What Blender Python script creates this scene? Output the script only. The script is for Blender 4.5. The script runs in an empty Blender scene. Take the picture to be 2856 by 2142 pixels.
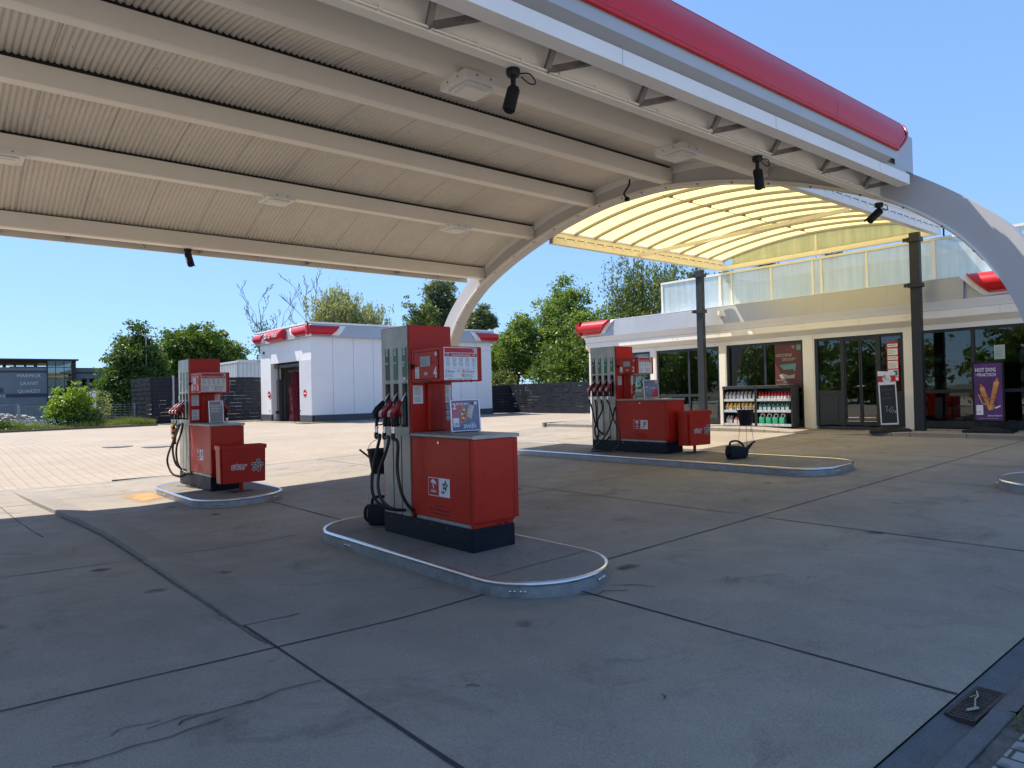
import bpy, bmesh, math, random
import numpy as np
from mathutils import Vector, Matrix

# ------------------------------------------------------------------ camera, light, exposure
scene = bpy.context.scene
col = scene.collection
SX, SY = 0.28, 0.62                      # the sun stands towards -X and +Y
cam_d = bpy.data.cameras.new('camera'); cam = bpy.data.objects.new('camera', cam_d); col.objects.link(cam)
YAW, PIT, ROL = math.radians(50.02684), math.radians(0.784007), math.radians(-1.340841)
F = Vector((math.cos(YAW)*math.cos(PIT), math.sin(YAW)*math.cos(PIT), math.sin(PIT)))
R0 = Vector((math.sin(YAW), -math.cos(YAW), 0)); U0 = R0.cross(F)
Rv = math.cos(ROL)*R0 + math.sin(ROL)*U0; Uv = -math.sin(ROL)*R0 + math.cos(ROL)*U0
cam.matrix_world = Matrix(((Rv.x, Uv.x, -F.x, 0), (Rv.y, Uv.y, -F.y, 0), (Rv.z, Uv.z, -F.z, 1.63), (0, 0, 0, 1)))
cam_d.sensor_width = 36; cam_d.lens = 1994.07/2856*36; cam_d.clip_start = 0.05; cam_d.clip_end = 2000
scene.camera = cam

world = bpy.data.worlds.new("World"); scene.world = world; world.use_nodes = True
wt = world.node_tree; wt.nodes.clear()
sky = wt.nodes.new('ShaderNodeTexSky'); sky.sky_type = 'NISHITA'; sky.sun_disc = False
elev = math.atan(1/math.hypot(SX, SY))
sky.sun_elevation = elev
sky.sun_rotation = math.atan2(-SX, SY)
sky.air_density = 1.0; sky.dust_density = 0.25; sky.ozone_density = 2.2; sky.altitude = 60
bg = wt.nodes.new('ShaderNodeBackground'); bg.inputs['Strength'].default_value = 0.15
wo = wt.nodes.new('ShaderNodeOutputWorld')
gm = wt.nodes.new('ShaderNodeGamma'); gm.inputs['Gamma'].default_value = .44
tn = wt.nodes.new('ShaderNodeMix'); tn.data_type = 'RGBA'; tn.blend_type = 'MULTIPLY'; tn.inputs['Factor'].default_value = 1; tn.inputs['B'].default_value = (.97, 1.44, 2.14, 1)
wt.links.new(sky.outputs[0], gm.inputs[0]); wt.links.new(gm.outputs[0], tn.inputs['A']); wt.links.new(tn.outputs['Result'], bg.inputs[0]); wt.links.new(bg.outputs[0], wo.inputs[0])

sun_d = bpy.data.lights.new('sun', 'SUN'); sun_d.energy = 4.9; sun_d.angle = math.radians(0.5); sun_d.color = (1.0, 0.91, 0.79)
sun = bpy.data.objects.new('sun', sun_d); col.objects.link(sun)
sun.rotation_euler = Vector((-SX, SY, 1)).to_track_quat('Z', 'Y').to_euler()
sun.location = (0, 0, 30)

scene.view_settings.view_transform = 'Standard'; scene.view_settings.look = 'None'
scene.view_settings.exposure = 0.74; scene.view_settings.gamma = 1.0
scene.cycles.use_denoising = True
scene.cycles.max_bounces = 10; scene.cycles.diffuse_bounces = 6; scene.cycles.glossy_bounces = 4
scene.cycles.transparent_max_bounces = 10; scene.cycles.transmission_bounces = 4
scene.cycles.caustics_reflective = False; scene.cycles.caustics_refractive = False

# ------------------------------------------------------------------ helpers
rnd = random.Random(7)
def gz(x, y=0.0):
    x = min(x, 26.0)
    a = .028*(x-2.7) if x > 2.7 else .018*(2.7-max(x, -4.0))
    t = min(1.0, max(0.0, (y-17)/10.0)); t = t*t*(3-2*t)
    return a+(.36-a)*t

def chain(o):
    v = Vector((0, 0, 0))
    while o is not None:
        v += o.location; o = o.parent
    return v

_txt = {}
def glyphs(s, bold=0.0):
    k = (s, bold)
    if k not in _txt:
        c = bpy.data.curves.new('t', 'FONT'); c.body = s; c.resolution_u = 2; c.offset = bold; c.size = 1.0
        o = bpy.data.objects.new('t', c); col.objects.link(o)
        dg = bpy.context.evaluated_depsgraph_get()
        me = bpy.data.meshes.new_from_object(o.evaluated_get(dg))
        vs = [(v.co.x, v.co.y) for v in me.vertices]; fs = [tuple(p.vertices) for p in me.polygons]
        col.objects.unlink(o); bpy.data.objects.remove(o); bpy.data.curves.remove(c); bpy.data.meshes.remove(me)
        _txt[k] = (vs, fs)
    return _txt[k]

class MB:
    def __init__(s): s.v = []; s.f = []; s.m = []
    def add(s, vs, fs, m=0):
        n = len(s.v); s.v += [tuple(p) for p in vs]
        for f in fs: s.f.append(tuple(i+n for i in f)); s.m.append(m)
        return s
    def box(s, x0, x1, y0, y1, z0, z1, m=0):
        v = [(x, y, z) for z in (z0, z1) for y in (y0, y1) for x in (x0, x1)]
        return s.add(v, [(0, 2, 3, 1), (4, 5, 7, 6), (0, 1, 5, 4), (2, 6, 7, 3), (0, 4, 6, 2), (1, 3, 7, 5)], m)
    def rbox(s, x0, x1, y0, y1, z0, z1, b=.01, m=0):
        """box with chamfered edges"""
        bm = bmesh.new(); bmesh.ops.create_cube(bm, size=1)
        for v in bm.verts:
            v.co = Vector(((x0+x1)/2+v.co.x*(x1-x0), (y0+y1)/2+v.co.y*(y1-y0), (z0+z1)/2+v.co.z*(z1-z0)))
        bmesh.ops.bevel(bm, geom=bm.edges[:], offset=b, segments=2, affect='EDGES', profile=.5)
        bm.verts.index_update()
        s.add([v.co for v in bm.verts], [tuple(v.index for v in f.verts) for f in bm.faces], m); bm.free(); return s
    def obox(s, c, h, M, m=0):
        v = [Vector(c)+M@Vector((x*h[0], y*h[1], z*h[2])) for z in (-1, 1) for y in (-1, 1) for x in (-1, 1)]
        return s.add(v, [(0, 2, 3, 1), (4, 5, 7, 6), (0, 1, 5, 4), (2, 6, 7, 3), (0, 4, 6, 2), (1, 3, 7, 5)], m)
    def bar(s, a, b, w, h, m=0, up=(0, 0, 1)):
        a = Vector(a); b = Vector(b); d = (b-a); L = d.length; d.normalize(); u = Vector(up)
        r = d.cross(u)
        if r.length < 1e-4: r = d.cross(Vector((1, 0, 0)))
        r.normalize(); u = r.cross(d)
        M = Matrix((d, r, u)).transposed()
        return s.obox((a+b)/2, (L/2, w/2, h/2), M, m)
    def tube(s, pts, r, n=8, m=0, cap=True):
        pts = [Vector(p) for p in pts]; N = len(pts); rr = r if isinstance(r, (list, tuple)) else [r]*N
        vs = []; prev = None
        for i, p in enumerate(pts):
            t = (pts[min(i+1, N-1)]-pts[max(i-1, 0)]).normalized()
            if prev is None:
                a = Vector((0, 0, 1)) if abs(t.z) < .9 else Vector((1, 0, 0)); u = t.cross(a).normalized()
            else:
                u = (prev-t*prev.dot(t)); u = u.normalized() if u.length > 1e-6 else t.orthogonal().normalized()
            prev = u; w = t.cross(u)
            for k in range(n):
                a = 2*math.pi*k/n; vs.append(p+(u*math.cos(a)+w*math.sin(a))*rr[i])
        fs = [(i*n+k, i*n+(k+1) % n, (i+1)*n+(k+1) % n, (i+1)*n+k) for i in range(N-1) for k in range(n)]
        if cap: fs += [tuple(range(n))[::-1], tuple((N-1)*n+k for k in range(n))]
        return s.add(vs, fs, m)
    def cyl(s, c, r, h, n=20, m=0, axis='z', r2=None):
        c = Vector(c); d = {'x': Vector((1, 0, 0)), 'y': Vector((0, 1, 0)), 'z': Vector((0, 0, 1))}[axis]
        return s.tube([c, c+d*h], [r, r if r2 is None else r2], n, m)
    def lathe(s, c, prof, n=24, m=0):
        vs = [(c[0]+r*math.cos(2*math.pi*k/n), c[1]+r*math.sin(2*math.pi*k/n), c[2]+z) for r, z in prof for k in range(n)]
        fs = [(i*n+k, i*n+(k+1) % n, (i+1)*n+(k+1) % n, (i+1)*n+k) for i in range(len(prof)-1) for k in range(n)]
        return s.add(vs, fs, m)
    def prism(s, poly, axis, a0, a1, m=0):
        n = len(poly)
        def P(u, v, a): return {'x': (a, u, v), 'y': (u, a, v), 'z': (u, v, a)}[axis]
        vs = [P(u, v, a0) for u, v in poly]+[P(u, v, a1) for u, v in poly]
        fs = [tuple(range(n)), tuple(range(2*n-1, n-1, -1))]+[(i, i+n, (i+1) % n+n, (i+1) % n) for i in range(n)]
        return s.add(vs, fs, m)
    def quad(s, a, b, c, d, m=0): return s.add([a, b, c, d], [(0, 1, 2, 3)], m)
    def sweep(s, A, B, axis, a0, a1, m=0):
        """solid between two open outlines A and B (same length, u-v) pushed along axis"""
        def P(u, v, a): return {'x': (a, u, v), 'y': (u, a, v), 'z': (u, v, a)}[axis]
        n = len(A); vs = []
        for a in (a0, a1):
            vs += [P(*p, a) for p in A]+[P(*p, a) for p in B]
        fs = []
        for i in range(n-1):
            fs += [(i, i+1, n+i+1, n+i), (2*n+i, 3*n+i, 3*n+i+1, 2*n+i+1), (i, 2*n+i, 2*n+i+1, i+1), (n+i, n+i+1, 3*n+i+1, 3*n+i)]
        fs += [(0, n, 3*n, 2*n), (n-1, 3*n-1, 4*n-1, 2*n-1)]
        return s.add(vs, fs, m)
    def text(s, t, o, r, u, size, m=0, bold=0.0, align='l', sx=1.0):
        vs, fs = glyphs(t, bold)
        if not vs: return s
        o = Vector(o); r = Vector(r).normalized(); u = Vector(u).normalized()
        w = max(v[0] for v in vs); off = {'l': 0, 'c': -w/2, 'r': -w}[align]
        return s.add([o+r*((x+off)*size*sx)+u*(y*size) for x, y in vs], fs, m)
    def build(s, name, mats, parent=None, smooth=None, world=True, fix=True, loc=None):
        me = bpy.data.meshes.new(name)
        off = chain(parent) if parent is not None else Vector(loc or (0, 0, 0))
        if not world: off = Vector((0, 0, 0))
        me.from_pydata([(x-off.x, y-off.y, z-off.z) for x, y, z in s.v], [], s.f)
        if not isinstance(mats, (list, tuple)): mats = [mats]
        for mt in mats: me.materials.append(mt)
        if len(mats) > 1: me.polygons.foreach_set('material_index', s.m)
        if fix:
            bm = bmesh.new(); bm.from_mesh(me); bmesh.ops.recalc_face_normals(bm, faces=bm.faces); bm.to_mesh(me); bm.free()
        if smooth:
            me.polygons.foreach_set('use_smooth', [True]*len(me.polygons)); me.set_sharp_from_angle(angle=math.radians(smooth))
        o = bpy.data.objects.new(name, me); col.objects.link(o)
        if parent is not None: o.parent = parent
        elif loc: o.location = loc
        return o

def tag(o, label=None, cat=None, group=None, kind=None):
    if label: o['label'] = label
    if cat: o['category'] = cat
    if group: o['group'] = group
    if kind: o['kind'] = kind
    return o
def thing(name, label, cat, loc, group=None):
    o = bpy.data.objects.new(name, None); o.empty_display_size = .2; col.objects.link(o); o.location = loc
    return tag(o, label, cat, group)
def dup(o, parent=None):
    c = o.copy(); col.objects.link(c); c.parent = parent
    for ch in list(o.children): dup(ch, c)
    return c
def smooth_path(pts, n=8):
    P = [Vector(p) for p in pts]; out = []
    for i in range(len(P)-1):
        p0 = P[max(i-1, 0)]; p1 = P[i]; p2 = P[i+1]; p3 = P[min(i+2, len(P)-1)]
        for k in range(n):
            t = k/n
            out.append(.5*((2*p1)+(p2-p0)*t+(2*p0-5*p1+4*p2-p3)*t*t+(3*p1-p0-3*p2+p3)*t*t*t))
    out.append(P[-1]); return out

# ------------------------------------------------------------------ materials
def mk(name, color, rough=.5, metal=0.0, var=.06, scale=3.0, bump=0.0, bscale=60.0, spec=.5, fine=0.0, coat=0.0):
    m = bpy.data.materials.new(name); m.use_nodes = True; nt = m.node_tree; N = nt.nodes; L = nt.links
    b = N['Principled BSDF']; b.inputs['Roughness'].default_value = rough; b.inputs['Metallic'].default_value = metal
    b.inputs['Specular IOR Level'].default_value = spec
    if coat: b.inputs['Coat Weight'].default_value = coat; b.inputs['Coat Roughness'].default_value = .08
    tc = N.new('ShaderNodeTexCoord'); nz = N.new('ShaderNodeTexNoise'); nz.inputs['Scale'].default_value = scale
    nz.inputs['Detail'].default_value = 6; nz.inputs['Roughness'].default_value = .62; L.new(tc.outputs['Object'], nz.inputs['Vector'])
    mr = N.new('ShaderNodeMapRange'); mr.inputs['From Min'].default_value = .3; mr.inputs['From Max'].default_value = .7
    mr.inputs['To Min'].default_value = 1-var; mr.inputs['To Max'].default_value = 1+var; L.new(nz.outputs['Fac'], mr.inputs['Value'])
    mul = N.new('ShaderNodeVectorMath'); mul.operation = 'SCALE'; mul.inputs[0].default_value = color[:3]
    L.new(mr.outputs[0], mul.inputs['Scale']); last = mul.outputs[0]
    if fine:
        n2 = N.new('ShaderNodeTexNoise'); n2.inputs['Scale'].default_value = bscale; n2.inputs['Detail'].default_value = 3
        L.new(tc.outputs['Object'], n2.inputs['Vector'])
        m2 = N.new('ShaderNodeMapRange'); m2.inputs['From Min'].default_value = .3; m2.inputs['From Max'].default_value = .7
        m2.inputs['To Min'].default_value = 1-fine; m2.inputs['To Max'].default_value = 1+fine; L.new(n2.outputs['Fac'], m2.inputs['Value'])
        mu2 = N.new('ShaderNodeVectorMath'); mu2.operation = 'SCALE'; L.new(last, mu2.inputs[0]); L.new(m2.outputs[0], mu2.inputs['Scale']); last = mu2.outputs[0]
    L.new(last, b.inputs['Base Color'])
    rr = N.new('ShaderNodeMapRange'); rr.inputs['To Min'].default_value = max(.02, rough-.08); rr.inputs['To Max'].default_value = min(1, rough+.08)
    L.new(nz.outputs['Fac'], rr.inputs['Value']); L.new(rr.outputs[0], b.inputs['Roughness'])
    if bump:
        n3 = N.new('ShaderNodeTexNoise'); n3.inputs['Scale'].default_value = bscale; n3.inputs['Detail'].default_value = 4
        L.new(tc.outputs['Object'], n3.inputs['Vector']); bp = N.new('ShaderNodeBump'); bp.inputs['Strength'].default_value = bump
        bp.inputs['Distance'].default_value = .01; L.new(n3.outputs['Fac'], bp.inputs['Height']); L.new(bp.outputs[0], b.inputs['Normal'])
    m.diffuse_color = (*color[:3], 1); return m

def red_paint():
    """pump red: slightly dull enamel with faint vertical wipe marks"""
    m = mk('red_enamel', (.50, .022, .010), .40, 0, .10, 2.5, spec=.25, coat=.06); nt = m.node_tree; N = nt.nodes; L = nt.links
    b = N['Principled BSDF']; tc = N.new('ShaderNodeTexCoord'); mp = N.new('ShaderNodeMapping'); mp.inputs['Scale'].default_value = (14, 14, 1.2)
    L.new(tc.outputs['Object'], mp.inputs[0]); nz = N.new('ShaderNodeTexNoise'); nz.inputs['Scale'].default_value = 1.5; nz.inputs['Detail'].default_value = 5
    L.new(mp.outputs[0], nz.inputs['Vector']); cr = N.new('ShaderNodeMapRange'); cr.inputs['From Min'].default_value = .6; cr.inputs['From Max'].default_value = .75
    cr.inputs['To Max'].default_value = .45; L.new(nz.outputs['Fac'], cr.inputs['Value'])
    mx = N.new('ShaderNodeMix'); mx.data_type = 'RGBA'; L.new(cr.outputs[0], mx.inputs['Factor'])
    src = b.inputs['Base Color'].links[0].from_socket; L.new(src, mx.inputs['A']); mx.inputs['B'].default_value = (.33, .016, .012, 1)
    L.new(mx.outputs['Result'], b.inputs['Base Color']); return m

def concrete(name, base, stain=.5, fine=.12, warm=(1, 1, 1)):
    m = bpy.data.materials.new(name); m.use_nodes = True; nt = m.node_tree; N = nt.nodes; L = nt.links; b = N['Principled BSDF']
    tc = N.new('ShaderNodeTexCoord')
    def noise(sc, det=6, ro=.6, dist=0.0, vec=None):
        n = N.new('ShaderNodeTexNoise'); n.inputs['Scale'].default_value = sc; n.inputs['Detail'].default_value = det
        n.inputs['Roughness'].default_value = ro; n.inputs['Distortion'].default_value = dist
        L.new(vec or tc.outputs['Object'], n.inputs['Vector']); return n.outputs['Fac']
    def rng(v, a, bb, lo, hi):
        r = N.new('ShaderNodeMapRange'); r.inputs['From Min'].default_value = a; r.inputs['From Max'].default_value = bb
        r.inputs['To Min'].default_value = lo; r.inputs['To Max'].default_value = hi; L.new(v, r.inputs['Value']); return r.outputs[0]
    def mul(a, bb):
        n = N.new('ShaderNodeMath'); n.operation = 'MULTIPLY'; L.new(a, n.inputs[0]); L.new(bb, n.inputs[1]); return n.outputs[0]
    big = rng(noise(.35, 5, .65, .4), .32, .72, .80, 1.12)
    mid = rng(noise(1.7, 7, .7, .8), .3, .7, .90, 1.07)
    sp = rng(noise(95, 2, .5), .35, .65, 1-fine, 1+fine)
    # dark aggregate specks and oily patches
    vo = N.new('ShaderNodeTexVoronoi'); vo.inputs['Scale'].default_value = 34; L.new(tc.outputs['Object'], vo.inputs['Vector'])
    speck = rng(vo.outputs['Distance'], .07, .16, .62, 1.0)
    v2 = N.new('ShaderNodeTexVoronoi'); v2.inputs['Scale'].default_value = 1.15; v2.inputs['Randomness'].default_value = 1
    wv = N.new('ShaderNodeVectorMath'); wv.operation = 'ADD'; nn = N.new('ShaderNodeTexNoise'); nn.inputs['Scale'].default_value = 3; nn.inputs['Detail'].default_value = 3
    L.new(tc.outputs['Object'], nn.inputs['Vector']); sc = N.new('ShaderNodeVectorMath'); sc.operation = 'SCALE'; sc.inputs['Scale'].default_value = .35
    L.new(nn.outputs['Color'], sc.inputs[0]); L.new(tc.outputs['Object'], wv.inputs[0]); L.new(sc.outputs[0], wv.inputs[1]); L.new(wv.outputs[0], v2.inputs['Vector'])
    oil = rng(v2.outputs['Distance'], .05, .13, 1-stain, 1.0)
    # only some of the cells carry a spot
    gate = N.new('ShaderNodeMath'); gate.operation = 'GREATER_THAN'; gate.inputs[1].default_value = .55
    sepc = N.new('ShaderNodeSeparateColor'); L.new(v2.outputs['Color'], sepc.inputs[0]); L.new(sepc.outputs[0], gate.inputs[0])
    om = N.new('ShaderNodeMix'); L.new(gate.outputs[0], om.inputs['Factor']); om.inputs['A'].default_value = 1.0; L.new(oil, om.inputs['B'])
    # broad soot where cars stop
    soot = rng(noise(.9, 6, .75, 1.2), .55, .74, 1.0, 1-stain*.55)
    tot = mul(mul(mul(big, mid), mul(sp, speck)), mul(om.outputs[0], soot))
    v = N.new('ShaderNodeVectorMath'); v.operation = 'SCALE'; v.inputs[0].default_value = base; L.new(tot, v.inputs['Scale'])
    L.new(v.outputs[0], b.inputs['Base Color'])
    L.new(rng(noise(2.2, 4), .3, .7, .62, .9), b.inputs['Roughness']); b.inputs['Specular IOR Level'].default_value = .35
    bp = N.new('ShaderNodeBump'); bp.inputs['Strength'].default_value = .35; bp.inputs['Distance'].default_value = .004
    L.new(mul(sp, speck), bp.inputs['Height']); L.new(bp.outputs[0], b.inputs['Normal']); return m

def pavers(name, c1, c2, cm, w=.22, h=.11, rot=0.0):
    m = bpy.data.materials.new(name); m.use_nodes = True; nt = m.node_tree; N = nt.nodes; L = nt.links; b = N['Principled BSDF']
    tc = N.new('ShaderNodeTexCoord'); mp = N.new('ShaderNodeMapping'); mp.inputs['Rotation'].default_value = (0, 0, rot); L.new(tc.outputs['Object'], mp.inputs[0])
    br = N.new('ShaderNodeTexBrick'); L.new(mp.outputs[0], br.inputs['Vector']); br.inputs['Scale'].default_value = 1
    br.inputs['Brick Width'].default_value = w; br.inputs['Row Height'].default_value = h; br.inputs['Mortar Size'].default_value = .009
    br.inputs['Mortar Smooth'].default_value = .4; br.inputs['Color1'].default_value = (*c1, 1); br.inputs['Color2'].default_value = (*c2, 1); br.inputs['Mortar'].default_value = (*cm, 1)
    nz = N.new('ShaderNodeTexNoise'); nz.inputs['Scale'].default_value = .5; nz.inputs['Detail'].default_value = 7; nz.inputs['Roughness'].default_value = .7
    L.new(tc.outputs['Object'], nz.inputs['Vector']); mr = N.new('ShaderNodeMapRange'); mr.inputs['From Min'].default_value = .3; mr.inputs['From Max'].default_value = .7
    mr.inputs['To Min'].default_value = .84; mr.inputs['To Max'].default_value = 1.1; L.new(nz.outputs['Fac'], mr.inputs['Value'])
    # small dark holes where four stones meet
    vo = N.new('ShaderNodeTexVoronoi'); vo.inputs['Randomness'].default_value = .12; vo.inputs['Scale'].default_value = 1
    m2 = N.new('ShaderNodeMapping'); m2.inputs['Scale'].default_value = (1/(w*1.0), 1/(h*2.0), 1); L.new(mp.outputs[0], m2.inputs[0]); L.new(m2.outputs[0], vo.inputs['Vector'])
    vo.voronoi_dimensions = '2D'
    dr = N.new('ShaderNodeMapRange'); dr.inputs['From Min'].default_value = .10; dr.inputs['From Max'].default_value = .20; dr.inputs['To Min'].default_value = .55; L.new(vo.outputs['Distance'], dr.inputs['Value'])
    mm = N.new('ShaderNodeMath'); mm.operation = 'MULTIPLY'; L.new(mr.outputs[0], mm.inputs[0]); L.new(dr.outputs[0], mm.inputs[1])
    v = N.new('ShaderNodeVectorMath'); v.operation = 'SCALE'; L.new(br.outputs['Color'], v.inputs[0]); L.new(mm.outputs[0], v.inputs['Scale'])
    L.new(v.outputs[0], b.inputs['Base Color']); b.inputs['Roughness'].default_value = .85
    bp = N.new('ShaderNodeBump'); bp.inputs['Strength'].default_value = .5; bp.inputs['Distance'].default_value = .006; bp.invert = True
    L.new(br.outputs['Fac'], bp.inputs['Height']); L.new(bp.outputs[0], b.inputs['Normal']); return m

def glassy(name, tint, refl=.0, rough=.01):
    """window pane: clear tinted body with a real Fresnel reflection"""
    m = bpy.data.materials.new(name); m.use_nodes = True; nt = m.node_tree; N = nt.nodes; L = nt.links; N.clear()
    o = N.new('ShaderNodeOutputMaterial'); t = N.new('ShaderNodeBsdfTransparent'); t.inputs[0].default_value = (*tint, 1)
    g = N.new('ShaderNodeBsdfGlossy'); g.inputs['Roughness'].default_value = rough; g.inputs[0].default_value = (.9, .95, .95, 1)
    fr = N.new('ShaderNodeFresnel'); fr.inputs['IOR'].default_value = 1.55
    ad = N.new('ShaderNodeMath'); ad.operation = 'ADD'; ad.use_clamp = True; ad.inputs[1].default_value = refl; L.new(fr.outputs[0], ad.inputs[0])
    tcn = N.new('ShaderNodeTexCoord'); nz = N.new('ShaderNodeTexNoise'); nz.inputs['Scale'].default_value = .8; L.new(tcn.outputs['Object'], nz.inputs['Vector'])
    bp = N.new('ShaderNodeBump'); bp.inputs['Strength'].default_value = .03; bp.inputs['Distance'].default_value = .05; L.new(nz.outputs['Fac'], bp.inputs['Height']); L.new(bp.outputs[0], g.inputs['Normal'])
    mx = N.new('ShaderNodeMixShader'); L.new(ad.outputs[0], mx.inputs[0]); L.new(t.outputs[0], mx.inputs[1]); L.new(g.outputs[0], mx.inputs[2]); L.new(mx.outputs[0], o.inputs[0])
    return m

def sheer(name, dif, tra, clear, tint=(1, 1, 1), streak=0.0, gloss=.06):
    """polycarbonate / plastic sheet: part diffuse, part translucent, part see-through"""
    m = bpy.data.materials.new(name); m.use_nodes = True; nt = m.node_tree; N = nt.nodes; L = nt.links; N.clear()
    o = N.new('ShaderNodeOutputMaterial'); d = N.new('ShaderNodeBsdfDiffuse'); d.inputs[0].default_value = (*dif, 1)
    t = N.new('ShaderNodeBsdfTranslucent'); t.inputs[0].default_value = (*tra, 1)
    tcn = N.new('ShaderNodeTexCoord'); mp = N.new('ShaderNodeMapping'); mp.inputs['Scale'].default_value = (1.3, 6, .5); L.new(tcn.outputs['Object'], mp.inputs[0])
    nz = N.new('ShaderNodeTexNoise'); nz.inputs['Scale'].default_value = 1.4; nz.inputs['Detail'].default_value = 5; L.new(mp.outputs[0], nz.inputs['Vector'])
    r = N.new('ShaderNodeMapRange'); r.inputs['From Min'].default_value = .3; r.inputs['From Max'].default_value = .7; r.inputs['To Min'].default_value = 1-streak; r.inputs['To Max'].default_value = 1+streak*.3
    L.new(nz.outputs['Fac'], r.inputs['Value'])
    for nd, c in ((d, dif), (t, tra)):
        v = N.new('ShaderNodeVectorMath'); v.operation = 'SCALE'; v.inputs[0].default_value = c; L.new(r.outputs[0], v.inputs['Scale']); L.new(v.outputs[0], nd.inputs[0])
    a = N.new('ShaderNodeAddShader'); L.new(d.outputs[0], a.inputs[0]); L.new(t.outputs[0], a.inputs[1])
    tr = N.new('ShaderNodeBsdfTransparent'); tr.inputs[0].default_value = (*tint, 1)
    mx = N.new('ShaderNodeMixShader'); mx.inputs[0].default_value = clear; L.new(a.outputs[0], mx.inputs[1]); L.new(tr.outputs[0], mx.inputs[2])
    g = N.new('ShaderNodeBsdfGlossy'); g.inputs['Roughness'].default_value = .15; m2 = N.new('ShaderNodeMixShader'); m2.inputs[0].default_value = gloss
    L.new(mx.outputs[0], m2.inputs[1]); L.new(g.outputs[0], m2.inputs[2]); L.new(m2.outputs[0], o.inputs[0]); return m

def leafmat(name, a, b_, tr=.35):
    m = bpy.data.materials.new(name); m.use_nodes = True; nt = m.node_tree; N = nt.nodes; L = nt.links; N.clear()
    o = N.new('ShaderNodeOutputMaterial'); geo = N.new('ShaderNodeNewGeometry'); tcn = N.new('ShaderNodeTexCoord')
    nz = N.new('ShaderNodeTexNoise'); nz.inputs['Scale'].default_value = 1.1; nz.inputs['Detail'].default_value = 3; L.new(tcn.outputs['Object'], nz.inputs['Vector'])
    md = N.new('ShaderNodeMath'); md.operation = 'MULTIPLY_ADD'; md.inputs[1].default_value = .55; L.new(geo.outputs['Random Per Island'], md.inputs[0])
    r = N.new('ShaderNodeMapRange'); r.inputs['From Min'].default_value = .35; r.inputs['From Max'].default_value = .65; r.inputs['To Max'].default_value = .45; L.new(nz.outputs['Fac'], r.inputs['Value']); L.new(r.outputs[0], md.inputs[2])
    mx = N.new('ShaderNodeMix'); mx.data_type = 'RGBA'; L.new(md.outputs[0], mx.inputs['Factor']); mx.inputs['A'].default_value = (*a, 1); mx.inputs['B'].default_value = (*b_, 1)
    d = N.new('ShaderNodeBsdfPrincipled'); d.inputs['Roughness'].default_value = .45; d.inputs['Specular IOR Level'].default_value = .35; L.new(mx.outputs['Result'], d.inputs['Base Color'])
    t = N.new('ShaderNodeBsdfTranslucent'); v = N.new('ShaderNodeVectorMath'); v.operation = 'MULTIPLY'; v.inputs[1].default_value = (1.25, 1.35, .55); L.new(mx.outputs['Result'], v.inputs[0]); L.new(v.outputs[0], t.inputs[0])
    s = N.new('ShaderNodeMixShader'); s.inputs[0].default_value = tr; L.new(d.outputs[0], s.inputs[1]); L.new(t.outputs[0], s.inputs[2]); L.new(s.outputs[0], o.inputs[0]); return m

M = {}
M['conc'] = concrete('forecourt_concrete', (.30, .262, .215), .8, .15)
M['conc2'] = concrete('island_concrete', (.22, .20, .175), .45, .22)
M['kerbc'] = concrete('kerb_concrete', (.28, .25, .21), .35, .14)
M['pave'] = pavers('brick_paving', (.375, .305, .23), (.345, .285, .22), (.27, .225, .18))
M['pave2'] = pavers('dark_paving', (.34, .33, .32), (.30, .29, .285), (.06, .06, .055), .2, .1, math.radians(90))
M['asph'] = mk('asphalt', (.13, .13, .13), .85, 0, .15, 6, .4, 120, fine=.25)
M['joint'] = mk('joint_tar', (.035, .033, .032), .9, 0, .2, 12)
M['earth'] = mk('earth', (.12, .11, .06), .95, 0, .3, .4, .3, 8, fine=.2)
M['grass'] = leafmat('grass_blades', (.10, .15, .025), (.27, .27, .08), .3)
M['red'] = red_paint()
M['redplastic'] = mk('red_plastic', (.55, .010, .014), .30, 0, .04, 2, spec=.4, coat=.3)
M['redfas'] = mk('red_fascia', (.50, .008, .022), .38, 0, .04, .8, spec=.4, coat=.1)
M['black'] = mk('black_rubber', (.010, .010, .012), .5, 0, .15, 8, spec=.3)
M['blackp'] = mk('black_paint', (.008, .010, .018), .55, 0, .3, 5, .15, 30, .25)
M['dkslot'] = mk('dark_void', (.006, .006, .007), .9, 0, .1)
M['steel'] = mk('brushed_steel', (.38, .37, .33), .42, .5, .20, 4)
M['steelb'] = mk('bright_steel', (.72, .72, .74), .24, 1.0, .10, 8)
M['galv'] = mk('galvanised_steel', (.36, .36, .37), .5, .7, .2, 9)
M['galvd'] = mk('dull_galvanised_steel', (.24, .23, .22), .55, .6, .25, 9)
M['alu'] = mk('aluminium', (.62, .64, .68), .35, .7, .06, 6)
M['beam'] = mk('cream_steel_paint', (.86, .82, .755), .5, 0, .03, 1.5)
M['sheet'] = mk('corrugated_sheet_paint', (.66, .62, .565), .5, 0, .06, 1.2)
M['white'] = mk('white_panel', (.78, .78, .79), .42, 0, .03, 1.5)
M['whitep'] = mk('white_plastic', (.80, .80, .79), .35, 0, .03, 4)
M['cream'] = mk('cream_metal', (.83, .80, .73), .42, 0, .03, 2)
M['grey'] = mk('silver_grey_panel', (.42, .43, .45), .40, .35, .06, .8)
M['arch'] = mk('arch_grey_paint', (.50, .49, .50), .5, 0, .04, 1.2)
M['anth'] = mk('anthracite_metal', (.022, .028, .034), .42, .1, .10, 4)
M['dkband'] = mk('dark_plinth', (.06, .066, .085), .6, 0, .08, 3)
M['slat'] = mk('anthracite_pvc_strip', (.020, .023, .033), .65, 0, .30, 1.6, spec=.2)
M['paper'] = mk('paper', (.78, .79, .80), .6, 0, .02, 5)
M['ink'] = mk('ink_black', (.02, .02, .025), .6, 0, 0)
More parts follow.
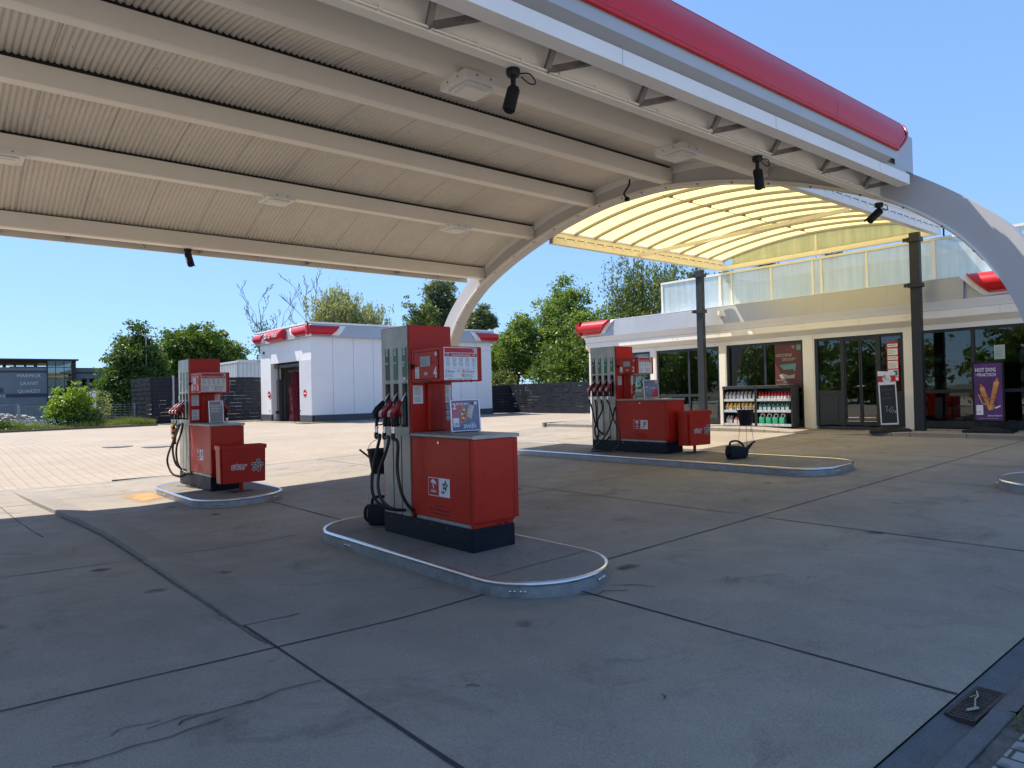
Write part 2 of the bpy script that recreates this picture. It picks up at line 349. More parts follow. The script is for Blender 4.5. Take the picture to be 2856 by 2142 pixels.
M['inkred'] = mk('ink_red', (.50, .02, .02), .5, 0, 0)
M['inkgrey'] = mk('ink_grey', (.30, .31, .34), .6, 0, 0)
M['green'] = mk('fuel_green', (.018, .14, .06), .35, 0, .04, 6)
M['navy'] = mk('fuel_black', (.012, .014, .022), .35, 0, .05, 6)
M['lcd'] = mk('lcd_grey', (.35, .42, .40), .25, 0, .03, 6)
M['curt'] = mk('curtain_grey', (.20, .20, .19), .8, 0, .1, 5)
M['pane'] = glassy('shop_window_glass', (.60, .64, .63), .02)
M['pane2'] = glassy('far_window_glass', (.35, .42, .42), .03)
M['poly'] = sheer('weathered_clear_sheet', (.42, .45, .43), (.46, .50, .48), .40, (.90, .97, 1.0), .15)
M['yel'] = sheer('yellow_roof_sheet', (.14, .11, .03), (.95, .735, .26), .03, (1, .95, .7), .10, .03)
M['gable'] = sheer('greenish_gable_sheet', (.40, .40, .30), (.50, .50, .34), .15, (.9, 1, .8), .2)
M['diff'] = mk('lamp_diffuser', (.78, .77, .72), .3, 0, .02, 10)
M['inner'] = mk('shop_interior', (.22, .21, .20), .8, 0, .1, 2)
M['innerf'] = mk('shop_floor', (.16, .15, .14), .4, 0, .1, 2)
M['hose'] = mk('hose_rubber', (.012, .012, .013), .42, 0, .2, 20)
M['bark'] = mk('bark', (.11, .085, .06), .9, 0, .3, 5, .5, 14)
M['barkg'] = mk('grey_bark', (.17, .15, .13), .9, 0, .25, 5, .4, 14)
M['stone'] = mk('stone_cladding', (.20, .22, .245), .55, 0, .12, .7)
M['stoned'] = mk('dark_stone_band', (.045, .055, .085), .5, 0, .1, 1)
M['brown'] = mk('dark_brown_metal', (.055, .035, .035), .5, .2, .1, 1)
M['rock'] = mk('pale_rock', (.40, .38, .35), .9, 0, .3, 2, .5, 6)
M['rust'] = mk('rusty_iron', (.085, .065, .055), .8, .3, .3, 12)
M['cont'] = mk('container_white', (.66, .67, .68), .5, 0, .05, 2)
M['orange'] = mk('hot_dog_orange', (.75, .33, .09), .5, 0, .12, 30)
M['sausage'] = mk('sausage', (.55, .11, .05), .4, 0, .1, 30)
M['purple'] = mk('poster_purple', (.105, .035, .15), .4, 0, .45, 1.4)
M['posterred'] = mk('poster_dark_red', (.11, .026, .016), .45, 0, .15, 2)
M['turq'] = mk('turquoise', (.20, .52, .48), .5, 0, .1, 5)
M['posterblue'] = mk('poster_blue_grey', (.16, .18, .30), .4, 0, .35, 4)
M['pink'] = mk('poster_pink', (.46, .13, .17), .4, 0, .3, 4)
M['board'] = mk('chalkboard', (.025, .028, .03), .7, 0, .2, 6)
M['chalk'] = mk('chalk', (.55, .56, .56), .9, 0, .1, 20)
M['chalkf'] = mk('faint_chalk', (.11, .115, .12), .9, 0, .1, 20)
M['yellowp'] = mk('amber_plastic', (.75, .42, .03), .35, 0, .05, 8)
M['greenp'] = mk('green_liquid_plastic', (.04, .33, .19), .3, 0, .06, 8)
M['teal'] = mk('dark_teal_plastic', (.05, .20, .17), .35, 0, .06, 8)
M['greyp'] = mk('grey_plastic', (.24, .24, .26), .4, 0, .05, 8)
M['pinkp'] = mk('pink_plastic', (.60, .22, .25), .4, 0, .05, 8)
M['blue'] = mk('blue_sign', (.02, .14, .42), .4, 0, .02, 8)
M['brush'] = mk('brush_red', (.16, .012, .03), .9, 0, .6, 7, .8, 22)
def sand():
    m = mk('orange_sand', (.50, .30, .12), .95, 0, .2, 3, .2, 60, fine=.2); nt = m.node_tree; N = nt.nodes; L = nt.links
    b = N['Principled BSDF']; o = N['Material Output']; tc = N.new('ShaderNodeTexCoord'); mp = N.new('ShaderNodeMapping'); mp.inputs['Location'].default_value = (-3.02*2.4, -13.5*.95, 0); mp.inputs['Scale'].default_value = (2.4, .95, 0)
    L.new(tc.outputs['Object'], mp.inputs[0]); ln = N.new('ShaderNodeVectorMath'); ln.operation = 'LENGTH'; L.new(mp.outputs[0], ln.inputs[0])
    nz = N.new('ShaderNodeTexNoise'); nz.inputs['Scale'].default_value = 4; nz.inputs['Detail'].default_value = 8; nz.inputs['Roughness'].default_value = .7; L.new(tc.outputs['Object'], nz.inputs['Vector'])
    s = N.new('ShaderNodeMath'); s.operation = 'MULTIPLY_ADD'; s.inputs[1].default_value = 1.5; L.new(nz.outputs['Fac'], s.inputs[0]); neg = N.new('ShaderNodeMath'); neg.operation = 'MULTIPLY'; neg.inputs[1].default_value = -.95; L.new(ln.outputs['Value'], neg.inputs[0]); L.new(neg.outputs[0], s.inputs[2])
    r = N.new('ShaderNodeMapRange'); r.inputs['From Min'].default_value = -.05; r.inputs['From Max'].default_value = .45; r.inputs['To Max'].default_value = .85; L.new(s.outputs[0], r.inputs['Value'])
    t = N.new('ShaderNodeBsdfTransparent'); mx = N.new('ShaderNodeMixShader'); L.new(r.outputs[0], mx.inputs[0]); L.new(t.outputs[0], mx.inputs[1]); L.new(b.outputs[0], mx.inputs[2]); L.new(mx.outputs[0], o.inputs['Surface']); return m
M['stainy'] = sand()
M['dirt'] = mk('gutter_dirt', (.13, .115, .10), .95, 0, .4, 14, .6, 60)
M['leafA'] = leafmat('leaf_dark', (.040, .080, .018), (.12, .18, .042))
M['leafB'] = leafmat('leaf_mid', (.050, .100, .015), (.17, .24, .045))
M['leafC'] = leafmat('leaf_bright', (.085, .155, .025), (.27, .34, .08))
M['leafW'] = leafmat('leaf_willow', (.17, .20, .08), (.44, .44, .23))
M['leafP'] = leafmat('leaf_pine', (.06, .09, .045), (.19, .22, .11))
M['leafBi'] = leafmat('leaf_birch', (.060, .095, .028), (.21, .25, .075))
M['leafL'] = leafmat('leaf_lime_bush', (.13, .21, .02), (.34, .45, .06))
M['rib'] = mk('rib_grey', (.30, .28, .24), .5, 0, .05)
M['mach'] = mk('dark_machine', (.07, .07, .075), .5, 0, .1)
M['street'] = mk('bounce_paving', (.40, .37, .32), .85, 0, .08, .6)  # pale paving out of view, added to bounce sunlight up
M['seam'] = mk('seam_grey', (.10, .09, .08), .8, 0, 0)
M['dimtext'] = mk('dim_lettering', (.32, .34, .31), .6, 0, .0)
M['guard'] = mk('guard_red', (.30, .008, .012), .35, 0, .05, 5, spec=.4)
M['dkshade'] = mk('dark_shade', (.02, .018, .016), .95, 0, .2, 8)  # near-black that paints the shade above the canopy beams
# ------------------------------------------------------------------ ground and other surfaces
def ymax(x):
    return 16.5 if x < 9 else min(18.9, 16.5+(x-9)*.28)
def grid(name, xs, yfun, ny, dz, mat, kind='structure', hz=None):
    mb = MB(); n = ny+1
    for x in xs:
        a, b = yfun(x)
        for j in range(n):
            y = a+(b-a)*j/ny; mb.v.append((x, y, (hz or gz)(x, y)+dz))
    for i in range(len(xs)-1):
        for j in range(ny): mb.f.append((i*n+j, (i+1)*n+j, (i+1)*n+j+1, i*n+j+1)); mb.m.append(0)
    return tag(mb.build(name, mat, fix=False), kind=kind)
def fr(a, b, s):
    n = max(1, int(round((b-a)/s))); return [a+(b-a)*i/n for i in range(n+1)]
XF = fr(-14, -4, 2)+[2.7]+fr(2.7, 17.75, 1.5)[1:]
XF = sorted(set([round(x, 3) for x in XF+[0, 1.4]]))
grid('ground', [-600, -120, -40]+fr(-20, -4, 4)+[2.7, 8, 14, 20, 26, 34, 60, 140, 600],
     lambda x: (-600, 600), 200, -.06, M['earth'])
grid('forecourt', XF, lambda x: (1.38, ymax(x)), 26, 0.0, M['conc'])
grid('brick_paving', [-40, -20, -10]+fr(-4, 2.7, 1.6)+fr(2.7, 26, 1.5)[1:]+[31.5], lambda x: (ymax(x)+.14 if x < 17.7 else 20.2, 43.6), 40, -.004, M['pave'])
grid('kerb_gutter', XF, lambda x: (ymax(x), ymax(x)+.14), 1, .003, M['kerbc'])

def strip(mb, pts, w, dz=.004, m=0, wob=0.0, step=.25):
    P = []
    for (x0, y0), (x1, y1) in zip(pts[:-1], pts[1:]):
        n = max(1, int(math.hypot(x1-x0, y1-y0)/step))
        P += [(x0+(x1-x0)*i/n, y0+(y1-y0)*i/n) for i in range(n)]
    P.append(pts[-1]); vs = []
    for i, (x, y) in enumerate(P):
        a = P[max(i-1, 0)]; b = P[min(i+1, len(P)-1)]; d = Vector((b[0]-a[0], b[1]-a[1])).normalized(); nrm = (-d.y, d.x)
        ww = w/2*(1+wob*rnd.uniform(-1, 1)); o = wob*w*.3*rnd.uniform(-1, 1)
        for s in (-1, 1):
            X = x+nrm[0]*(s*ww+o); Y = y+nrm[1]*(s*ww+o); vs.append((X, Y, gz(X, Y)+dz))
    mb.add(vs, [(2*i, 2*i+1, 2*i+3, 2*i+2) for i in range(len(P)-1)], m)
KL = [(1.39, 16.5), (1.49, 13.78), (1.63, 11.98), (1.70, 11.26), (1.78, 9.9), (1.79, 8.18), (1.79, 6.92), (1.8, 6.0), (1.8, 5.2)]
mb = MB()
for L, w in (([(1.8, 5.2), (1.8, 1.38)], .022), ([(-14, 4.62), (17.75, 4.56)], .016), ([(-14, 8.1), (3.45, 8.15)], .014), ([(4.75, 8.13), (10.6, 8.13)], .014), ([(12.2, 8.13), (17.75, 8.16)], .012),
             ([(1.72, 11.68), (3.2, 11.72)], .013), ([(4.7, 11.72), (10.6, 11.75)], .012), ([(-14, 13.9), (1.5, 13.85)], .018), ([(1.55, 14.25), (3.2, 14.3)], .012), ([(4.7, 14.3), (17.7, 14.4)], .012),
             ([(4.08, 4.08), (4.08, 1.38)], .018), ([(4.25, 10.95), (4.25, 8.0)], .02), ([(4.25, 16.5), (4.25, 14.2)], .016), ([(7.6, 16.5), (7.5, 1.38)], .015), ([(11.1, 5.4), (11.05, 1.38)], .013),
             ([(14.3, 17.5), (14.1, 1.38)], .012), ([(1.04, 13.9), (1.1, 11.82), (1.19, 10.3)], .012)):
    strip(mb, L, w, .004, wob=.35)
tag(mb.build('expansion_joints', M['joint'], fix=False), kind='structure')
mb = MB()
for L, w in (([(1.77, 3.87), (1.54, 3.89), (1.4, 3.84), (1.12, 3.85), (1.02, 3.84), (0.99, 3.8)], .009), ([(1.19, 3.73), (1.02, 3.72), (0.92, 3.69), (0.76, 3.71), (0.67, 3.69), (0.59, 3.69), (0.45, 3.73)], .009),
             ([(1.12, 3.85), (1.04, 3.89), (.93, 3.87), (.86, 3.86)], .006), ([(.94, 3.92), (.87, 3.92), (.79, 3.95), (.75, 3.94), (.71, 3.89)], .006), ([(.59, 3.69), (.52, 3.67)], .006), ([(1.38, 3.84), (1.34, 3.87)], .004),
             ([(4.0, 4.02), (4.1, 3.9), (4.2, 3.93), (4.33, 3.8)], .012), ([(4.35, 3.98), (4.5, 3.85), (4.55, 3.7)], .01)):
    strip(mb, L, w, .0065, wob=.3, step=.05)
for (x, y, a, r) in ((6.3, 6.9, .5, .14), (2.4, 3.2, 1.9, .05), (5.6, 2.9, 2.4, .06), (3.0, 2.4, .4, .035), (8.6, 5.9, 1.1, .08), (2.8, 9.2, .2, .09), (3.3, 8.9, 1.0, .07), (5.1, 3.4, .3, .05), (6.6, 3.3, .8, .06)):
    strip(mb, [(x, y), (x+r*math.cos(a), y+r*math.sin(a)), (x+1.6*r*math.cos(a+.5), y+1.6*r*math.sin(a+.5))], .008, .008, wob=.4, step=.03)
tag(mb.build('cracks', M['joint'], fix=False), kind='structure')
# raised slab lip along the lane edge with dirt at its foot
mb = MB(); vs = []
P = []
for (x0, y0), (x1, y1) in zip(KL[:-1], KL[1:]):
    n = max(1, int(abs(y1-y0)/.3)); P += [(x0+(x1-x0)*i/n, y0+(y1-y0)*i/n) for i in range(n)]
P.append(KL[-1])
for i, (x, y) in enumerate(P):
    h = .050*min(1, (y-5.2)/3.0)*min(1, max(.05, (16.5-y)/2.5))+.0045; w = rnd.uniform(-.004, .004)
    for dx, hh in ((-.012+w, -.01), (w, h*.93), (.03, h), (.13, h*.82), (.42, .0045)):
        vs.append((x+dx, y, gz(x+dx, y)+hh))
k = 5
mb.add(vs, [(i*k+j, i*k+j+1, (i+1)*k+j+1, (i+1)*k+j) for i in range(len(P)-1) for j in range(k-1)])
tag(mb.build('kerb_lip', M['kerbc'], smooth=30), kind='structure')
mb = MB(); strip(mb, [(x-.028, y) for x, y in KL[2:]]+[(1.78, 4.7)], .022, .0055, wob=.6, step=.05)
tag(mb.build('gutter_dirt', M['dirt'], fix=False), kind='structure')
# orange absorbent sand swept against the far island
mb = MB(); N = 44
ring = []
for i in range(N):
    a = 2*math.pi*i/N; r = 1+.16*math.sin(3*a+1)+.10*math.sin(7*a)+rnd.uniform(-.1, .1)
    ring.append((3.0+.34*r*math.cos(a), 13.5+.95*r*math.sin(a)))
mb.add([(3.05, 13.5, gz(3.05)+.012)]+[(x, y, gz(x)+.0046) for x, y in ring], [(0, i+1, (i+1) % N+1) for i in range(N)])
tag(mb.build('spilled_sand', M['stainy'], fix=False), kind='structure')

# gutter, kerb stones and paving at the near right edge
grid('gutter', XF, lambda x: (1.22, 1.38), 2, -.012, M['asph'], hz=lambda x, y: gz(x)-(.02 if y < 1.36 else 0))
mb = MB(); x = -14.0
while x < 17.7:
    e = x+.98
    if not (3.7 < x+.5 < 4.6):
        for a, b in ((x, e),):
            mb.add([(a, 1.10, gz(a)+.03), (e, 1.10, gz(e)+.03), (e, 1.19, gz(e)+.026), (a, 1.19, gz(a)+.026), (a, 1.225, gz(a)-.022), (e, 1.225, gz(e)-.022), (a, 1.095, gz(a)-.08), (e, 1.095, gz(e)-.08)],
                   [(0, 1, 2, 3), (3, 2, 5, 4), (0, 6, 7, 1)])
    else:
        mb.add([(x, 1.10, gz(x)+.03), (e, 1.10, gz(e)+.03), (e, 1.19, gz(e)+.01), (x, 1.19, gz(x)+.01), (x, 1.225, gz(x)-.016), (e, 1.225, gz(e)-.016)], [(0, 1, 2, 3), (3, 2, 5, 4)])
    x += 1.0
tag(mb.build('kerb_stones', M['asph'], fix=False), kind='structure')
grid('sidewalk', fr(-14, 17.7, 2), lambda x: (-1.2, 1.02), 2, .028, M['pave2'])
grid('street', [-60, -30, -14]+fr(-14, 17.7, 3)[1:]+[40, 60], lambda x: (-30, -1.2), 4, .0, M['street'])  # unseen pale ground behind the camera, added to bounce sun onto the canopy ceiling
grid('bounce_apron', [-30, -22, -14], lambda x: (-1.2, 45), 10, .0, M['street'])  # unseen pale strip, added as a further sunlight reflector
mb = MB(); strip(mb, [(-10, 1.06), (17, 1.06)], .075, .02, wob=.15, step=.1); tag(mb.build('joint_soil', M['dirt'], fix=False), kind='structure')
g = thing('drain_grate', 'rusty slotted drain grate with twigs in the near gutter', 'drain', (4.07, 1.29, gz(4.07)-.02))
mb = MB(); z = gz(4.07)-.014
mb.box(3.84, 4.30, 1.225, 1.24, z-.03, z+.004); mb.box(3.84, 4.30, 1.345, 1.36, z-.03, z+.004)
for i in range(17):
    xx = 3.84+i*.0283; mb.box(xx, xx+.014, 1.24, 1.345, z-.03, z+.002+.0005*(i % 2))
mb.build('grate_bars', M['rust'], g); mb = MB(); mb.box(3.835, 4.305, 1.22, 1.365, z-.05, z-.032); mb.build('pit', M['dkslot'], g)
t = tag(MB().tube([(3.98, 1.27, z+.012), (4.08, 1.30, z+.018), (4.12, 1.30, z+.02), (4.20, 1.33, z+.012)], .004, 5).tube([(3.93, 1.29, z+.01), (3.99, 1.26, z+.012)], .008, 4).tube([(4.10, 1.33, z+.012), (4.16, 1.31, z+.014)], .003, 4).build('dry_twig', mk('dry_wood', (.42, .38, .30), .8), loc=(4.05, 1.3, z+.01)), 'pale dry twigs lying on the rusty drain grate', 'twig')
mb = MB()
for i in range(60):
    x = rnd.gauss(3.95, .09); y = rnd.gauss(1.05, .02); a = rnd.uniform(0, 6.28); l = rnd.uniform(.015, .04); h = rnd.uniform(.0, .05); zz = gz(x)+.03+h*.5
    d = Vector((math.cos(a), math.sin(a), rnd.uniform(.1, .8)))*l; s_ = Vector((-math.sin(a), math.cos(a), 0))*l*.35; c = Vector((x, y, zz))
    mb.quad(c-s_*.2, c+d*.5-s_, c+d, c+d*.5+s_)
tag(mb.build('weed', M['leafB'], fix=False, loc=(3.95, 1.05, gz(3.95))), 'small green weed growing between kerb and paving', 'weed')

# manholes, slot drain far left, scattered bits
for x, y, lb in ((4.75, 24.4, 'round manhole cover in the brick paving, left one of the two'), (5.65, 23.6, 'round manhole cover in the brick paving, right one of the two')):
    g = thing('manhole_cover', lb, 'manhole cover', (x, y, gz(x, y)), 'manhole covers in the brick paving')
    MB().cyl((x, y, gz(x, y)-.02), .42, .03, 32).build('rim', M['kerbc'], g); MB().cyl((x, y, gz(x, y)-.02), .33, .035, 32).build('lid', M['galvd'], g)
g = thing('slot_drain', 'long narrow slotted drain in the kerb before the far island', 'drain', (3.8, 17.0, gz(3.8, 17)))
mb = MB()
for i in range(22): mb.box(3.2+i*.055, 3.225+i*.055, 16.66, 16.76, gz(3.8, 17)-.02, gz(3.8, 17)+.012)
mb.build('drain_bars', M['galvd'], g)
MB().box(3.15, 4.45, 16.65, 16.77, gz(3.8, 17)-.03, gz(3.8, 17)+.006).build('drain_bed', M['dkslot'], g)

# store pavement with kerb
def pz(x, y): return gz(min(x, 19.0))+.10*(1 if y > 10.9 or y < 6.8 else max(.12, abs(y-8.85)/2.05))
ys = fr(-6, 6.8, 1.2)+fr(6.8, 10.9, .4)[1:]+fr(10.9, 19.2, 1.0)[1:]
mb = MB()
for y in ys:
    for x in (17.78, 17.80, 18.3, 18.95): mb.v.append((x, y, pz(x, y) if x > 17.79 else pz(x, y)-.012))
for j in range(len(ys)-1):
    for i in range(3): mb.f.append((j*4+i, j*4+i+1, (j+1)*4+i+1, (j+1)*4+i)); mb.m.append(0)
mb.box(18.9, 31, 18.1, 19.3, .3, .545)
tag(mb.build('store_pavement', M['conc2'] if 0 else M['conc'], fix=False), kind='structure')
mb = MB()
for j in range(len(ys)-1):
    a, b = ys[j]+.006, ys[j+1]-.006
    mb.add([(17.68, a, gz(17.7)-.03), (17.68, b, gz(17.7)-.03), (17.68, b, pz(18, b)-.018), (17.68, a, pz(18, a)-.018), (17.70, a, pz(18, a)+.002), (17.70, b, pz(18, b)+.002), (17.80, b, pz(18, b)+.004), (17.80, a, pz(18, a)+.004)],
           [(0, 1, 2, 3), (3, 2, 5, 4), (4, 5, 6, 7)])
mb.box(17.68, 31, 19.3, 19.42, .3, .55)
tag(mb.build('store_kerb', M['kerbc'], fix=False), kind='structure')
mb = MB()
for y in (-1, 2.2, 3.9, 6.15, 7.7, 9.4, 11.9, 14.5, 16.8): mb.box(17.80, 18.95, y, y+.012, .5, pz(18.9, y)+.0045 if 0 else .5)
mb = MB()
for y in (2.2, 3.9, 6.15, 7.7, 9.4, 11.9, 14.5, 16.8):
    mb.quad((17.81, y, pz(17.81, y)+.004), (17.81, y+.012, pz(17.81, y)+.004), (18.9, y+.012, pz(18.9, y)+.004), (18.9, y, pz(18.9, y)+.004))
tag(mb.build('pavement_joints', M['joint'], fix=False), kind='structure')

# ------------------------------------------------------------------ main canopy
XA, XB, YC = 11.5, -3.6, 9.78
can = thing('fuel_canopy', 'large curved canopy over the pumps with red fascia and steel arches', 'canopy', (4, YC, 0))
def zs(y):
    w = abs(y-YC); return -5.6+math.sqrt(max(0, 11.7**2-w*w))
# corrugated roof sheet
Y0, Y1 = 4.45, 15.1; na = 36; pitch = .0765; ns = 8; nx = int((XA+.02-XB)/pitch*ns)
xs = np.linspace(XB, XA+.02, nx+1); yy = np.linspace(Y0, Y1, na+1)
top = np.array([zs(y) for y in yy]); corr = .018-.034*np.abs(np.sin(np.pi*(xs-XB)/pitch))**.75
V = np.zeros((nx+1, na+1, 3)); V[:, :, 0] = xs[:, None]; V[:, :, 1] = yy[None, :]; V[:, :, 2] = top[None, :]+corr[:, None]
idx = np.arange((nx+1)*(na+1)).reshape(nx+1, na+1)
Fc = np.stack([idx[:-1, :-1], idx[1:, :-1], idx[1:, 1:], idx[:-1, 1:]], -1).reshape(-1, 4)
me = bpy.data.meshes.new('roof_sheet'); V2 = V.reshape(-1, 3)-np.array([4, YC, 0]); me.from_pydata(V2.tolist(), [], Fc.tolist()); me.materials.append(M['sheet'])
me.polygons.foreach_set('use_smooth', [True]*len(me.polygons)); rs = bpy.data.objects.new('roof_sheet', me); col.objects.link(rs); rs.parent = can
mb = MB(); x = XB+.11                                                 # the open seams between sheets and screw heads
while x < XA-.1:
    for j in range(30):
        a = Y0+.2+(Y1-Y0-.4)*j/30; b = Y0+.2+(Y1-Y0-.4)*(j+1)/30
        mb.quad((x, a, zs(a)-.0215), (x+.005, a, zs(a)-.0215), (x+.005, b, zs(b)-.0215), (x, b, zs(b)-.0215))
    for yb in (14.2, 12.2, 10.2, 9.3, 7.8, 5.9):
        mb.box(x+.17, x+.176, yb, yb+.008, zs(yb)-.04, zs(yb)-.018)
    x += .975
mb.build('seams', M['seam'], rs, fix=False)
# top skin keeps the sun off above the sheet
mb = MB(); A = [(y, zs(y)+.05) for y in np.linspace(4.5, 15.05, 30)]; B = [(y, zs(y)+.08) for y in np.linspace(4.5, 15.05, 30)]
mb.sweep(A, B, 'x', XB, XA+.3); mb.build('roof_skin', M['cream'], can, smooth=30)
for yb, zb, w, h in ((14.73, 4.66, .22, .28), (12.77, 5.37, .21, .275), (10.75, 5.71, .21, .275), (8.67, 5.715, .21, .275), (6.62, 5.34, .21, .27), (4.74, 4.53, .075, .43)):
    mb = MB(); mb.rbox(XB+.1, XA+.01, yb, yb+w, zb, zb+h, .012)
    if h < .4: mb.box(XA-.03, XA-.005, yb-.012, yb+w+.012, zb-.012, zb+h+.02)
    else:
        mb.box(XB+.1, XA, yb-.035, yb+w+.0, zb-.012, zb+.006)
    mb.build('beam', M['beam'], can, smooth=40)
    if h < .4: MB().box(XB+.1, XA-.01, yb+.035, yb+w-.035, zb+h+.002, zs(yb+w/2)+.01).build('shade_strip', M['dkshade'], can)  # added dark strip: painted shade in the gap between beam and sheet
    if h < .4:
        mb = MB()
        for zz in (zb+.05, zb+h-.05): mb.cyl((XA-.05, yb-.03, zz), .012, .02, 8, axis='x')
        mb.box(XA-.012, XA+.03, yb-.045, yb-.013, zb+.02, zb+h-.01); mb.build('end_plate', M['alu'], can)
# arches
IN = [(0, 5.70), (.6, 5.69), (1.2, 5.63), (2.0, 5.50), (2.7, 5.34), (3.44, 5.13), (4.2, 4.87), (5.0, 4.53), (5.55, 4.20), (6.05, 3.79), (6.4, 3.36), (6.65, 2.92), (6.85, 2.4), (6.98, 1.8), (7.05, 1.1), (7.08, .12)]
OUT = [(0, 6.22), (.7, 6.20), (1.5, 6.13), (2.4, 5.99), (3.25, 5.80), (4.1, 5.52), (4.9, 5.15), (5.6, 4.72), (6.2, 4.27), (6.65, 3.85), (7.0, 3.38), (7.25, 2.92), (7.45, 2.4), (7.60, 1.8), (7.70, 1.1), (7.76, .12)]
def interp(T, n=6):
    P = smooth_path([(a, b, 0) for a, b in T], n); return [(p.x, p.y) for p in P]
I2, O2 = interp(IN), interp(OUT)
Ai = [(YC-a, b) for a, b in reversed(I2)]+[(YC+a, b) for a, b in I2[1:]]
Ao = [(YC-a, b) for a, b in reversed(O2)]+[(YC+a, b) for a, b in O2[1:]]
for k, x0 in enumerate((XA, XB-.3)):
    ab = MB().sweep(Ai, Ao, 'x', x0, x0+.30).build('arch', M['arch'], can, smooth=35)
    s0 = 26; s1 = len(Ai)-27
    fi = [(y, z-.004) for y, z in Ai[s0:s1]]; fo = [(y, z+.035) for y, z in Ai[s0:s1]]
    MB().sweep(fi, fo, 'x', x0-.055, x0-.002).build('flange', M['beam'], ab, smooth=35)
    if k == 0:
        MB().tube([(x0-.03, y, z-.018) for y, z in Ai[s0+4:s1-2]], .012, 6).build('conduit', M['whitep'], ab, smooth=60)
        mb = MB()
        for i in range(s0+6, s1-2, 6): y, z = Ai[i]; mb.box(x0-.05, x0-.01, y-.015, y+.015, z-.03, z-.003)
        mb.build('clip', M['galvd'], ab)
        # light closing plates between the beams above the web
        for a, b in ((12.99, 14.7), (10.97, 12.75), (8.9, 10.73), (6.85, 8.65), (4.95, 6.6)):
            L = np.linspace(a+.04, b-.02, 10)
            lo = [(y, min(zs(y)-.03, zs(y)-.17+.04*math.sin((y-a)/(b-a)*3.14159))) for y in L]; hi = [(y, zs(y)+.02) for y in L]
            MB().sweep(lo, hi, 'x', x0-.022, x0-.004).build('closing_plate', M['white'], ab, smooth=40)
# fascia on the near side and trim on the far side
FX0, FX1 = XB-.2, 11.33
mb = MB(); mb.prism([(4.24, 4.705), (4.13, 4.775), (4.115, 4.93), (4.30, 4.93), (4.40, 4.80), (4.40, 4.705)], 'x', FX0, 10.42)
n = 10; ce = [(10.42+.16*(i/n)**.9, 4.775+.155*i/n) for i in range(n+1)]
for (xa, za), (xb, zb) in zip(ce[:-1], ce[1:]):
    ya = 4.13-.015*(za-4.775)/.155; yb_ = 4.13-.015*(zb-4.775)/.155
    mb.quad((10.42, ya, za), (xa+.10, ya, za), (xb+.10, yb_, zb), (10.42, yb_, zb)); mb.quad((xa+.10, ya, za), (xa+.36, 4.235, za), (xb+.36, 4.235, zb), (xb+.10, yb_, zb))
for i in range(n):
    t0, t1 = i/n, (i+1)/n; xa = 10.585+.45*math.sin(t0*1.4); xb = 10.585+.45*math.sin(t1*1.4); za = 4.93+.44*t0; zb = 4.93+.44*t1
    mb.quad((xa-.02, 4.14+.05*t0, za), (xa+.17*(1-t0)+.03, 4.235, za), (xb+.17*(1-t1)+.03, 4.235, zb), (xb-.02, 4.14+.05*t1, zb))
mb.prism([(4.235, 4.765), (4.60, 4.765), (4.60, 5.33), (4.235, 5.33)], 'x', 10.50, 11.20); mb.prism([(4.245, 4.765), (4.60, 4.765), (4.60, 5.30), (4.245, 5.30)], 'x', 11.203, 11.45)
mb.prism([(4.24, 4.705), (4.235, 4.763), (4.40, 4.763), (4.40, 4.705)], 'x', 10.42, 11.18)
mb.build('grey_panel', M['grey'], can, smooth=25)
mb = MB(); m = 12; A = []; B = []
for i in range(m+1):
    t = i/m; A.append((4.12-.035*math.sin(t*math.pi)+.10*t*t, 4.935+.46*t)); B.append((4.33, 4.935+.46*t))
mb.add([(FX0, y, z) for y, z in A]+[(10.545+.44*math.sin(i/m*1.4), y, z) for i, (y, z) in enumerate(A)],
       [(i, i+1, m+2+i, m+1+i) for i in range(m)])
mb.box(FX0, 11.0, 4.22, 4.5, 5.36, 5.405)
red = mb.build('red_band', M['redfas'], can, smooth=50)
mb = MB(); mb.tube([(FX0, 4.10, 4.915), (10.57, 4.10, 4.915)], .024, 8); mb.tube([(FX0, 4.105, 4.957), (10.55, 4.105, 4.957)], .010, 6)
pts = [(10.57+.44*math.sin(i/m*1.4), A[i][0]-.012, A[i][1]-.02) for i in range(m+1)]
mb.tube(pts, .022, 6); mb.build('red_rail', M['redfas'], can, smooth=60)
mb = MB()
for xx in (8.79, 4.6):
    for i in range(m):
        mb.quad((xx, A[i][0]-.002, A[i][1]), (xx+.004, A[i][0]-.002, A[i][1]), (xx+.004, A[i+1][0]-.002, A[i+1][1]), (xx, A[i+1][0]-.002, A[i+1][1]))
mb.build('panel_gap', mk('dark_red_gap', (.12, .004, .01), .6), red, fix=False)
mb = MB(); mb.rbox(FX0, 11.20, 4.20, 4.24, 4.552, 4.70, .005); mb.box(FX0, 11.20, 4.24, 4.37, 4.552, 4.575); mb.box(11.165, 11.20, 4.24, 4.37, 4.575, 4.70); mb.build('white_trim', M['white'], can); tj = MB()
for xx in (10.2, 7.5, 4.9, 2.3, -.3): tj.box(xx, xx+.005, 4.1985, 4.1999, 4.555, 4.70)
tj.build('trim_gap', M['inkgrey'], can)
mb = MB(); mb.box(FX0, 11.1, 4.37, 4.41, 4.60, 4.66); mb.box(FX0, 11.1, 4.52, 4.56, 4.93, 4.97)
mb.build('chord', M['galvd'], can)
for i in range(-2, 7):
    xv = 3.16+1.278*i; mb = MB()
    mb.bar((xv, 4.70, 4.56), (xv-.06, 4.43, 4.88), .05, .05); mb.bar((xv, 4.70, 4.56), (xv+.42, 4.40, 4.66), .05, .05)
    mb.build('bracket', M['galvd'], can)
mb = MB(); mb.tube([(FX0, 4.69, 4.55), (11.2, 4.69, 4.55)], .012, 6)
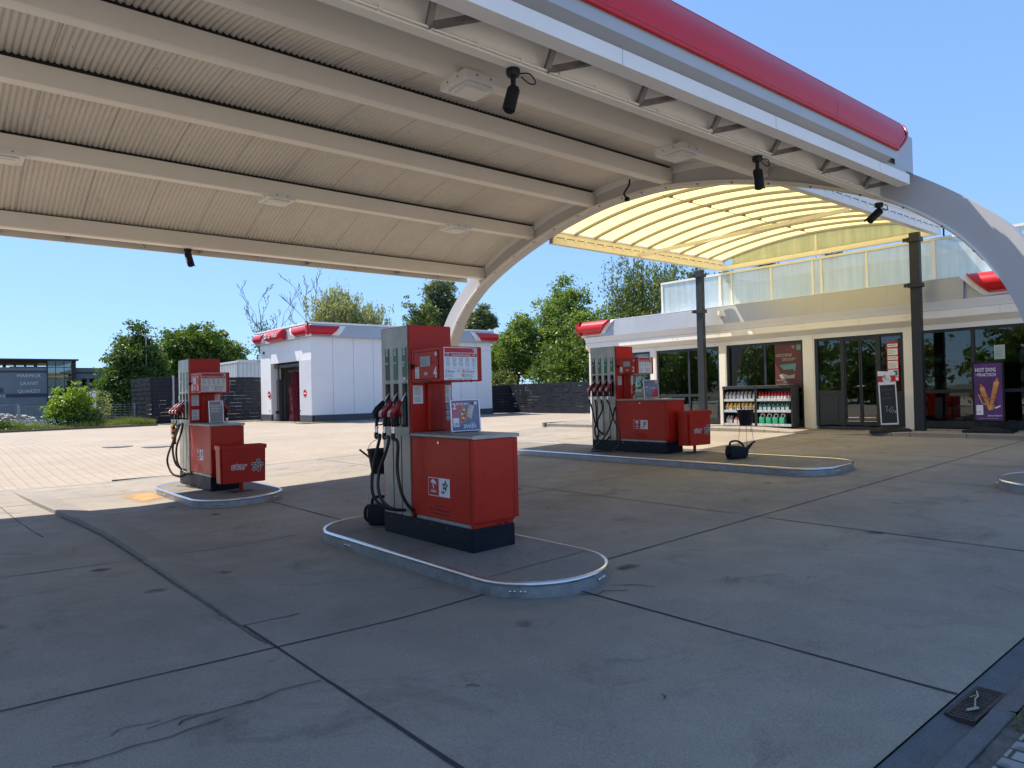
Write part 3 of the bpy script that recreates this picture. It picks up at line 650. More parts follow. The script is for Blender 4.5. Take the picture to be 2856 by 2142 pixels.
for i in range(28): mb.box(-2+i*.47, -1.97+i*.47, 4.67, 4.71, 4.535, 4.57)
mb.build('conduit', M['beam'], can)
mb = MB(); mb.tube([(XB, 14.71, 4.68), (11.2, 14.71, 4.68)], .010, 6)
mb.build('conduit', M['beam'], can)
# far side trim
mb = MB(); mb.rbox(FX0, 11.3, 15.22, 15.27, 4.60, 4.72, .006); mb.box(FX0, 11.3, 15.27, 15.32, 4.70, 5.30); mb.box(FX0, 11.3, 14.96, 15.22, 4.755, 4.78)
mb.build('far_trim', M['cream'], can)
mb = MB(); mb.box(FX0, 11.25, 14.98, 15.215, 4.725, 4.75); mb.build('gutter_bed', M['seam'], can)
for i in range(12):
    xv = -2.4+1.15*i; mb = MB()
    if i % 2: mb.bar((xv, 14.95, 4.66), (xv+.14, 15.22, 4.655), .03, .02)
    else:
        mb.box(xv-.04, xv+.04, 14.96, 15.22, 4.695, 4.71); mb.box(xv-.02, xv+.02, 15.02, 15.06, 4.62, 4.695); mb.box(xv-.02, xv+.02, 15.14, 15.18, 4.62, 4.695)
    mb.build('strut', M['galv'], can)
# lamps under the beams
def lamp(x, y, z, lb):
    g = thing('canopy_light', lb, 'ceiling light', (0, 0, 0), 'square lights under the canopy beams')
    MB().rbox(-.26, .26, -.26, .26, -.015, .085, .006).build('housing', M['whitep'], g)
    mb = MB(); mb.rbox(-.19, .19, -.19, .19, -.045, -.016, .012); mb.build('lamp_ring', M['whitep'], g, smooth=40)
    MB().rbox(-.15, .15, -.13, .13, -.055, -.046, .004).build('diffuser', M['diff'], g)
    mb = MB()
    for xx, yy in ((-.262, -.1), (-.262, .1)): mb.cyl((xx-.004, yy, .04), .014, .006, 10, axis='x')
    for xx in (-.1, .1): mb.cyl((xx, -.267, .04), .014, .006, 10, axis='y')
    mb.build('screw', M['inkgrey'], g); g.location = (x, y, z); return g
for a in ((1.05, 12.86, 5.30, 'square white canopy light cut by the left edge of the photo'), (5.2, 12.86, 5.30, 'square white light below the second lowest beam, left of the middle'),
          (9.25, 12.86, 5.30, 'square white light below the second lowest beam, nearest the big arch'), (5.1, 6.72, 5.26, 'square white light right behind the large hanging camera'),
          (9.1, 6.72, 5.26, 'square white light above the arch on the beam nearest the red fascia')): lamp(*a)
# cameras
def camera(x, y, z, yaw, tilt, lb, s=1.0, stem=.24, loop=True):
    g = thing('security_camera', lb, 'camera', (0, 0, 0), 'black bullet cameras on the canopy')
    MB().lathe((0, 0, 0), [(0, 0), (.075*s, 0), (.075*s, -.05*s), (.06*s, -.075*s), (0, -.075*s)], 18).build('mount', M['black'], g, smooth=40)
    d = Vector((math.cos(yaw)*math.cos(tilt), math.sin(yaw)*math.cos(tilt), -math.sin(tilt)))
    e = Vector((0, 0, -stem*s)); MB().tube([(0, 0, -.06*s), e*.6, e], .028*s, 10).build('arm', M['black'], g, smooth=50)
    c0 = e-d*.02; mb = MB(); mb.tube([c0-d*.02, c0, c0+d*.28*s, c0+d*.29*s], [.05*s, .065*s, .065*s, .055*s], 16)
    u = Vector((0, 0, 1))-d*d.z; u.normalize(); r = d.cross(u)
    sh = []
    for t in (0, .34*s):
        for k in range(7):
            a = math.radians(-70+k*140/6); sh.append(c0+d*t+(u*math.cos(a)+r*math.sin(a))*.075*s)
    mb.add(sh, [(i, i+1, 7+i+1, 7+i) for i in range(6)])
    body = mb.build('body', M['black'], g, smooth=40)
    MB().tube([c0+d*.29*s, c0+d*.295*s], .045*s, 16).build('lens', M['dkslot'], body)
    ctr = c0+d*.15*s+r*.068*s; MB().obox(ctr, (.05*s, .0015, .02*s), Matrix((d, r, u)).transposed()).build('sticker', M['paper'], body)
    if loop: MB().tube(smooth_path([(.06*s, 0, -.03*s), (.18*s, -.05, -.02*s), (.30*s, -.02, -.07*s), (.24*s, .0, -.09*s), (.12*s, .01, -.04*s)], 6), .008*s, 6).build('cable', M['black'], g, smooth=60)
    g.location = (x, y, z)
camera(4.12, 4.80, 4.515, math.radians(205), math.radians(62), 'largest black camera hanging under the near canopy edge', .84)
camera(8.1, 4.80, 4.515, math.radians(225), math.radians(72), 'black camera under the canopy edge between bracket five and six', .84)
camera(11.38, 4.72, 4.42, math.radians(150), math.radians(40), 'black camera on the arch next to the red fascia end', .84, stem=.16)
camera(4.22, 14.98, 4.66, math.radians(285), math.radians(65), 'small black camera under the far canopy edge against the sky', .95, .12, False)
t = MB().tube(smooth_path([(11.40, 9.66, 6.0), (11.30, 9.60, 5.85), (11.26, 9.70, 5.70), (11.28, 9.66, 5.62)], 6), .02, 6)
t.lathe((11.28, 9.64, 5.57), [(0, -.05), (.05, -.04), (.06, 0), (.04, .04), (0, .05)], 12)
tag(t.build('cable_coil', M['black'], loc=(11.28, 9.64, 5.6), smooth=50), 'black coiled cable hanging at the crown of the arch', 'cable')

# ------------------------------------------------------------------ yellow entrance canopy
yc = thing('entrance_canopy', 'yellow translucent vaulted canopy between the arch and the shop', 'canopy', (15.5, 9.55, 0))
GY0, GY1, GX0, GX1 = 6.62, 12.45, 11.83, 19.03
def zv(y):
    w = abs(y-9.535); R = (2.92**2+.33**2)/(2*.33); return 5.52+.33-R+math.sqrt(R*R-w*w)
ribx = [18.93-.705*i for i in range(10)]
yb = list(np.linspace(GY0, GY1, 21))
for i in range(9):
    a, b = ribx[i+1]+.035, ribx[i]-.035; mb = MB()
    for j in range(20): mb.quad((a, yb[j], zv(yb[j])+.03), (b, yb[j], zv(yb[j])+.03), (b, yb[j+1], zv(yb[j+1])+.03), (a, yb[j+1], zv(yb[j+1])+.03))
    mb.build('roof_panel', M['yel'], yc, smooth=40, fix=False)
mb = MB()
for j in range(20): mb.quad((11.83, yb[j], zv(yb[j])+.03), (ribx[-1]-.035, yb[j], zv(yb[j])+.03), (ribx[-1]-.035, yb[j+1], zv(yb[j+1])+.03), (11.83, yb[j+1], zv(yb[j+1])+.03))
mb.build('roof_panel', M['yel'], yc, smooth=40, fix=False)
for x in ribx:
    A = [(y, zv(y)-.03) for y in yb]; B = [(y, zv(y)+.035) for y in yb]
    MB().sweep(A, B, 'x', x-.030, x+.030).build('rib', M['rib'], yc, smooth=40)
    if x != ribx[0]: MB().box(x-.05, x+.05, 9.5, 9.57, zv(9.5)-.06, zv(9.5)-.02).build('cleat', M['galvd'], yc)
MB().tube([(12.3, 9.535, 5.79), (18.9, 9.535, 5.79)], .009, 6).build('tie_wire', M['galvd'], yc)
for k, y in enumerate((GY1, GY0-.14)):
    mb = MB(); mb.box(GX0, GX1, y, y+.14, 5.22, 5.235); mb.box(GX0, GX1, y+(.0 if k == 0 else .0), y+.016, 5.235, 5.50); mb.box(GX0, GX1, y+.124, y+.14, 5.235, 5.50)
    mb.box(GX0, GX1, y-.02, y+.16, 5.50, 5.53); mb.box(GX1-.015, GX1, y+.016, y+.124, 5.235, 5.50)
    gut = mb.build('gutter_beam', M['cream'], yc)
    mb = MB(); yf = y-.004
    n = 20
    for i in range(n):
        xa = GX0+.12+i*.352
        mb.box(xa, xa+.25, yf, y+.0, 5.375, 5.388)
    mb.build('slot', M['dkslot'], gut)
    mb = MB()
    for i in range(n):
        xa = GX0+.02+i*.352; mb.box(xa, xa+.085, y-.012, y-.001, 5.335, 5.425)
    mb.build('cover_tab', M['cream'], gut)
mb = MB(); n = 20; A = [(y, 5.36) for y in yb[1:-1]]; B = [(y, max(5.365, zv(y)-.03)) for y in yb[1:-1]]
MB().sweep(A, B, 'x', 18.955, 18.975).build('gable_sheet', M['gable'], yc)
mb = MB(); mb.rbox(18.90, 19.03, GY0, GY1, 5.22, 5.30, .006); mb.rbox(18.93, 19.0, GY0, GY1, 5.302, 5.36, .004); mb.box(18.90, 18.95, 9.50, 9.56, 5.3, 5.80); mb.build('gable_frame', M['cream'], yc)
mb = MB(); rr = random.Random(3)
for i in range(90): a = GY0+.1+i*.063; mb.box(18.925, 18.95, a, a+rr.uniform(.01, .04), 5.362, 5.362+rr.uniform(.004, .014))
mb.build('sealant', mk('old_sealant', (.42, .36, .22), .9), yc)
MB().bar((14.98, 12.43, 5.27), (14.84, 6.75, 5.27), .05, .09).build('brace', M['cream'], yc)
for y in (12.68, 6.65):
    mb = MB(); mb.rbox(18.13, 18.27, y+.0, y+.22, pz(18.2, y)-.02, 5.22, .008); p = mb.build('post', M['anth'], yc)
    for z in (5.0, 3.92): 
        mb = MB(); mb.box(18.08, 18.32, y-.03, y+.25, z, z+.105); mb.box(18.06, 18.10, y+.25, y+.33, z+.01, z+.095)
        mb.cyl((18.07, y+.30, z+.05), .012, .015, 8, axis='x'); mb.build('clamp', M['anth'], p)
t = MB().tube(smooth_path([(19.0, 6.45, 5.50), (19.04, 6.42, 5.35), (19.06, 6.40, 5.15), (19.3, 6.2, 5.05), (19.6, 6.0, 5.08)], 8), .02, 8)
t.build('down_pipe', M['black'], yc, smooth=60)
# ------------------------------------------------------------------ logos and little emblems (flat marks in a plane o, r, u)
def ring(mb, o, r, u, R, w, m, n=20, sq=0):
    o = Vector(o); r = Vector(r); u = Vector(u)
    if sq:
        n = 4; ph = {1: math.pi/4, 2: 0}[sq]
    else: ph = 0
    vs = []
    for k in range(n):
        a = 2*math.pi*k/n+ph
        for q in (R, R-w): vs.append(o+r*math.cos(a)*q+u*math.sin(a)*q)
    mb.add(vs, [(2*k, 2*k+1, (2*k+3) % (2*n), (2*k+2) % (2*n)) for k in range(n)], m)
def disc(mb, o, r, u, R, m, n=20, ry=None):
    o = Vector(o); r = Vector(r); u = Vector(u)
    mb.add([o+r*math.cos(2*math.pi*k/n)*R+u*math.sin(2*math.pi*k/n)*(ry or R) for k in range(n)], [tuple(range(n))], m)
def rect(mb, o, r, u, w, h, m):
    o = Vector(o); r = Vector(r); u = Vector(u); mb.quad(o, o+r*w, o+r*w+u*h, o+u*h, m)
def poly(mb, o, r, u, pts, s, m):
    o = Vector(o); r = Vector(r); u = Vector(u); mb.add([o+r*x*s+u*y*s for x, y in pts], [tuple(range(len(pts)))], m)
def stroke(mb, o, r, u, pts, w, s, m):
    o = Vector(o); r = Vector(r); u = Vector(u)
    for (x0, y0), (x1, y1) in zip(pts[:-1], pts[1:]):
        d = Vector((x1-x0, y1-y0)).normalized(); nx, ny = -d.y*w/2, d.x*w/2
        mb.add([o+r*(x*s)+u*(y*s) for x, y in ((x0+nx, y0+ny), (x1+nx, y1+ny), (x1-nx, y1-ny), (x0-nx, y0-ny))], [(0, 1, 2, 3)], m)
def eagle(mb, o, r, u, s, m):
    poly(mb, o, r, u, [(-.46, .12), (-.38, .30), (-.22, .44), (.0, .50), (.12, .46), (.02, .40), (-.10, .30), (-.16, .18), (-.18, .08), (-.30, .18)], s, m)
    poly(mb, o, r, u, [(-.14, .22), (.0, .38), (.16, .42), (.33, .34), (.46, .14), (.48, -.06), (.36, .04), (.26, .12), (.14, .12), (.02, .06)], s, m)
    poly(mb, o, r, u, [(-.16, .12), (.02, .0), (.10, -.18), (.12, -.46), (.02, -.36), (-.08, -.16)], s, m)
def star(mb, o, r, u, s, m, w=.09):
    P = [(-.06, .10), (-.42, .16), (-.14, -.06), (-.34, -.40), (-.02, -.20), (.20, -.50), (.22, -.12), (.52, .10), (.20, .12), (.16, .52), (-.04, .14)]
    stroke(mb, o, r, u, P+[P[0]], w, s, m); stroke(mb, o, r, u, [(.16, .52), (.0, .1), (.20, -.5)], w*.7, s, m)
def logo_plate(mb, o, r, u, w, h):
    """red and white double plate with eagle head and star; materials 0 white 1 red 2 ink"""
    o = Vector(o); r = Vector(r); u = Vector(u)
    rect(mb, o, r, u, w, h, 0); nn = u.cross(r)*0; e = (r.cross(u))*.0012
    rect(mb, o+e+r*.006+u*.006, r, u, w/2-.006, h-.012, 1)
    eagle(mb, o+e*2+r*(w*.25)+u*(h*.62), r, u, w*.28, 0); mb.text('ORLEN', o+e*2+r*(w*.25)+u*(h*.2), r, u, h*.17, 0, .03, 'c')
    star(mb, o+e*2+r*(w*.78)+u*(h*.62), r, u, w*.26, 2, .1); mb.text('star', o+e*2+r*(w*.70)+u*(h*.2), r, u, h*.24, 1, .03, 'c')

def pseudo(mb, o, r, u, w, h, rows, m, seed=1):
    """fine print rows"""
    q = random.Random(seed); o = Vector(o); r = Vector(r); u = Vector(u); lh = h/rows
    for i in range(rows):
        x = 0.0; end = w*q.uniform(.7, 1)
        while x < end:
            ww = min(q.uniform(.06, .2)*w, end-x); rect(mb, o+r*x+u*(h-(i+.75)*lh), r, u, ww, lh*.42, m); x += ww+.03*w

# ------------------------------------------------------------------ fuel pumps
def make_pump(name, label, loc, nn, lc, lcol, number, hoses, strips, ad):
    """local frame: x into the pump from the lane side, y along the island, z up"""
    g = thing('fuel_pump', label, 'fuel pump', loc, 'red fuel pumps on the islands')
    ox, oy, oz = loc; Wd = .53; yc0 = lc; y1 = lc+lcol
    def B(mb, nm, mats, par=None, sm=None):
        mb.v = [(x+ox, y+oy, z+oz) for x, y, z in mb.v]; return mb.build(nm, mats, par or g, smooth=sm)
    B(MB().rbox(.0, .51, 0, y1-.01, -.02, .20, .006), 'plinth', M['blackp'])
    mb = MB(); 
    for k in range(6): mb.cyl((-.004, .15+k*y1/6.2, .175-.012*k % .02), .006, .008, 8, axis='x')
    B(mb, 'plinth_bolt', M['steelb'])
    B(MB().box(.012, .50, .02, lc-.06, .2, .232), 'metal_strip', M['galv'])
    cab = B(MB().rbox(.006, .515, 0.0, lc+.005, .235, 1.035, .008).rbox(.012, .50, .008, .035, .20, .236, .003), 'cabinet', M['red'])
    mb = MB(); mb.box(.004, .007, .025, .028, .25, 1.03); B(mb, 'door_gap', M['dkslot'], cab)
    B(MB().rbox(.003, .54, -.035, -.001, .26, 1.03, .006), 'end_door', M['red'], cab)
    mb = MB(); mb.box(.485, .488, -.0365, -.034, .27, 1.02); mb.lathe((.0, 0, 0), [(0, 0)], 3) if 0 else None
    B(mb, 'door_gap', M['dkslot'], cab)
    mb = MB(); mb.rbox(.30, .35, -.002, .006, .212, .222, .003); mb.rbox(.38, .43, -.002, .006, .212, .222, .003); B(mb, 'vent_hole', M['dkslot'], cab)
    mb = MB(); mb.cyl((-.004, lc*.52, .985), .013, .012, 12, axis='x'); B(mb, 'lock', M['steelb'], cab)
    # counter with rounded front edge
    pr = [(.0+.02*(1-math.cos(a)), 1.045+.022*math.sin(a)) for a in np.linspace(-1.2, 1.57, 7)]
    poly_ = [(-.012, 1.034), (-.018, 1.046), (-.014, 1.06), (.002, 1.070), (.555, 1.070), (.555, 1.038), (.55, 1.034)]
    mb = MB(); mb.prism([(x, z) for x, z in poly_], 'y', -.045, lc+.004); B(mb, 'countertop', M['steel'], None, 40)
    # column
    B(MB().rbox(.012, Wd, lc+.006, lc+.045, .2, 2.19, .004).box(.10, Wd-.10, lc+.045, y1-.03, .2, 2.185).rbox(.012, Wd, y1-.03, y1, .2, 2.19, .004).rbox(.02, Wd-.006, lc+.01, y1-.005, 2.16, 2.195, .004), 'column', M['red'])
    B(MB().box(.10, .18, lc-.003, lc+.006, 1.08, 1.57).box(.36, .36+.003, lc-.003, lc+.006, 1.08, 1.57), 'column_edge', M['red']) if 0 else None
    # ventilation panel on the column front (faces -y)
    v = B(MB().rbox(.20, .42, lc-.03, lc+.005, 1.08, 1.585, .008), 'vent_panel', M['red'])
    mb = MB()
    for k in range(26):
        for a in (.235, .32): mb.box(a, a+.06, lc-.0325, lc-.0295, 1.10+k*.0175, 1.105+k*.0175)
    B(mb, 'louvre', M['inkred'] if 0 else mkdark, v)
    # price sheets on the column front
    for i, (xa, xb, za, zb) in enumerate(((.035, .155, 1.37, 1.56), (.425, .515, 1.37, 1.56))+(((.035, .155, 1.12, 1.30),) if number == '6' else ())):
        mb = MB(); mb.box(xa, xb, lc+.001, lc+.0055, za, zb, 0)
        pseudo(mb, (xa+.012, lc-.0003, za+.09), (1, 0, 0), (0, 0, 1), xb-xa-.03, zb-za-.10, 7, 1, 5+i)
        pseudo(mb, (xa+.012, lc-.0003, za+.015), (1, 0, 0), (0, 0, 1), xb-xa-.03, .06, 5, 1, 9+i)
        B(mb, 'notice', [M['paper'], M['inkgrey']])
    mb = MB()
    for k, (z, mm) in enumerate(((1.33, 1), (1.265, 2), (1.205, 2))):
        disc(mb, (.47, lc+.003, z), (1, 0, 0), (0, 0, 1), .026, 0); ring(mb, (.47, lc+.0018, z), (1, 0, 0), (0, 0, 1), .020, .006, mm); rect(mb, (.458, lc+.0015, z-.005), (1, 0, 0), (0, 0, 1), .024, .008, mm)
    B(mb, 'round_sticker', [M['paper'], M['ink'], M['blue']])
    # steel sides with channels, fuel labels, nozzle pockets
    ya, yb2 = lc+.045, y1-.03; n = len(nn)
    for side in (0, 1):
        def X(a): return a if side == 0 else Wd-a+.0
        def bx(mb, a, b, *q, m=0):
            x0, x1 = sorted((X(a), X(b))); mb.box(x0, x1, *q, m); return mb
        mb = MB()
        bx(mb, .0, .03, ya, yb2, .20, .995) if 0 else None
        grooves = [y-(nn[0]-nn[1])/2 for y in nn] if n > 1 else []
        edges = sorted(set([ya, yb2])); gw = .022
        segs = []; cur = ya
        for gy in sorted(grooves):
            if cur < gy-gw/2: segs.append((cur, gy-gw/2))
            cur = gy+gw/2
        if cur < yb2: segs.append((cur, yb2))
        for a, b in segs: bx(mb, .0, .03, a, b, .20, 1.03)
        lo, hi = 1.15, 1.585; hw = .037
        cur = ya
        for y in sorted(nn):
            bx(mb, 0, .03, cur, y-hw, 1.03, 2.185); cur = y+hw
        bx(mb, 0, .03, cur, yb2, 1.03, 2.185)
        for y in nn:
            bx(mb, 0, .03, y-hw, y+hw, hi, 2.185); bx(mb, 0, .03, y-hw, y+hw, 1.03, lo)
        sp = B(mb, 'steel_front', M['steel'])
        mb = MB(); bx(mb, .078, .085, ya, yb2, .20, 2.1); B(mb, 'dark_backing', M['dkslot'], sp)
        mb = MB()
        for y in nn:
            bx(mb, -.006, .0, y-hw-.006, y-hw, lo-.02, hi+.005); bx(mb, -.006, .0, y+hw, y+hw+.006, lo-.02, hi+.005); bx(mb, -.03, .0, y-hw, y+hw, lo-.02, lo+.005)
        B(mb, 'pocket_frame', M['black'], sp)
        for y, (cl, tx) in zip(nn, strips):
            mb = MB(); bx(mb, -.0035, -.0005, y-.042, y+.042, 1.625, 1.965, m=0)
            rr_, s_ = ((0, -1, 0), 1) if side == 0 else ((0, 1, 0), -1); xo = X(-.0045)
            y0 = y+.036 if side == 0 else y-.036
            for q, line in enumerate(tx.split('\n')): mb.text(line, (xo, y0, 1.80-.036*q), rr_, (0, 0, 1), .030, 1, .025, 'l', .72)
            x0, x1 = sorted((X(-.0045), X(-.0065)))
            mb.box(x0, x1, y-.014, y+.014, 1.885, 1.965, 1)
            for zz in (1.90, 1.925, 1.945): rect(mb, (X(-.0075), y-.007, zz), (0, 1, 0), (0, 0, 1), .014, .011, 2)
            ring(mb, (X(-.002), y, 1.603), (0, 1, 0), (0, 0, 1), .013, .006, 3)
            if tx.startswith('Super\nE10'): mb.box(x0, x1, y-.03, y+.03, 1.628, 1.65, 1)
            B(mb, 'fuel_label', [M[cl], M['paper'], M['ink'], M['blue']], sp)
    # display head
    ha, hb = lc-.58, lc+.004
    hd = B(MB().rbox(.02, .50, ha+.0, hb, 1.585, 1.935, .012), 'display_head', M['red'])
    mb = MB()
    mb.rbox(.014, .022, ha+.08, hb-.06, 1.62, 1.895, .004)
    dr = B(mb, 'display_door', M['red'], hd)
    mb = MB()
    for a, b, c, d in ((ha+.078, ha+.081, 1.62, 1.895), (hb-.062, hb-.059, 1.62, 1.895)): mb.box(.012, .0155, a, b, c, d)
    mb.box(.012, .0155, ha+.08, hb-.06, 1.617, 1.620); mb.box(.012, .0155, ha+.08, hb-.06, 1.895, 1.898); B(mb, 'door_gap', M['dkslot'], dr)
    mb = MB(); mb.rbox(.006, .014, hb-.37, hb-.19, 1.745, 1.85, .003, 0)
    for zz in (1.80, 1.762): mb.text('000.00', (.0045, hb-.20, zz), (0, -1, 0), (0, 0, 1), .038, 1, .0, 'l', 1.1)
    mb.rbox(.006, .014, hb-.325, hb-.26, 1.655, 1.69, .003, 0)
    B(mb, 'display', [M['lcd'], M['inkgrey']], dr)
    mb = MB(); mb.text(number, (.0125, ha+.165, 1.632), (0, -1, 0), (0, 0, 1), .15, 0, .02, 'l', .85)
    mb.text('€', (.0125, hb-.385, 1.815), (0, -1, 0), (0, 0, 1), .028, 1); mb.text('Liter', (.0125, hb-.385, 1.775), (0, -1, 0), (0, 0, 1), .028, 1)
    disc(mb, (.0125, ha+.115, 1.865), (0, -1, 0), (0, 0, 1), .022, 0); ring(mb, (.0118, ha+.115, 1.865), (0, -1, 0), (0, 0, 1), .016, .004, 2)
    rect(mb, (.0125, hb-.085, 1.63), (0, -1, 0), (0, 0, 1), .075, .115, 0)
    mb.text('STOP', (.0115, hb-.090, 1.72), (0, -1, 0), (0, 0, 1), .026, 1, .01, 'l', .9)
    pseudo(mb, (.0115, hb-.092, 1.67), (0, -1, 0), (0, 0, 1), .06, .035, 2, 2, 3); pseudo(mb, (.0115, hb-.092, 1.637), (0, -1, 0), (0, 0, 1), .06, .028, 2, 1, 4)
    rect(mb, (.0105, hb-.12, 1.675), (0, -1, 0), (0, 0, 1), .01, .02, 2) if 0 else None
    B(mb, 'number_and_marks', [M['paper'], M['ink'], M['inkgrey']], dr)
    MBk = MB(); MBk.tube([(.02, hb-.035, 1.755), (-.02, hb-.035, 1.755)], .024, 14); B(MBk, 'knob', M['black'], hd, 40)
    mb = MB(); mb.box(-.004, .02, hb-.38, hb-.18, 1.597, 1.603); B(mb, 'drip_edge', M['black'], hd)
    # information sheet facing -y on the head
    mb = MB(); y = ha-.006
    mb.rbox(.028, .435, y, ha+.002, 1.600, 1.925, .002, 0)
    r, u = (1, 0, 0), (0, 0, 1); yy = y-.0015
    rect(mb, (.034, yy, 1.872), r, u, .395, .046, 1); rect(mb, (.034, yy, 1.832), r, u, .395, .034, 1)
    mb.text('Achtung Videoüberwachung', (.231, yy-.001, 1.841), r, u, .026, 0, .012, 'c', .8)
    for xx in (.05, .375): stroke(mb, (xx, yy-.001, 1.85), r, u, [(0, 0), (.3, .25), (.7, .3), (1, .05), (1, -.1), (0, -.1), (0, 0)], .1, .036, 0)
    rect(mb, (.398, yy-.001, 1.876), r, u, .026, .036, 0); star(mb, (.411, yy-.002, 1.896), r, u, .02, 2); eagle(mb, (.382, yy-.001, 1.898), r, u, .02, 0)
    for k in range(5):
        cx_ = .073+k*.079; z = 1.755
        for w_, h_, dz in ((.042, .026, .038),): 
            o = Vector((cx_-w_/2, yy, z+dz)); stroke(mb, o, r, u, [(0, 0), (w_, 0), (w_, h_), (0, h_), (0, 0)], .0022, 1, 2); pseudo(mb, o+Vector((.004, 0, .004)), r, u, w_-.008, h_-.008, 3, 3, k)
        if k < 3: ring(mb, (cx_, yy, z+.008), r, u, .022, .0032, 2)
        elif k == 3: ring(mb, (cx_, yy, z+.008), r, u, .029, .0032, 2, sq=1)
        else: ring(mb, (cx_, yy, z+.008), r, u, .026, .0032, 2, sq=2)
        mb.text(['E10', 'E5', 'E5', 'B7', 'H'][k], (cx_, yy, z), r, u, .019, 2, .012, 'c', .8)
        o = Vector((cx_-.019, yy, 1.715)); stroke(mb, o, r, u, [(0, 0), (.038, 0), (.038, .016), (0, .016), (0, 0)], .0018, 1, 3)
    for x0 in (.052, .296):
        for k in range(4):
            c_ = (x0+k*.029, yy, 1.683); ring(mb, c_, r, u, .0145, .0028, 4 if k != 2 else 2, sq=2); disc(mb, c_, r, u, .005, 2, 8)
        pseudo(mb, (x0-.015, yy, 1.625), r, u, .12, .038, 5, 3, 11); pseudo(mb, (x0-.015, yy, 1.700), r, u, .07, .006, 1, 2, 3)
    for c_ in ((.258, yy, 1.688), (.258, yy, 1.645)):
        ring(mb, c_, r, u, .018, .004, 4); stroke(mb, c_, r, u, [(-.012, .012), (.012, -.012)], .003, 1, 4); stroke(mb, c_, r, u, [(-.006, -.008), (0, .004), (.006, .006)], .004, 1, 2)
    ring(mb, (.2, yy, 1.690), r, u, .015, .005, 3); poly(mb, (.228, yy, 1.66), r, u, [(-1, -.8), (1, -.8), (0, 1)], .008, 5)
    pseudo(mb, (.07, yy, 1.605), r, u, .30, .010, 1, 2, 2)
    B(mb, 'information_sheet', [M['paper'], M['inkred'], M['ink'], M['inkgrey'], M['inkred'], M['yellowp']], hd)
    mb = MB()
    for xx in (.12, .26, .38): mb.cyl((xx, ha+.03, 1.578), .007, .01, 8)
    mb.box(.47, .474, ha-.002, ha+.001, 1.60, 1.92); B(mb, 'screw', M['black'], hd)
    # plate and writing on the cabinet side
    yl = lc*.52+(.20 if lc < 1.2 else .19)
    mb = MB(); logo_plate(mb, (.0045, yl, .455), (0, -1, 0), (0, 0, 1), .375 if lc > 0 else .38, .182)
    B(mb, 'logo_plate', [M['paper'], M['inkred'], M['ink']], cab)
    mb = MB()
    for k, s_ in enumerate(('Rauchen verboten', 'Motor u. Fremdheizung abstellen', 'Nur zulässige Gefäße befüllen')):
        mb.text(s_, (.0045, yl-.19-.01, .352-k*.040), (0, -1, 0), (0, 0, 1), .033, 0, 0.004, 'c', .82)
    B(mb, 'lettering', M['ink'], cab)
    # nozzles and hoses
    for side in (0, 1):
        for i, y in enumerate(nn):
            if side == 1 and i not in (0, len(nn)-1): continue
            s = 1 if side == 0 else -1; x0 = 0 if side == 0 else Wd
            def P(a, dy, z): return (x0+s*a, y+dy, z)
            blackn = (strips[i][0] == 'navy' and number == '4')
            mb = MB(); mb.tube([P(.035, 0, 1.50), P(-.02, 0, 1.44), P(-.075, 0, 1.355)], [.011, .012, .014], 8)
            noz = B(mb, 'nozzle', M['steelb'], None, 50)
            mb = MB()
            pts = [P(-.055, 0, 1.40), P(-.085, 0, 1.36), P(-.13, 0, 1.315), P(-.165, 0, 1.275), P(-.16, 0, 1.225)]
            mb.tube(pts, [.020, .033, .040, .036, .020], 10); mb.tube([P(-.10, 0, 1.32), P(-.06, 0, 1.25), P(-.045, 0, 1.24)], [.026, .018, .008], 8)
            B(mb, 'hand_guard', M['black'] if blackn else M['guard'], noz, 50)
            if not blackn:
                mb = MB(); c0, c1 = Vector(P(-.108, 0, 1.372)), Vector(P(-.200, 0, 1.288)); w_ = Vector((0, .030, 0)); mb.quad(c0-w_, c0+w_, c1+w_, c1-w_)
                c2 = Vector(P(-.203, 0, 1.243)); mb.quad(c1-w_, c1+w_, c2+w_, c2-w_, 1); B(mb, 'guard_sticker', [M['paper'], M['pinkp']], noz)
            mb = MB(); mb.tube([P(-.14, 0, 1.29), P(-.135, 0, 1.23), P(-.148, 0, 1.165), P(-.15, 0, 1.13)], [.026, .021, .018, .017], 8)
            mb.tube(smooth_path([P(-.08, 0, 1.27), P(-.055, 0, 1.21), P(-.075, 0, 1.155), P(-.13, 0, 1.15)], 4), .008, 6)
            B(mb, 'grip', M['black'], noz, 50)
            mb = MB(); mb.tube([P(-.15, 0, 1.135), P(-.15, 0, 1.115), P(-.15, 0, 1.112), P(-.151, 0, 1.07)], [.022, .022, .017, .017], 10); B(mb, 'swivel', M['steelb'], noz, 40)
            if side == 0:
                pts = [Vector(p) for p in hoses[i]]; d = pts[0]-Vector(P(-.151, 0, 1.075)); pts[0] = Vector(P(-.152, 0, 1.07))
                pts.insert(1, pts[0]+Vector((-.002, 0, -.05)))
                end = pts[-1]; pts.append(end+Vector((.03, 0, 0)))
            else: pts = [Vector(P(-.152, 0, 1.07)), Vector(P(-.17, .02, .8)), Vector(P(-.2, .03, .5)), Vector(P(-.12, .0, .30)), Vector(P(.02, -.02, .27))]
            sm = smooth_path(pts, 7); mb = MB(); mb.tube(sm, .0175, 8); sl = [p for p in sm if p.z > pts[0].z-.14][:12] if number != 'x' else sm[:6]
            sl = sm[:9]; mb.tube(sl, .0225, 8); B(mb, 'hose', M['hose'], None, 60)
    # advertising frame stands on the counter: a thing of its own
    return g
mkdark = mk('dark_red_shadow_gap', (.10, .006, .005), .6, 0, .05)

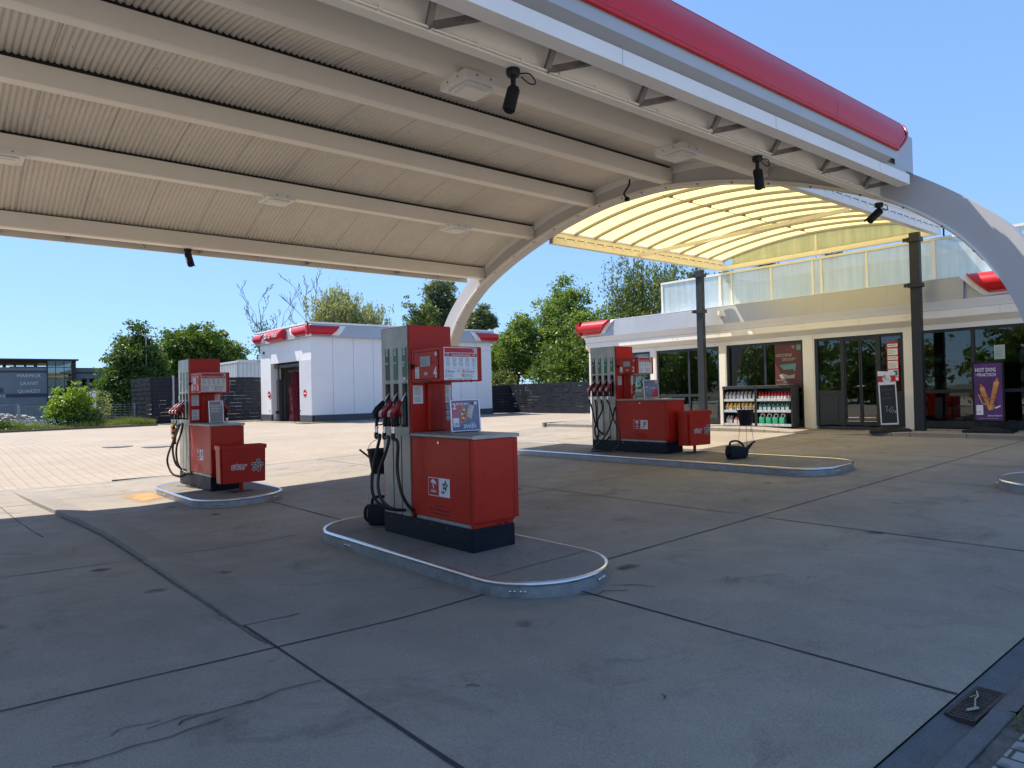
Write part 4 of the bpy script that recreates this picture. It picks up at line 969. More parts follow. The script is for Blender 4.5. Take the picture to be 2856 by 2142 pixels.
H4A = [(-0.15, 1.385, 1.133), (-0.171, 1.374, 1.04), (-0.197, 1.407, 0.876), (-0.224, 1.445, 0.686), (-0.246, 1.437, 0.488), (-0.221, 1.407, 0.365), (-0.143, 1.328, 0.275), (0.0, 1.246, 0.245)]
H4B = [(-0.15, 1.213, 1.137), (-0.171, 1.193, 1.026), (-0.197, 1.208, 0.885), (-0.224, 1.311, 0.673), (-0.246, 1.303, 0.499), (-0.221, 1.253, 0.359), (-0.143, 1.176, 0.281), (0.0, 1.182, 0.252)]
H4C = [(-0.15, 1.04, 1.14), (-0.15, 1.052, 0.965), (-0.146, 1.08, 0.703), (-0.134, 1.036, 0.489), (-0.078, 1.03, 0.354), (0.0, 1.012, 0.259)]
H6A = [(-0.15, 1.326, 1.163), (-0.179, 1.257, 0.999), (-0.207, 1.247, 0.835), (-0.236, 1.566, 0.523), (-0.236, 1.62, 0.351), (-0.207, 1.465, 0.19), (-0.114, 1.345, 0.132), (0.0, 1.356, 0.163)]
H6B = [(-0.15, 1.162, 1.165), (-0.183, 1.062, 1.036), (-0.207, 1.313, 0.75), (-0.22, 1.333, 0.567), (-0.14, 1.472, 0.352), (-0.067, 1.397, 0.258), (0.0, 1.38, 0.237)]
H6C = [(-0.15, 0.967, 1.167), (-0.179, 0.867, 1.072), (-0.203, 0.883, 0.911), (-0.214, 1.112, 0.675), (-0.186, 1.233, 0.453), (-0.117, 1.296, 0.286), (-0.057, 1.147, 0.199), (0.0, 1.044, 0.185)]
H2A = [(-0.15, 1.89, 1.164), (-0.172, 1.851, 0.889), (-0.14, 1.786, 0.556), (-0.075, 1.72, 0.379), (0.0, 1.699, 0.317)]
H2B = [(-0.15, 1.716, 1.162), (-0.143, 1.746, 0.889), (-0.12, 1.771, 0.614), (-0.075, 1.76, 0.378), (0.0, 1.869, 0.253)]
H2C = [(-0.15, 1.539, 1.159), (-0.179, 1.542, 0.851), (-0.203, 1.685, 0.599), (-0.214, 1.742, 0.424), (-0.214, 1.686, 0.251), (-0.203, 1.581, 0.186), (-0.114, 1.506, 0.203), (0.0, 1.517, 0.264)]
H2D = [(-0.15, 1.348, 1.157), (-0.175, 1.335, 0.947), (-0.2, 1.232, 0.701), (-0.25, 1.022, 0.405), (-0.36, 0.93, 0.17), (-0.52, 0.98, 0.035), (-0.72, 1.15, .028), (-0.76, 1.32, .024), (-0.62, 1.46, .03), (-0.40, 1.53, 0.10), (-0.2, 1.423, 0.335), (-0.1, 1.35, 0.619), (0.0, 1.342, 0.884)]
G3 = [('navy', 'Diesel'), ('green', 'Super'), ('green', 'Super\nE10')]
make_pump('p4', 'nearest red fuel pump, with a white 4 on its display head', (3.96, 5.34, .18), [1.485, 1.315, 1.135], 1.03, .60, '4', [H4A, H4B, H4C], G3, None)
make_pump('p6', 'farthest left red fuel pump, with a white 6 and a striped bag on a nozzle', (3.70, 12.10, .18), [1.60, 1.415, 1.225], 1.08, .68, '6', [H6A, H6B, H6C], G3, None)
make_pump('p2', 'red fuel pump with a white 2 and four nozzles, before the shop', (11.40, 8.88, .395), [1.93, 1.755, 1.58, 1.405], 1.27, .76, '2', [H2A, H2B, H2C, H2D],
          [('navy', 'Diesel'), ('green', 'Super\nPlus'), ('green', 'Super'), ('green', 'Super\nE10')], None)
# out of order bag over a nozzle of the far pump
mb = MB(); bx_, by_, bz_ = 3.52, 13.52, 1.10
prof = [(-.02, .10), (.03, .16), (.04, .0), (.0, -.12), (-.03, -.22)]
for i in range(8):
    z0, z1 = .14-i*.045, .14-(i+1)*.045; w = .055+.02*math.sin(i*.6)
    mb.box(bx_-.03+.002*i, bx_+.03, by_-w, by_+w, bz_+z1, bz_+z0-.001, i % 2)
disc(mb, (bx_-.034, by_, bz_+.03), (0, -1, 0), (0, 0, 1), .055, 2); mb.text('AUSSER', (bx_-.036, by_, bz_+.035), (0, -1, 0), (0, 0, 1), .022, 3, .01, 'c'); mb.text('BETRIEB', (bx_-.036, by_, bz_+.01), (0, -1, 0), (0, 0, 1), .022, 3, .01, 'c')
tag(mb.build('nozzle_bag', [M['yellowp'], M['ink'], M['inkred'], M['paper']], loc=(bx_, by_, bz_)), 'black and yellow striped bag hanging on the far left pump nozzle', 'bag')

# ------------------------------------------------------------------ pump islands
def island(x0, x1, y0, y1, r, lb):
    g = thing('pump_island', lb, 'pump island', ((x0+x1)/2, (y0+y1)/2, gz((x0+x1)/2)), 'concrete pump islands with steel edge')
    out = []
    for cx_, cy_, a0 in ((x1-r, y1-r, 0), (x0+r, y1-r, 90), (x0+r, y0+r, 180), (x1-r, y0+r, 270)):
        for k in range(11):
            a = math.radians(a0+k*9); out.append((cx_+r*math.cos(a), cy_+r*math.sin(a)))
    # straight sides subdivided
    P = []
    for a, b in zip(out, out[1:]+out[:1]):
        n = max(1, int(math.hypot(b[0]-a[0], b[1]-a[1])/.4)); P += [(a[0]+(b[0]-a[0])*i/n, a[1]+(b[1]-a[1])*i/n) for i in range(n)]
    n = len(P); mb = MB(); c = ((x0+x1)/2, (y0+y1)/2)
    q = .03
    def ins(p, d): 
        v = Vector((p[0]-c[0], p[1]-min(max(p[1], y0+r), y1-r)));  # inward normal approx
        yc_ = min(max(p[1], y0+r), y1-r); xc_ = min(max(p[0], x0+r), x1-r); v = Vector((p[0]-xc_, p[1]-yc_))
        v = v.normalized() if v.length > 1e-6 else Vector((0, 0)); return (p[0]-v.x*d, p[1]-v.y*d)
    top = [ins(p, q) for p in P]
    # top as strips between left and right sides
    mb.add([(x, y, gz(x)+.122) for x, y in top], [tuple(range(n))])
    mb.build('slab', M['conc2'], g, fix=False)
    mb = MB(); vs = []
    for x, y in P:
        vs += [(x, y, gz(x)-.03), (x, y, gz(x)+.10)]
    mb.add(vs, [(2*i, 2*i+1, (2*i+3) % (2*n), (2*i+2) % (2*n)) for i in range(n)]); mb.build('skirt', M['galv'], g, smooth=30)
    mb = MB(); pts = [ins(p, .012) for p in P]+[ins(P[0], .012), ins(P[1], .012)]
    mb.tube([(x, y, gz(x)+.106) for x, y in pts], .022, 10, cap=False); mb.build('edge_rail', M['steelb'], g, smooth=60)
    mb = MB()
    for i, p in enumerate(P):
        if i % 9 == 4:
            for d in (-.06, -.025, .025, .06):
                j = P[(i+1) % n]; t = Vector((j[0]-p[0], j[1]-p[1])).normalized(); o = ins(p, -.004); mb.lathe((o[0]+t.x*d, o[1]+t.y*d, gz(p[0])+.052), [(0, -.012), (.009, -.008), (.011, 0), (.009, .008), (0, .012)], 8)
    mb.build('bolt', M['steelb'], g, smooth=60)
    mb = MB(); k = 3; y = y0+r*.9
    while y < y1-r*.5:
        mb.quad((x0+.07, y, gz(x0)+.124+.028*.07), (x0+.07, y+.008, gz(x0)+.126), (x1-.07, y+.008, gz(x1)+.124), (x1-.07, y, gz(x1)+.124)); y += 1.28
    mb.build('slab_joint', M['joint'], g, fix=False)
    return g
island(3.50, 4.76, 4.05, 8.0, .62, 'pump island in the foreground under the pump number 4')
island(3.24, 4.62, 10.95, 14.15, .62, 'pump island farthest left under the pump number 6')
island(10.68, 12.2, 5.40, 17.4, .55, 'long pump island under the pump number 2')
island(10.60, 12.1, -2.5, 3.22, .72, 'pump island cut by the right edge of the photo')

# ------------------------------------------------------------------ waste bins, buckets, watering cans
def bin_(loc, rz, w, d, h, lb):
    g = thing('waste_bin', lb, 'waste bin', (0, 0, 0), 'red waste bins on posts')
    zb = .15
    mb = MB(); bm = bmesh.new(); bmesh.ops.create_cube(bm, size=1)
    for v in bm.verts: 
        k = .975 if v.co.z < 0 else 1; v.co = Vector((v.co.x*w*k, v.co.y*d*k, zb+(v.co.z+.5)*h*.90))
    bmesh.ops.delete(bm, geom=[f for f in bm.faces if f.normal.z > .9], context='FACES')
    bmesh.ops.bevel(bm, geom=[e for e in bm.edges if abs((e.verts[0].co-e.verts[1].co).normalized().z) > .8], offset=.035, segments=4, affect='EDGES')
    bm.verts.index_update(); mb.add([v.co for v in bm.verts], [tuple(v.index for v in f.verts) for f in bm.faces]); bm.free()
    body = mb.build('body', M['red'], g, smooth=40)
    mb = MB(); mb.box(-w/2+.01, w/2-.01, -d/2+.01, d/2-.01, zb+h*.5, zb+h*.52); mb.build('inside', M['dkslot'], body)
    mb = MB(); e = .012
    for a in (-1, 1):
        mb.rbox(a*(w/2+.001)-.008, a*(w/2+.001)+.008, -d/2-.008, d/2+.008, zb+h*.89, zb+h, .003)
        mb.rbox(-w/2+.009, w/2-.009, a*(d/2+.001)-.008, a*(d/2+.001)+.008, zb+h*.89, zb+h, .003)
    mb.build('rim', M['red'], g)
    MB().cyl((0, 0, .005), .03, zb+.01, 14).build('post', M['red'], g, smooth=40); MB().rbox(-.17, .17, -.11, .11, 0, .008, .002).build('foot_plate', M['rust'], g)
    mb = MB(); y = -d/2*.975-.0015
    for dx in (0,):
        y = -d/2-.004; q = min(1, w/.72); x0 = -w*.27 if w > .6 else -w*.22
        mb.text('star', (x0, y, zb+h*.36), (1, 0, 0), (0, 0, 1), .155*q, 0, .05); mb.text('star', (x0, y-.002, zb+h*.36), (1, 0, 0), (0, 0, 1), .155*q, 1, .0)
        star(mb, (x0+.40*q, y, zb+h*.44), (1, 0, 0), (0, 0, 1), .20*q, 0, .17); star(mb, (x0+.40*q, y-.002, zb+h*.44), (1, 0, 0), (0, 0, 1), .20*q, 2, .07)
    mb.build('lettering', [M['paper'], M['inkred'], M['ink']], g)
    g.location = loc; g.rotation_euler = (0, 0, rz); return g
bin_((4.06, 11.72, gz(4.06)+.122), math.radians(-3), .72, .30, .60, 'wide red waste bin in front of the far left pump')
bin_((11.94, 8.62, gz(11.9)+.122), math.radians(-2), .72, .30, .68, 'red waste bin between the pump number 2 and the watering can')
def bucket(loc, lb, s=1.0, stick=(-.10, .05, .17)):
    g = thing('bucket', lb, 'bucket', (0, 0, 0), 'black buckets on wire stands')
    MB().lathe((0, 0, .57), [(0, 0), (.105, 0), (.108, .01), (.150, .27), (.158, .272), (.158, .285), (.146, .285), (.144, .26), (.10, .03), (0, .03)], 28).build('pail', M['black'], g, smooth=50)
    pts = [(.158*math.cos(a), .0, .85+.12*math.sin(a)) for a in np.linspace(0, math.pi, 13)]
    MB().tube(pts, .0035, 6).build('handle', M['galv'], g, smooth=60); g.location = loc
    w = thing('wire_stand', 'thin wire stand carrying the '+lb, 'stand', (0, 0, 0), 'wire stands under the buckets')
    mb = MB(); mb.tube([(.118*math.cos(a), .118*math.sin(a), .567) for a in np.linspace(0, 2*math.pi, 25)], .005, 6, cap=False); mb.build('ring', M['galv'], w, smooth=60)
    for k in range(3):
        a = 2*math.pi*k/3+2.6; c, s_ = math.cos(a), math.sin(a); MB().tube([(.118*c, .118*s_, .567), (.18*c, .18*s_, .012), (.21*c, .21*s_, .006)], .0045, 6).build('leg', M['galv'], w, smooth=60)
    w.location = loc
    p = tag(MB().tube([Vector((0, 0, 0))+Vector(stick)*(-.2), Vector(stick)*.95], .012, 8).build('squeegee', mk('grey_handle', (.12, .10, .085), .6)), 'squeegee handle sticking out of the '+lb, 'squeegee')
    p.location = (loc[0]+stick[0]*.5, loc[1]+stick[1]*.5, loc[2]+.72)
    return g
bucket((4.22, 7.48, gz(4.2)+.122), 'black bucket left of the nearest pump', stick=(-.14, .09, .14))
bucket((11.84, 7.40, gz(11.8)+.122), 'black bucket above the blue-black watering can', stick=(-.02, .06, .28))
def watering_can(loc, rz, lb):
    g = thing('watering_can', lb, 'watering can', (0, 0, 0), 'dark watering cans')
    # body outline in x-z, thickness in y
    O = [(-.20, .02), (-.185, 0), (.13, 0), (.16, .03), (.20, .12), (.13, .20), (-.02, .235), (-.20, .24), (-.215, .12)]
    mb = MB(); bm = bmesh.new()
    vs0 = [bm.verts.new((x, -.085, z)) for x, z in O]; vs1 = [bm.verts.new((x, .085, z)) for x, z in O]
    bm.faces.new(vs0[::-1]); bm.faces.new(vs1)
    for i in range(len(O)): j = (i+1) % len(O); bm.faces.new((vs0[i], vs0[j], vs1[j], vs1[i]))
    bmesh.ops.bevel(bm, geom=bm.edges[:], offset=.022, segments=3, affect='EDGES', profile=.5); bm.verts.index_update()
    mb.add([v.co for v in bm.verts], [tuple(v.index for v in f.verts) for f in bm.faces]); bm.free()
    mb.build('body', M['blackp'], g, smooth=50)
    MB().tube(smooth_path([(.14, 0, .09), (.22, 0, .17), (.30, 0, .23), (.36, 0, .275), (.40, 0, .28)], 5), [.05-.035*min(1, i/14) for i in range(21)], 12).build('spout', M['blackp'], g, smooth=60)
    MB().tube(smooth_path([(-.17, 0, .22), (-.15, 0, .30), (-.02, 0, .315), (.09, 0, .27), (.15, 0, .19)], 6), .019, 10).build('handle', M['blackp'], g, smooth=60)
    MB().tube(smooth_path([(-.20, 0, .22), (-.245, 0, .18), (-.25, 0, .08), (-.205, 0, .03)], 6), .018, 10).build('handle', M['blackp'], g, smooth=60)
    g.location = loc; g.rotation_euler = (0, 0, rz); return g
watering_can((11.42, 7.32, gz(11.4)+.124), math.radians(-18), 'dark watering can on the island beside the wire stand')
watering_can((4.17, 7.27, gz(4.2)+.124), math.radians(-42), 'black watering can hidden behind the nearest pump')

# advertising frames on the pump counters
def ad_frame(loc, w, h, rz, lb, kind):
    g = thing('advertising_frame', lb, 'advertising frame', (0, 0, 0), 'silver advertising frames on the pump counters')
    mb = MB(); t = .016
    for a in (-1, 1): mb.rbox(a*(w/2-t/2)-t/2, a*(w/2-t/2)+t/2, -.010, .010, 0, h, .004)
    for z in (0, h-t): mb.rbox(-w/2+t+.0005, w/2-t-.0005, -.0095, .0095, z+.0005, z+t-.0005, .003)
    mb.build('frame', M['alu'], g); mb = MB(); r, u = Vector((1, 0, 0)), Vector((0, 0, 1)); y = -.004
    rect(mb, (-w/2+t-.002, y, t-.002), r, u, w-2*t+.004, h-2*t+.004, 0); y -= .001; z0 = t; W2 = w-2*t; H2 = h-2*t; x0 = -w/2+t
    rect(mb, (x0+W2*.72, y, z0+H2*.86), r, u, W2*.1, H2*.10, 2); rect(mb, (x0+W2*.84, y, z0+H2*.86), r, u, W2*.1, H2*.10, 1)
    if kind == 1:
        poly(mb, (x0, y, z0), r, u, [(.0, .35), (.0, 1), (.55, 1), (.4, .6), (.3, .2)], W2, 3) if 0 else rect(mb, (x0, y-.0002, z0+H2*.25), r, u, W2*.42, H2*.75, 3)
        y -= .001
        mb.text('2', (x0+.012, y, z0+H2*.72), r, u, .085, 1, .03); mb.text('MITNEHMEN', (x0+W2*.17, y, z0+H2*.85), r, u, .034, 1, .02, 'l', .78)
        poly(mb, (x0, y, z0), r, u, [(.30, .18), (.54, .30), (.60, .72), (.40, .78), (.30, .60)], W2, 4)
        poly(mb, (x0, y-.0005, z0), r, u, [(.56, .42), (.70, .34), (.84, .76), (.66, .80), (.60, .72)], W2, 5)
        for k in range(6): disc(mb, (x0+W2*(.38+.035*(k % 3)), y-.001, z0+H2*(.34+.07*k)), r, u, .012, [6, 1][k % 2], 8)
        disc(mb, (x0+W2*.66, y-.001, z0+H2*.5), r, u, .016, 7, 8)
        rect(mb, (x0+W2*.03, y-.001, z0+H2*.12), r, u, W2*.22, H2*.30, 8); mb.text('3.99', (x0+W2*.05, y-.002, z0+H2*.16), r, u, .04, 6, .01, 'l', .8)
        mb.text('UND', (x0+W2*.66, y-.001, z0+H2*.20), r, u, .026, 1, .01); mb.text('SPAREN', (x0+W2*.40, y-.001, z0+H2*.06), r, u, .055, 1, .03, 'l', .8)
    elif kind == 2:
        mb.text('600€', (x0+.02, y-.001, z0+H2*.58), r, u, .05, 1, .005); mb.text('GEWINNEN!', (x0+W2*.42, y-.001, z0+H2*.52), r, u, .042, 1, .01, 'l', .75)
        poly(mb, (x0, y-.001, z0), r, u, [(.5, .05), (.98, .05), (.98, .34), (.8, .36), (.6, .26)], W2, 6); mb.text('SCANNEN UND', (x0+W2*.44, y-.001, z0+H2*.68), r, u, .02, 1) if 0 else None
        stroke(mb, (x0, y-.001, z0), r, u, [(.10, .10), (.2, .4), (.28, .1)], .01, W2, 8); stroke(mb, (x0, y-.001, z0), r, u, [(.3, .2), (.42, .75)], .008, W2, 8)
    else:
        pseudo(mb, (x0+.02, y-.001, z0+.16), r, u, W2-.04, H2*.4, 5, 1, 2); pseudo(mb, (x0+.02, y-.001, z0+.02), r, u, W2-.04, H2*.3, 4, 9, 5)
    mb.build('poster', [M['posterblue'] if kind != 3 else M['inkgrey'], M['paper'], M['inkred'], M['pink'], mk('snack_pack', (.45, .22, .14), .5, 0, .3, 30), mk('sandwich', (.50, .50, .45), .5, 0, .3, 30), M['inkred'], M['yellowp'], M['paper'], M['inkgrey']], g)
    mb = MB(); mb.rbox(-w*.4, w*.4, -.04, .05, -.001, .006, .002); mb.bar((0, .05, .004), (0, .01, h*.5), .02, .004); mb.build('foot', M['black'], g)
    g.location = loc; g.rotation_euler = (math.radians(-4), 0, rz); return g
ad_frame((4.36, 5.95, 1.252), .36, .335, math.radians(-4), 'silver framed snack poster on the nearest pump counter', 1)
ad_frame((4.00, 12.70, 1.252), .25, .38, math.radians(4), 'pale upright framed sheet on the far left pump counter', 3)
ad_frame((11.92, 9.65, 1.467), .50, .39, math.radians(2), 'dark framed prize poster on the counter of pump 2', 2)
# ------------------------------------------------------------------ convex red fascia caps
def cap(axis, base, sgn, e0b, e0t, e1b, e1t, z0, z1, bulge, name, parent, mat, sub=True, thick=.12):
    """axis 'x': surface faces +-x and runs along y (e = y); axis 'y': faces +-y and runs along x. ends given at bottom/top"""
    m = 10; mb = MB()
    def P(e, d, z): return (base+sgn*d, e, z) if axis == 'x' else (e, base+sgn*d, z)
    vs = []
    for i in range(m+1):
        t = i/m; d = bulge*(math.sin(t*math.pi*.92+.12)**.7 if 0 < t < 1 else math.sin(t*math.pi*.92+.12)); z = z0+(z1-z0)*t
        a = e0b+(e0t-e0b)*t; b = e1b+(e1t-e1b)*t
        vs += [P(a, .0, z), P(a, d, z), P(b, d, z), P(b, .0, z)]
    mb.add(vs, [(4*i+j, 4*i+j+1, 4*i+j+5, 4*i+j+4) for i in range(m) for j in range(3)]+[(0, 1, 2, 3), (4*m, 4*m+1, 4*m+2, 4*m+3)])
    o = mb.build(name, mat, parent, smooth=45)
    if sub:
        mb = MB(); d0 = bulge*.42
        mb.tube([P(e0b, d0+.02, z0-.012), P(e1b, d0+.02, z0-.012)], .018, 6)
        L = []
        for i in range(m+1): L.append(vs[4*i+1])
        R_ = [vs[4*i+2] for i in range(m+1)]
        if abs(e0b-e0t) > .05: mb.tube(L, .02, 6)
        if abs(e1b-e1t) > .05: mb.tube(R_, .02, 6)
        mb.build('red_rail', mat, o, smooth=60)
    return o

# ------------------------------------------------------------------ shop building
st = thing('shop_building', 'white and grey petrol station shop with dark windows', 'building', (19, 8, .5))
FX = 18.85; ZB = .50
YL, YR = 18.04, -6.0
ops = [(15.25, 17.55), (12.60, 14.99), (9.93, 12.35), (7.32, 9.60), (4.75, 6.97), (2.3, 4.45), (-.2, 2.0), (-2.6, -.5)]
ops = [(15.25, 17.55), (12.60, 14.99), (9.93, 12.35), (7.32, 9.60), (3.6, 6.97), (.4, 3.3), (-2.6, .1)]
ZT = 2.93
mb = MB(); cur = YR
for a, b in sorted(ops):
    if a > cur: MB().rbox(FX-.06, FX+.12, cur, a, ZB-.2, 3.05, .006).build('pillar', M['cream'], st)
    cur = b
mb.rbox(FX-.06, FX+.12, cur, YL, ZB-.2, 3.05, .006)
mb.build('pillar', M['cream'], st)
mb = MB()
for a, b in ops: mb.rbox(FX-.05, FX+.11, a+.001, b-.001, ZT, 3.049, .004)
mb.build('lintel', M['cream'], st)
mb = MB()
for a, b in ops:
    for yy in (a+.12, a+.16, b-.16, b-.12): mb.cyl((FX-.054, yy, 2.99), .008, .006, 8, axis='x')
for a, b in ops: 
    for yy in (b+.03,): mb.box(FX-.064, FX-.060, yy, yy+.004, .55, 3.04)
mb.build('screw', M['inkgrey'], st)
mb = MB(); mb.prism([(FX+.1, 3.051), (FX-.02, 3.051), (FX-.17, 3.16), (FX-.20, 3.19), (FX-.20, 3.37), (FX+.1, 3.37)], 'y', YR, YL); mb.build('shutter_box', M['cream'], st)
mb = MB(); mb.prism([(FX+.1, 3.372), (FX-.195, 3.372), (FX-.20, 3.40), (FX-.22, 3.46), (FX-.27, 3.54), (FX-.28, 3.575), (FX+.1, 3.575)], 'y', YR, YL+.01); mb.build('cornice', M['white'], st, smooth=40)
mb = MB()
for yy in (15.9, 14.2, 12.47, 11.3, 9.77, 8.3, 7.15, 5.2): mb.box(FX-.2018, FX-.1995, yy, yy+.004, 3.19, 3.37)
mb.box(FX-.2018, FX-.19, YR, YL, 3.366, 3.374)
for yy in (12.56, 12.5, 9.86, 7.2, 7.24, 14.0, 14.05): mb.cyl((FX-.204, yy, 3.25+.05*(yy*7 % 1)), .010, .004, 8, axis='x')
mb.build('panel_joint', M['inkgrey'], st)
mb = MB(); mb.prism([(FX+.3, 3.577), (FX-.27, 3.577), (FX-.21, 4.10), (FX+.3, 4.10)], 'y', 5.9, 17.2); mb.prism([(FX+.3, 3.577), (FX-.20, 3.577), (FX-.14, 4.09), (FX+.3, 4.09)], 'y', YR, 5.9); mb.prism([(FX+.3, 3.577), (FX-.20, 3.577), (FX-.14, 4.09), (FX+.3, 4.09)], 'y', 17.2, YL+.2)
mb.build('grey_panel', M['grey'], st)
mb = MB(); mb.box(FX-.215, FX+.3, YR, YL+.2, 4.102, 4.125); mb.build('roof_edge', M['white'], st)
mb = MB()
for yy in (15.6, 13.6, 12.1, 9.2, 7.6): mb.quad((FX-.272, yy, 3.58), (FX-.272, yy+.006, 3.58), (FX-.213, yy+.006, 4.09), (FX-.213, yy, 4.09))
mb.build('panel_joint', M['inkgrey'], st, fix=False)
# white slanted collars with the red rounded caps
for (e0b, e0t, e1b, e1t) in ((17.25, 16.82, 18.25, 18.32), (-2, -2, 5.38, 5.82)):
    if e0b > 10:
        cap('x', FX-.20, -1, 17.12, 16.65, 18.22, 18.26, 3.60, 4.12, .10, 'cap_collar', st, M['white'], False)
    else: cap('x', FX-.20, -1, -2, -2, 5.50, 6.0, 3.60, 4.12, .10, 'cap_collar', st, M['white'], False)
    cap('x', FX-.22, -1, e0b, e0t, e1b, e1t, 3.68, 4.14, .20, 'red_cap', st, M['redplastic'])
cap('y', YL+.1, 1, FX-.38, FX-.42, 22, 22, 3.68, 4.14, .20, 'red_cap', st, M['redplastic'])
# shell: roof, back, floor, ends
mb = MB(); mb.box(FX+.3, 27, YR, YL, 3.6, 3.7); mb.box(FX+.12, 27, YL-.2, YL, .3, 3.6); mb.box(FX+.12, 27, YR, YR+.2, .3, 3.6); mb.box(26.8, 27, YR+.2, YL-.2, .3, 3.6); mb.box(FX+.121, 26.8, YR+.2, YL-.2, 3.4, 3.5)
mb.box(23.4, 23.5, YR+.2, YL-.2, .5, 3.4); mb.build('wall', M['inner'], st)
MB().box(FX+.12, 26.8, YR+.2, YL-.2, .4, .56).build('floor', M['innerf'], st)
# windows
def window(a, b, mull, tran, zb=.58, low='pane'):
    mb = MB(); xf0, xf1 = FX-.02, FX+.05; w = .075
    for y in [a+w/2, b-w/2]+mull: mb.rbox(xf0, xf1, y-w/2, y+w/2, zb, ZT, .005)
    ys = [a+w/2]+sorted(mull)+[b-w/2]
    for y0, y1 in zip(ys[:-1], ys[1:]):
        for z0, z1 in ((ZT-.07, ZT-.001), (zb, zb+.16))+(((tran-.04, tran+.04),) if tran else ()): mb.box(xf0+.002, xf1-.002, y0+w/2, y1-w/2, z0, z1)
    f = mb.build('window', M['anth'], st)
    for y0, y1 in zip(ys[:-1], ys[1:]):
        zz = [zb+.16]+([tran-.04, tran+.04] if tran else [])+[ZT-.07]
        for z0, z1 in zip(zz[::2], zz[1::2]):
            MB().box(FX+.012, FX+.02, y0+w/2, y1-w/2, z0, z1).build('pane', M['pane'], f)
    return f
window(15.25, 17.55, [16.4], 1.45); window(12.60, 14.99, [13.73], 1.45); window(9.93, 12.35, [11.09], 1.45)
window(3.6, 6.97, [5.82, 4.7], 1.45); window(.4, 3.3, [1.8], 1.45); window(-2.6, .1, [-1.2], 1.45)
# entrance: fixed side panels and two sliding leaves
mb = MB()
for y, w in ((9.56, .08), (8.86, .10), (7.93, .09), (7.36, .08)): mb.rbox(FX-.03, FX+.05, y-w/2, y+w/2, .58, ZT, .005)
mb.box(FX-.02, FX+.04, 7.40, 9.52, ZT-.075, ZT-.002); mb.box(FX-.02, FX+.04, 7.40, 7.885, .58, .66); mb.box(FX-.02, FX+.04, 8.91, 9.52, 1.42, 1.52)
mb.rbox(FX-.012, FX+.02, 8.915, 9.515, .60, 1.42, .004); mb.rbox(FX-.02, FX-.013, 9.0, 9.44, .70, 1.34, .003); mb.box(FX-.02, FX+.04, 7.40, 7.885, 1.42, 1.47)
mb.box(FX-.012, FX+.02, 7.405, 7.88, .66, 1.42)
ef = mb.build('entrance_frame', M['anth'], st)
for a, b, z0, z1 in ((8.91, 9.52, 1.52, ZT-.075), (7.40, 7.885, 1.47, ZT-.075)): MB().box(FX+.008, FX+.016, a, b, z0, z1).build('pane', M['pane'], ef)
for a, b in ((7.98, 8.39), (8.40, 8.81)):
    mb = MB()
    for y0, y1, z0, z1 in ((a, a+.035, .60, ZT-.08), (b-.035, b, .60, ZT-.08), (a+.035, b-.035, .60, .69), (a+.035, b-.035, ZT-.12, ZT-.08)): mb.box(FX-.01, FX+.03, y0, y1, z0, z1)
    d = mb.build('sliding_door', M['anth'], st); MB().box(FX+.008, FX+.015, a+.035, b-.035, .69, ZT-.12).build('pane', M['pane'], d)
    MB().rbox(FX-.016, FX-.005, a+.06, b-.06, .79, .81, .003).rbox(FX-.016, FX-.005, a+.04, b-.04, .70, .715, .003).build('push_bar', M['steelb'], d)
    MB().tube([(FX-.02, (8.36 if a < 8.3 else 8.42), 1.62), (FX-.02, (8.30 if a < 8.3 else 8.48), 1.62)], .014, 8).build('handle', M['galv'], d)
# things behind and on the glass
mb = MB(); rect(mb, (FX+.006, 10.80, 1.62), (0, -1, 0), (0, 0, 1), .80, 1.24, 0)
x_ = FX+.004; r, u = (0, -1, 0), (0, 0, 1)
mb.text('GESCHENK', (x_, 10.77, 2.50), r, u, .115, 1, .012, 'l', .85); mb.text('GESUCHT?', (x_, 10.58, 2.385), r, u, .10, 1, .012, 'l', .85)
rect(mb, (x_, 10.14, 2.66), r, u, .13, .15, 2); star(mb, (x_-.001, 10.075, 2.735), r, u, .08, 1); eagle(mb, (x_, 10.24, 2.74), r, u, .10, 1)
poly(mb, (x_, 10.66, 2.0), r, u, [(0, .26), (.5, .30), (.46, .06), (.40, .14), (.12, .12)], 1, 2); poly(mb, (x_, 10.66, 1.9), r, u, [(-.02, .08), (.1, .12), (.3, .06), (.45, .10), (.44, -.02), (.05, -.02)], 1, 3)
mb.text('VERSCHENKE', (x_, 10.76, 1.82), r, u, .05, 1, .01, 'l', .9); mb.text('UNSERE', (x_, 10.56, 1.76), r, u, .05, 1, .01, 'l', .9); mb.text('GUTSCHEINKARTEN!', (x_, 10.77, 1.68), r, u, .07, 1, .01, 'l', .75)
mb.build('window_poster', [M['posterred'], M['dimtext'], mk('dim_turquoise', (.09, .26, .25), .5), M['dimtext']], st)
mb = MB(); rect(mb, (FX-.004, 7.735, 1.72), r, u, .28, .99, 0); xx = FX-.006
for k, (z, h) in enumerate(((2.58, .08), (2.38, .16), (2.26, .09), (2.04, .19), (1.84, .17), (1.74, .08))):
    rect(mb, (xx, 7.715, z), r, u, .24, h, 1); pseudo(mb, (xx-.001, 7.70, z+.02), r, u, .20, h*.7, max(1, int(h/.05)), 2, k)
rect(mb, (xx-.002, 7.58, 1.86), r, u, .09, .13, 3)
mb.build('price_list', [M['inkred'], M['paper'], M['inkgrey'], M['blue']], st)
mb = MB(); rect(mb, (FX-.001, 5.40, 2.16), r, u, .21, .32, 0); pseudo(mb, (FX-.003, 5.38, 2.2), r, u, .17, .24, 9, 1, 8); mb.build('notice', [M['gable'] if 0 else mk('green_tint_paper', (.42, .50, .42), .6), M['inkgrey']], st)
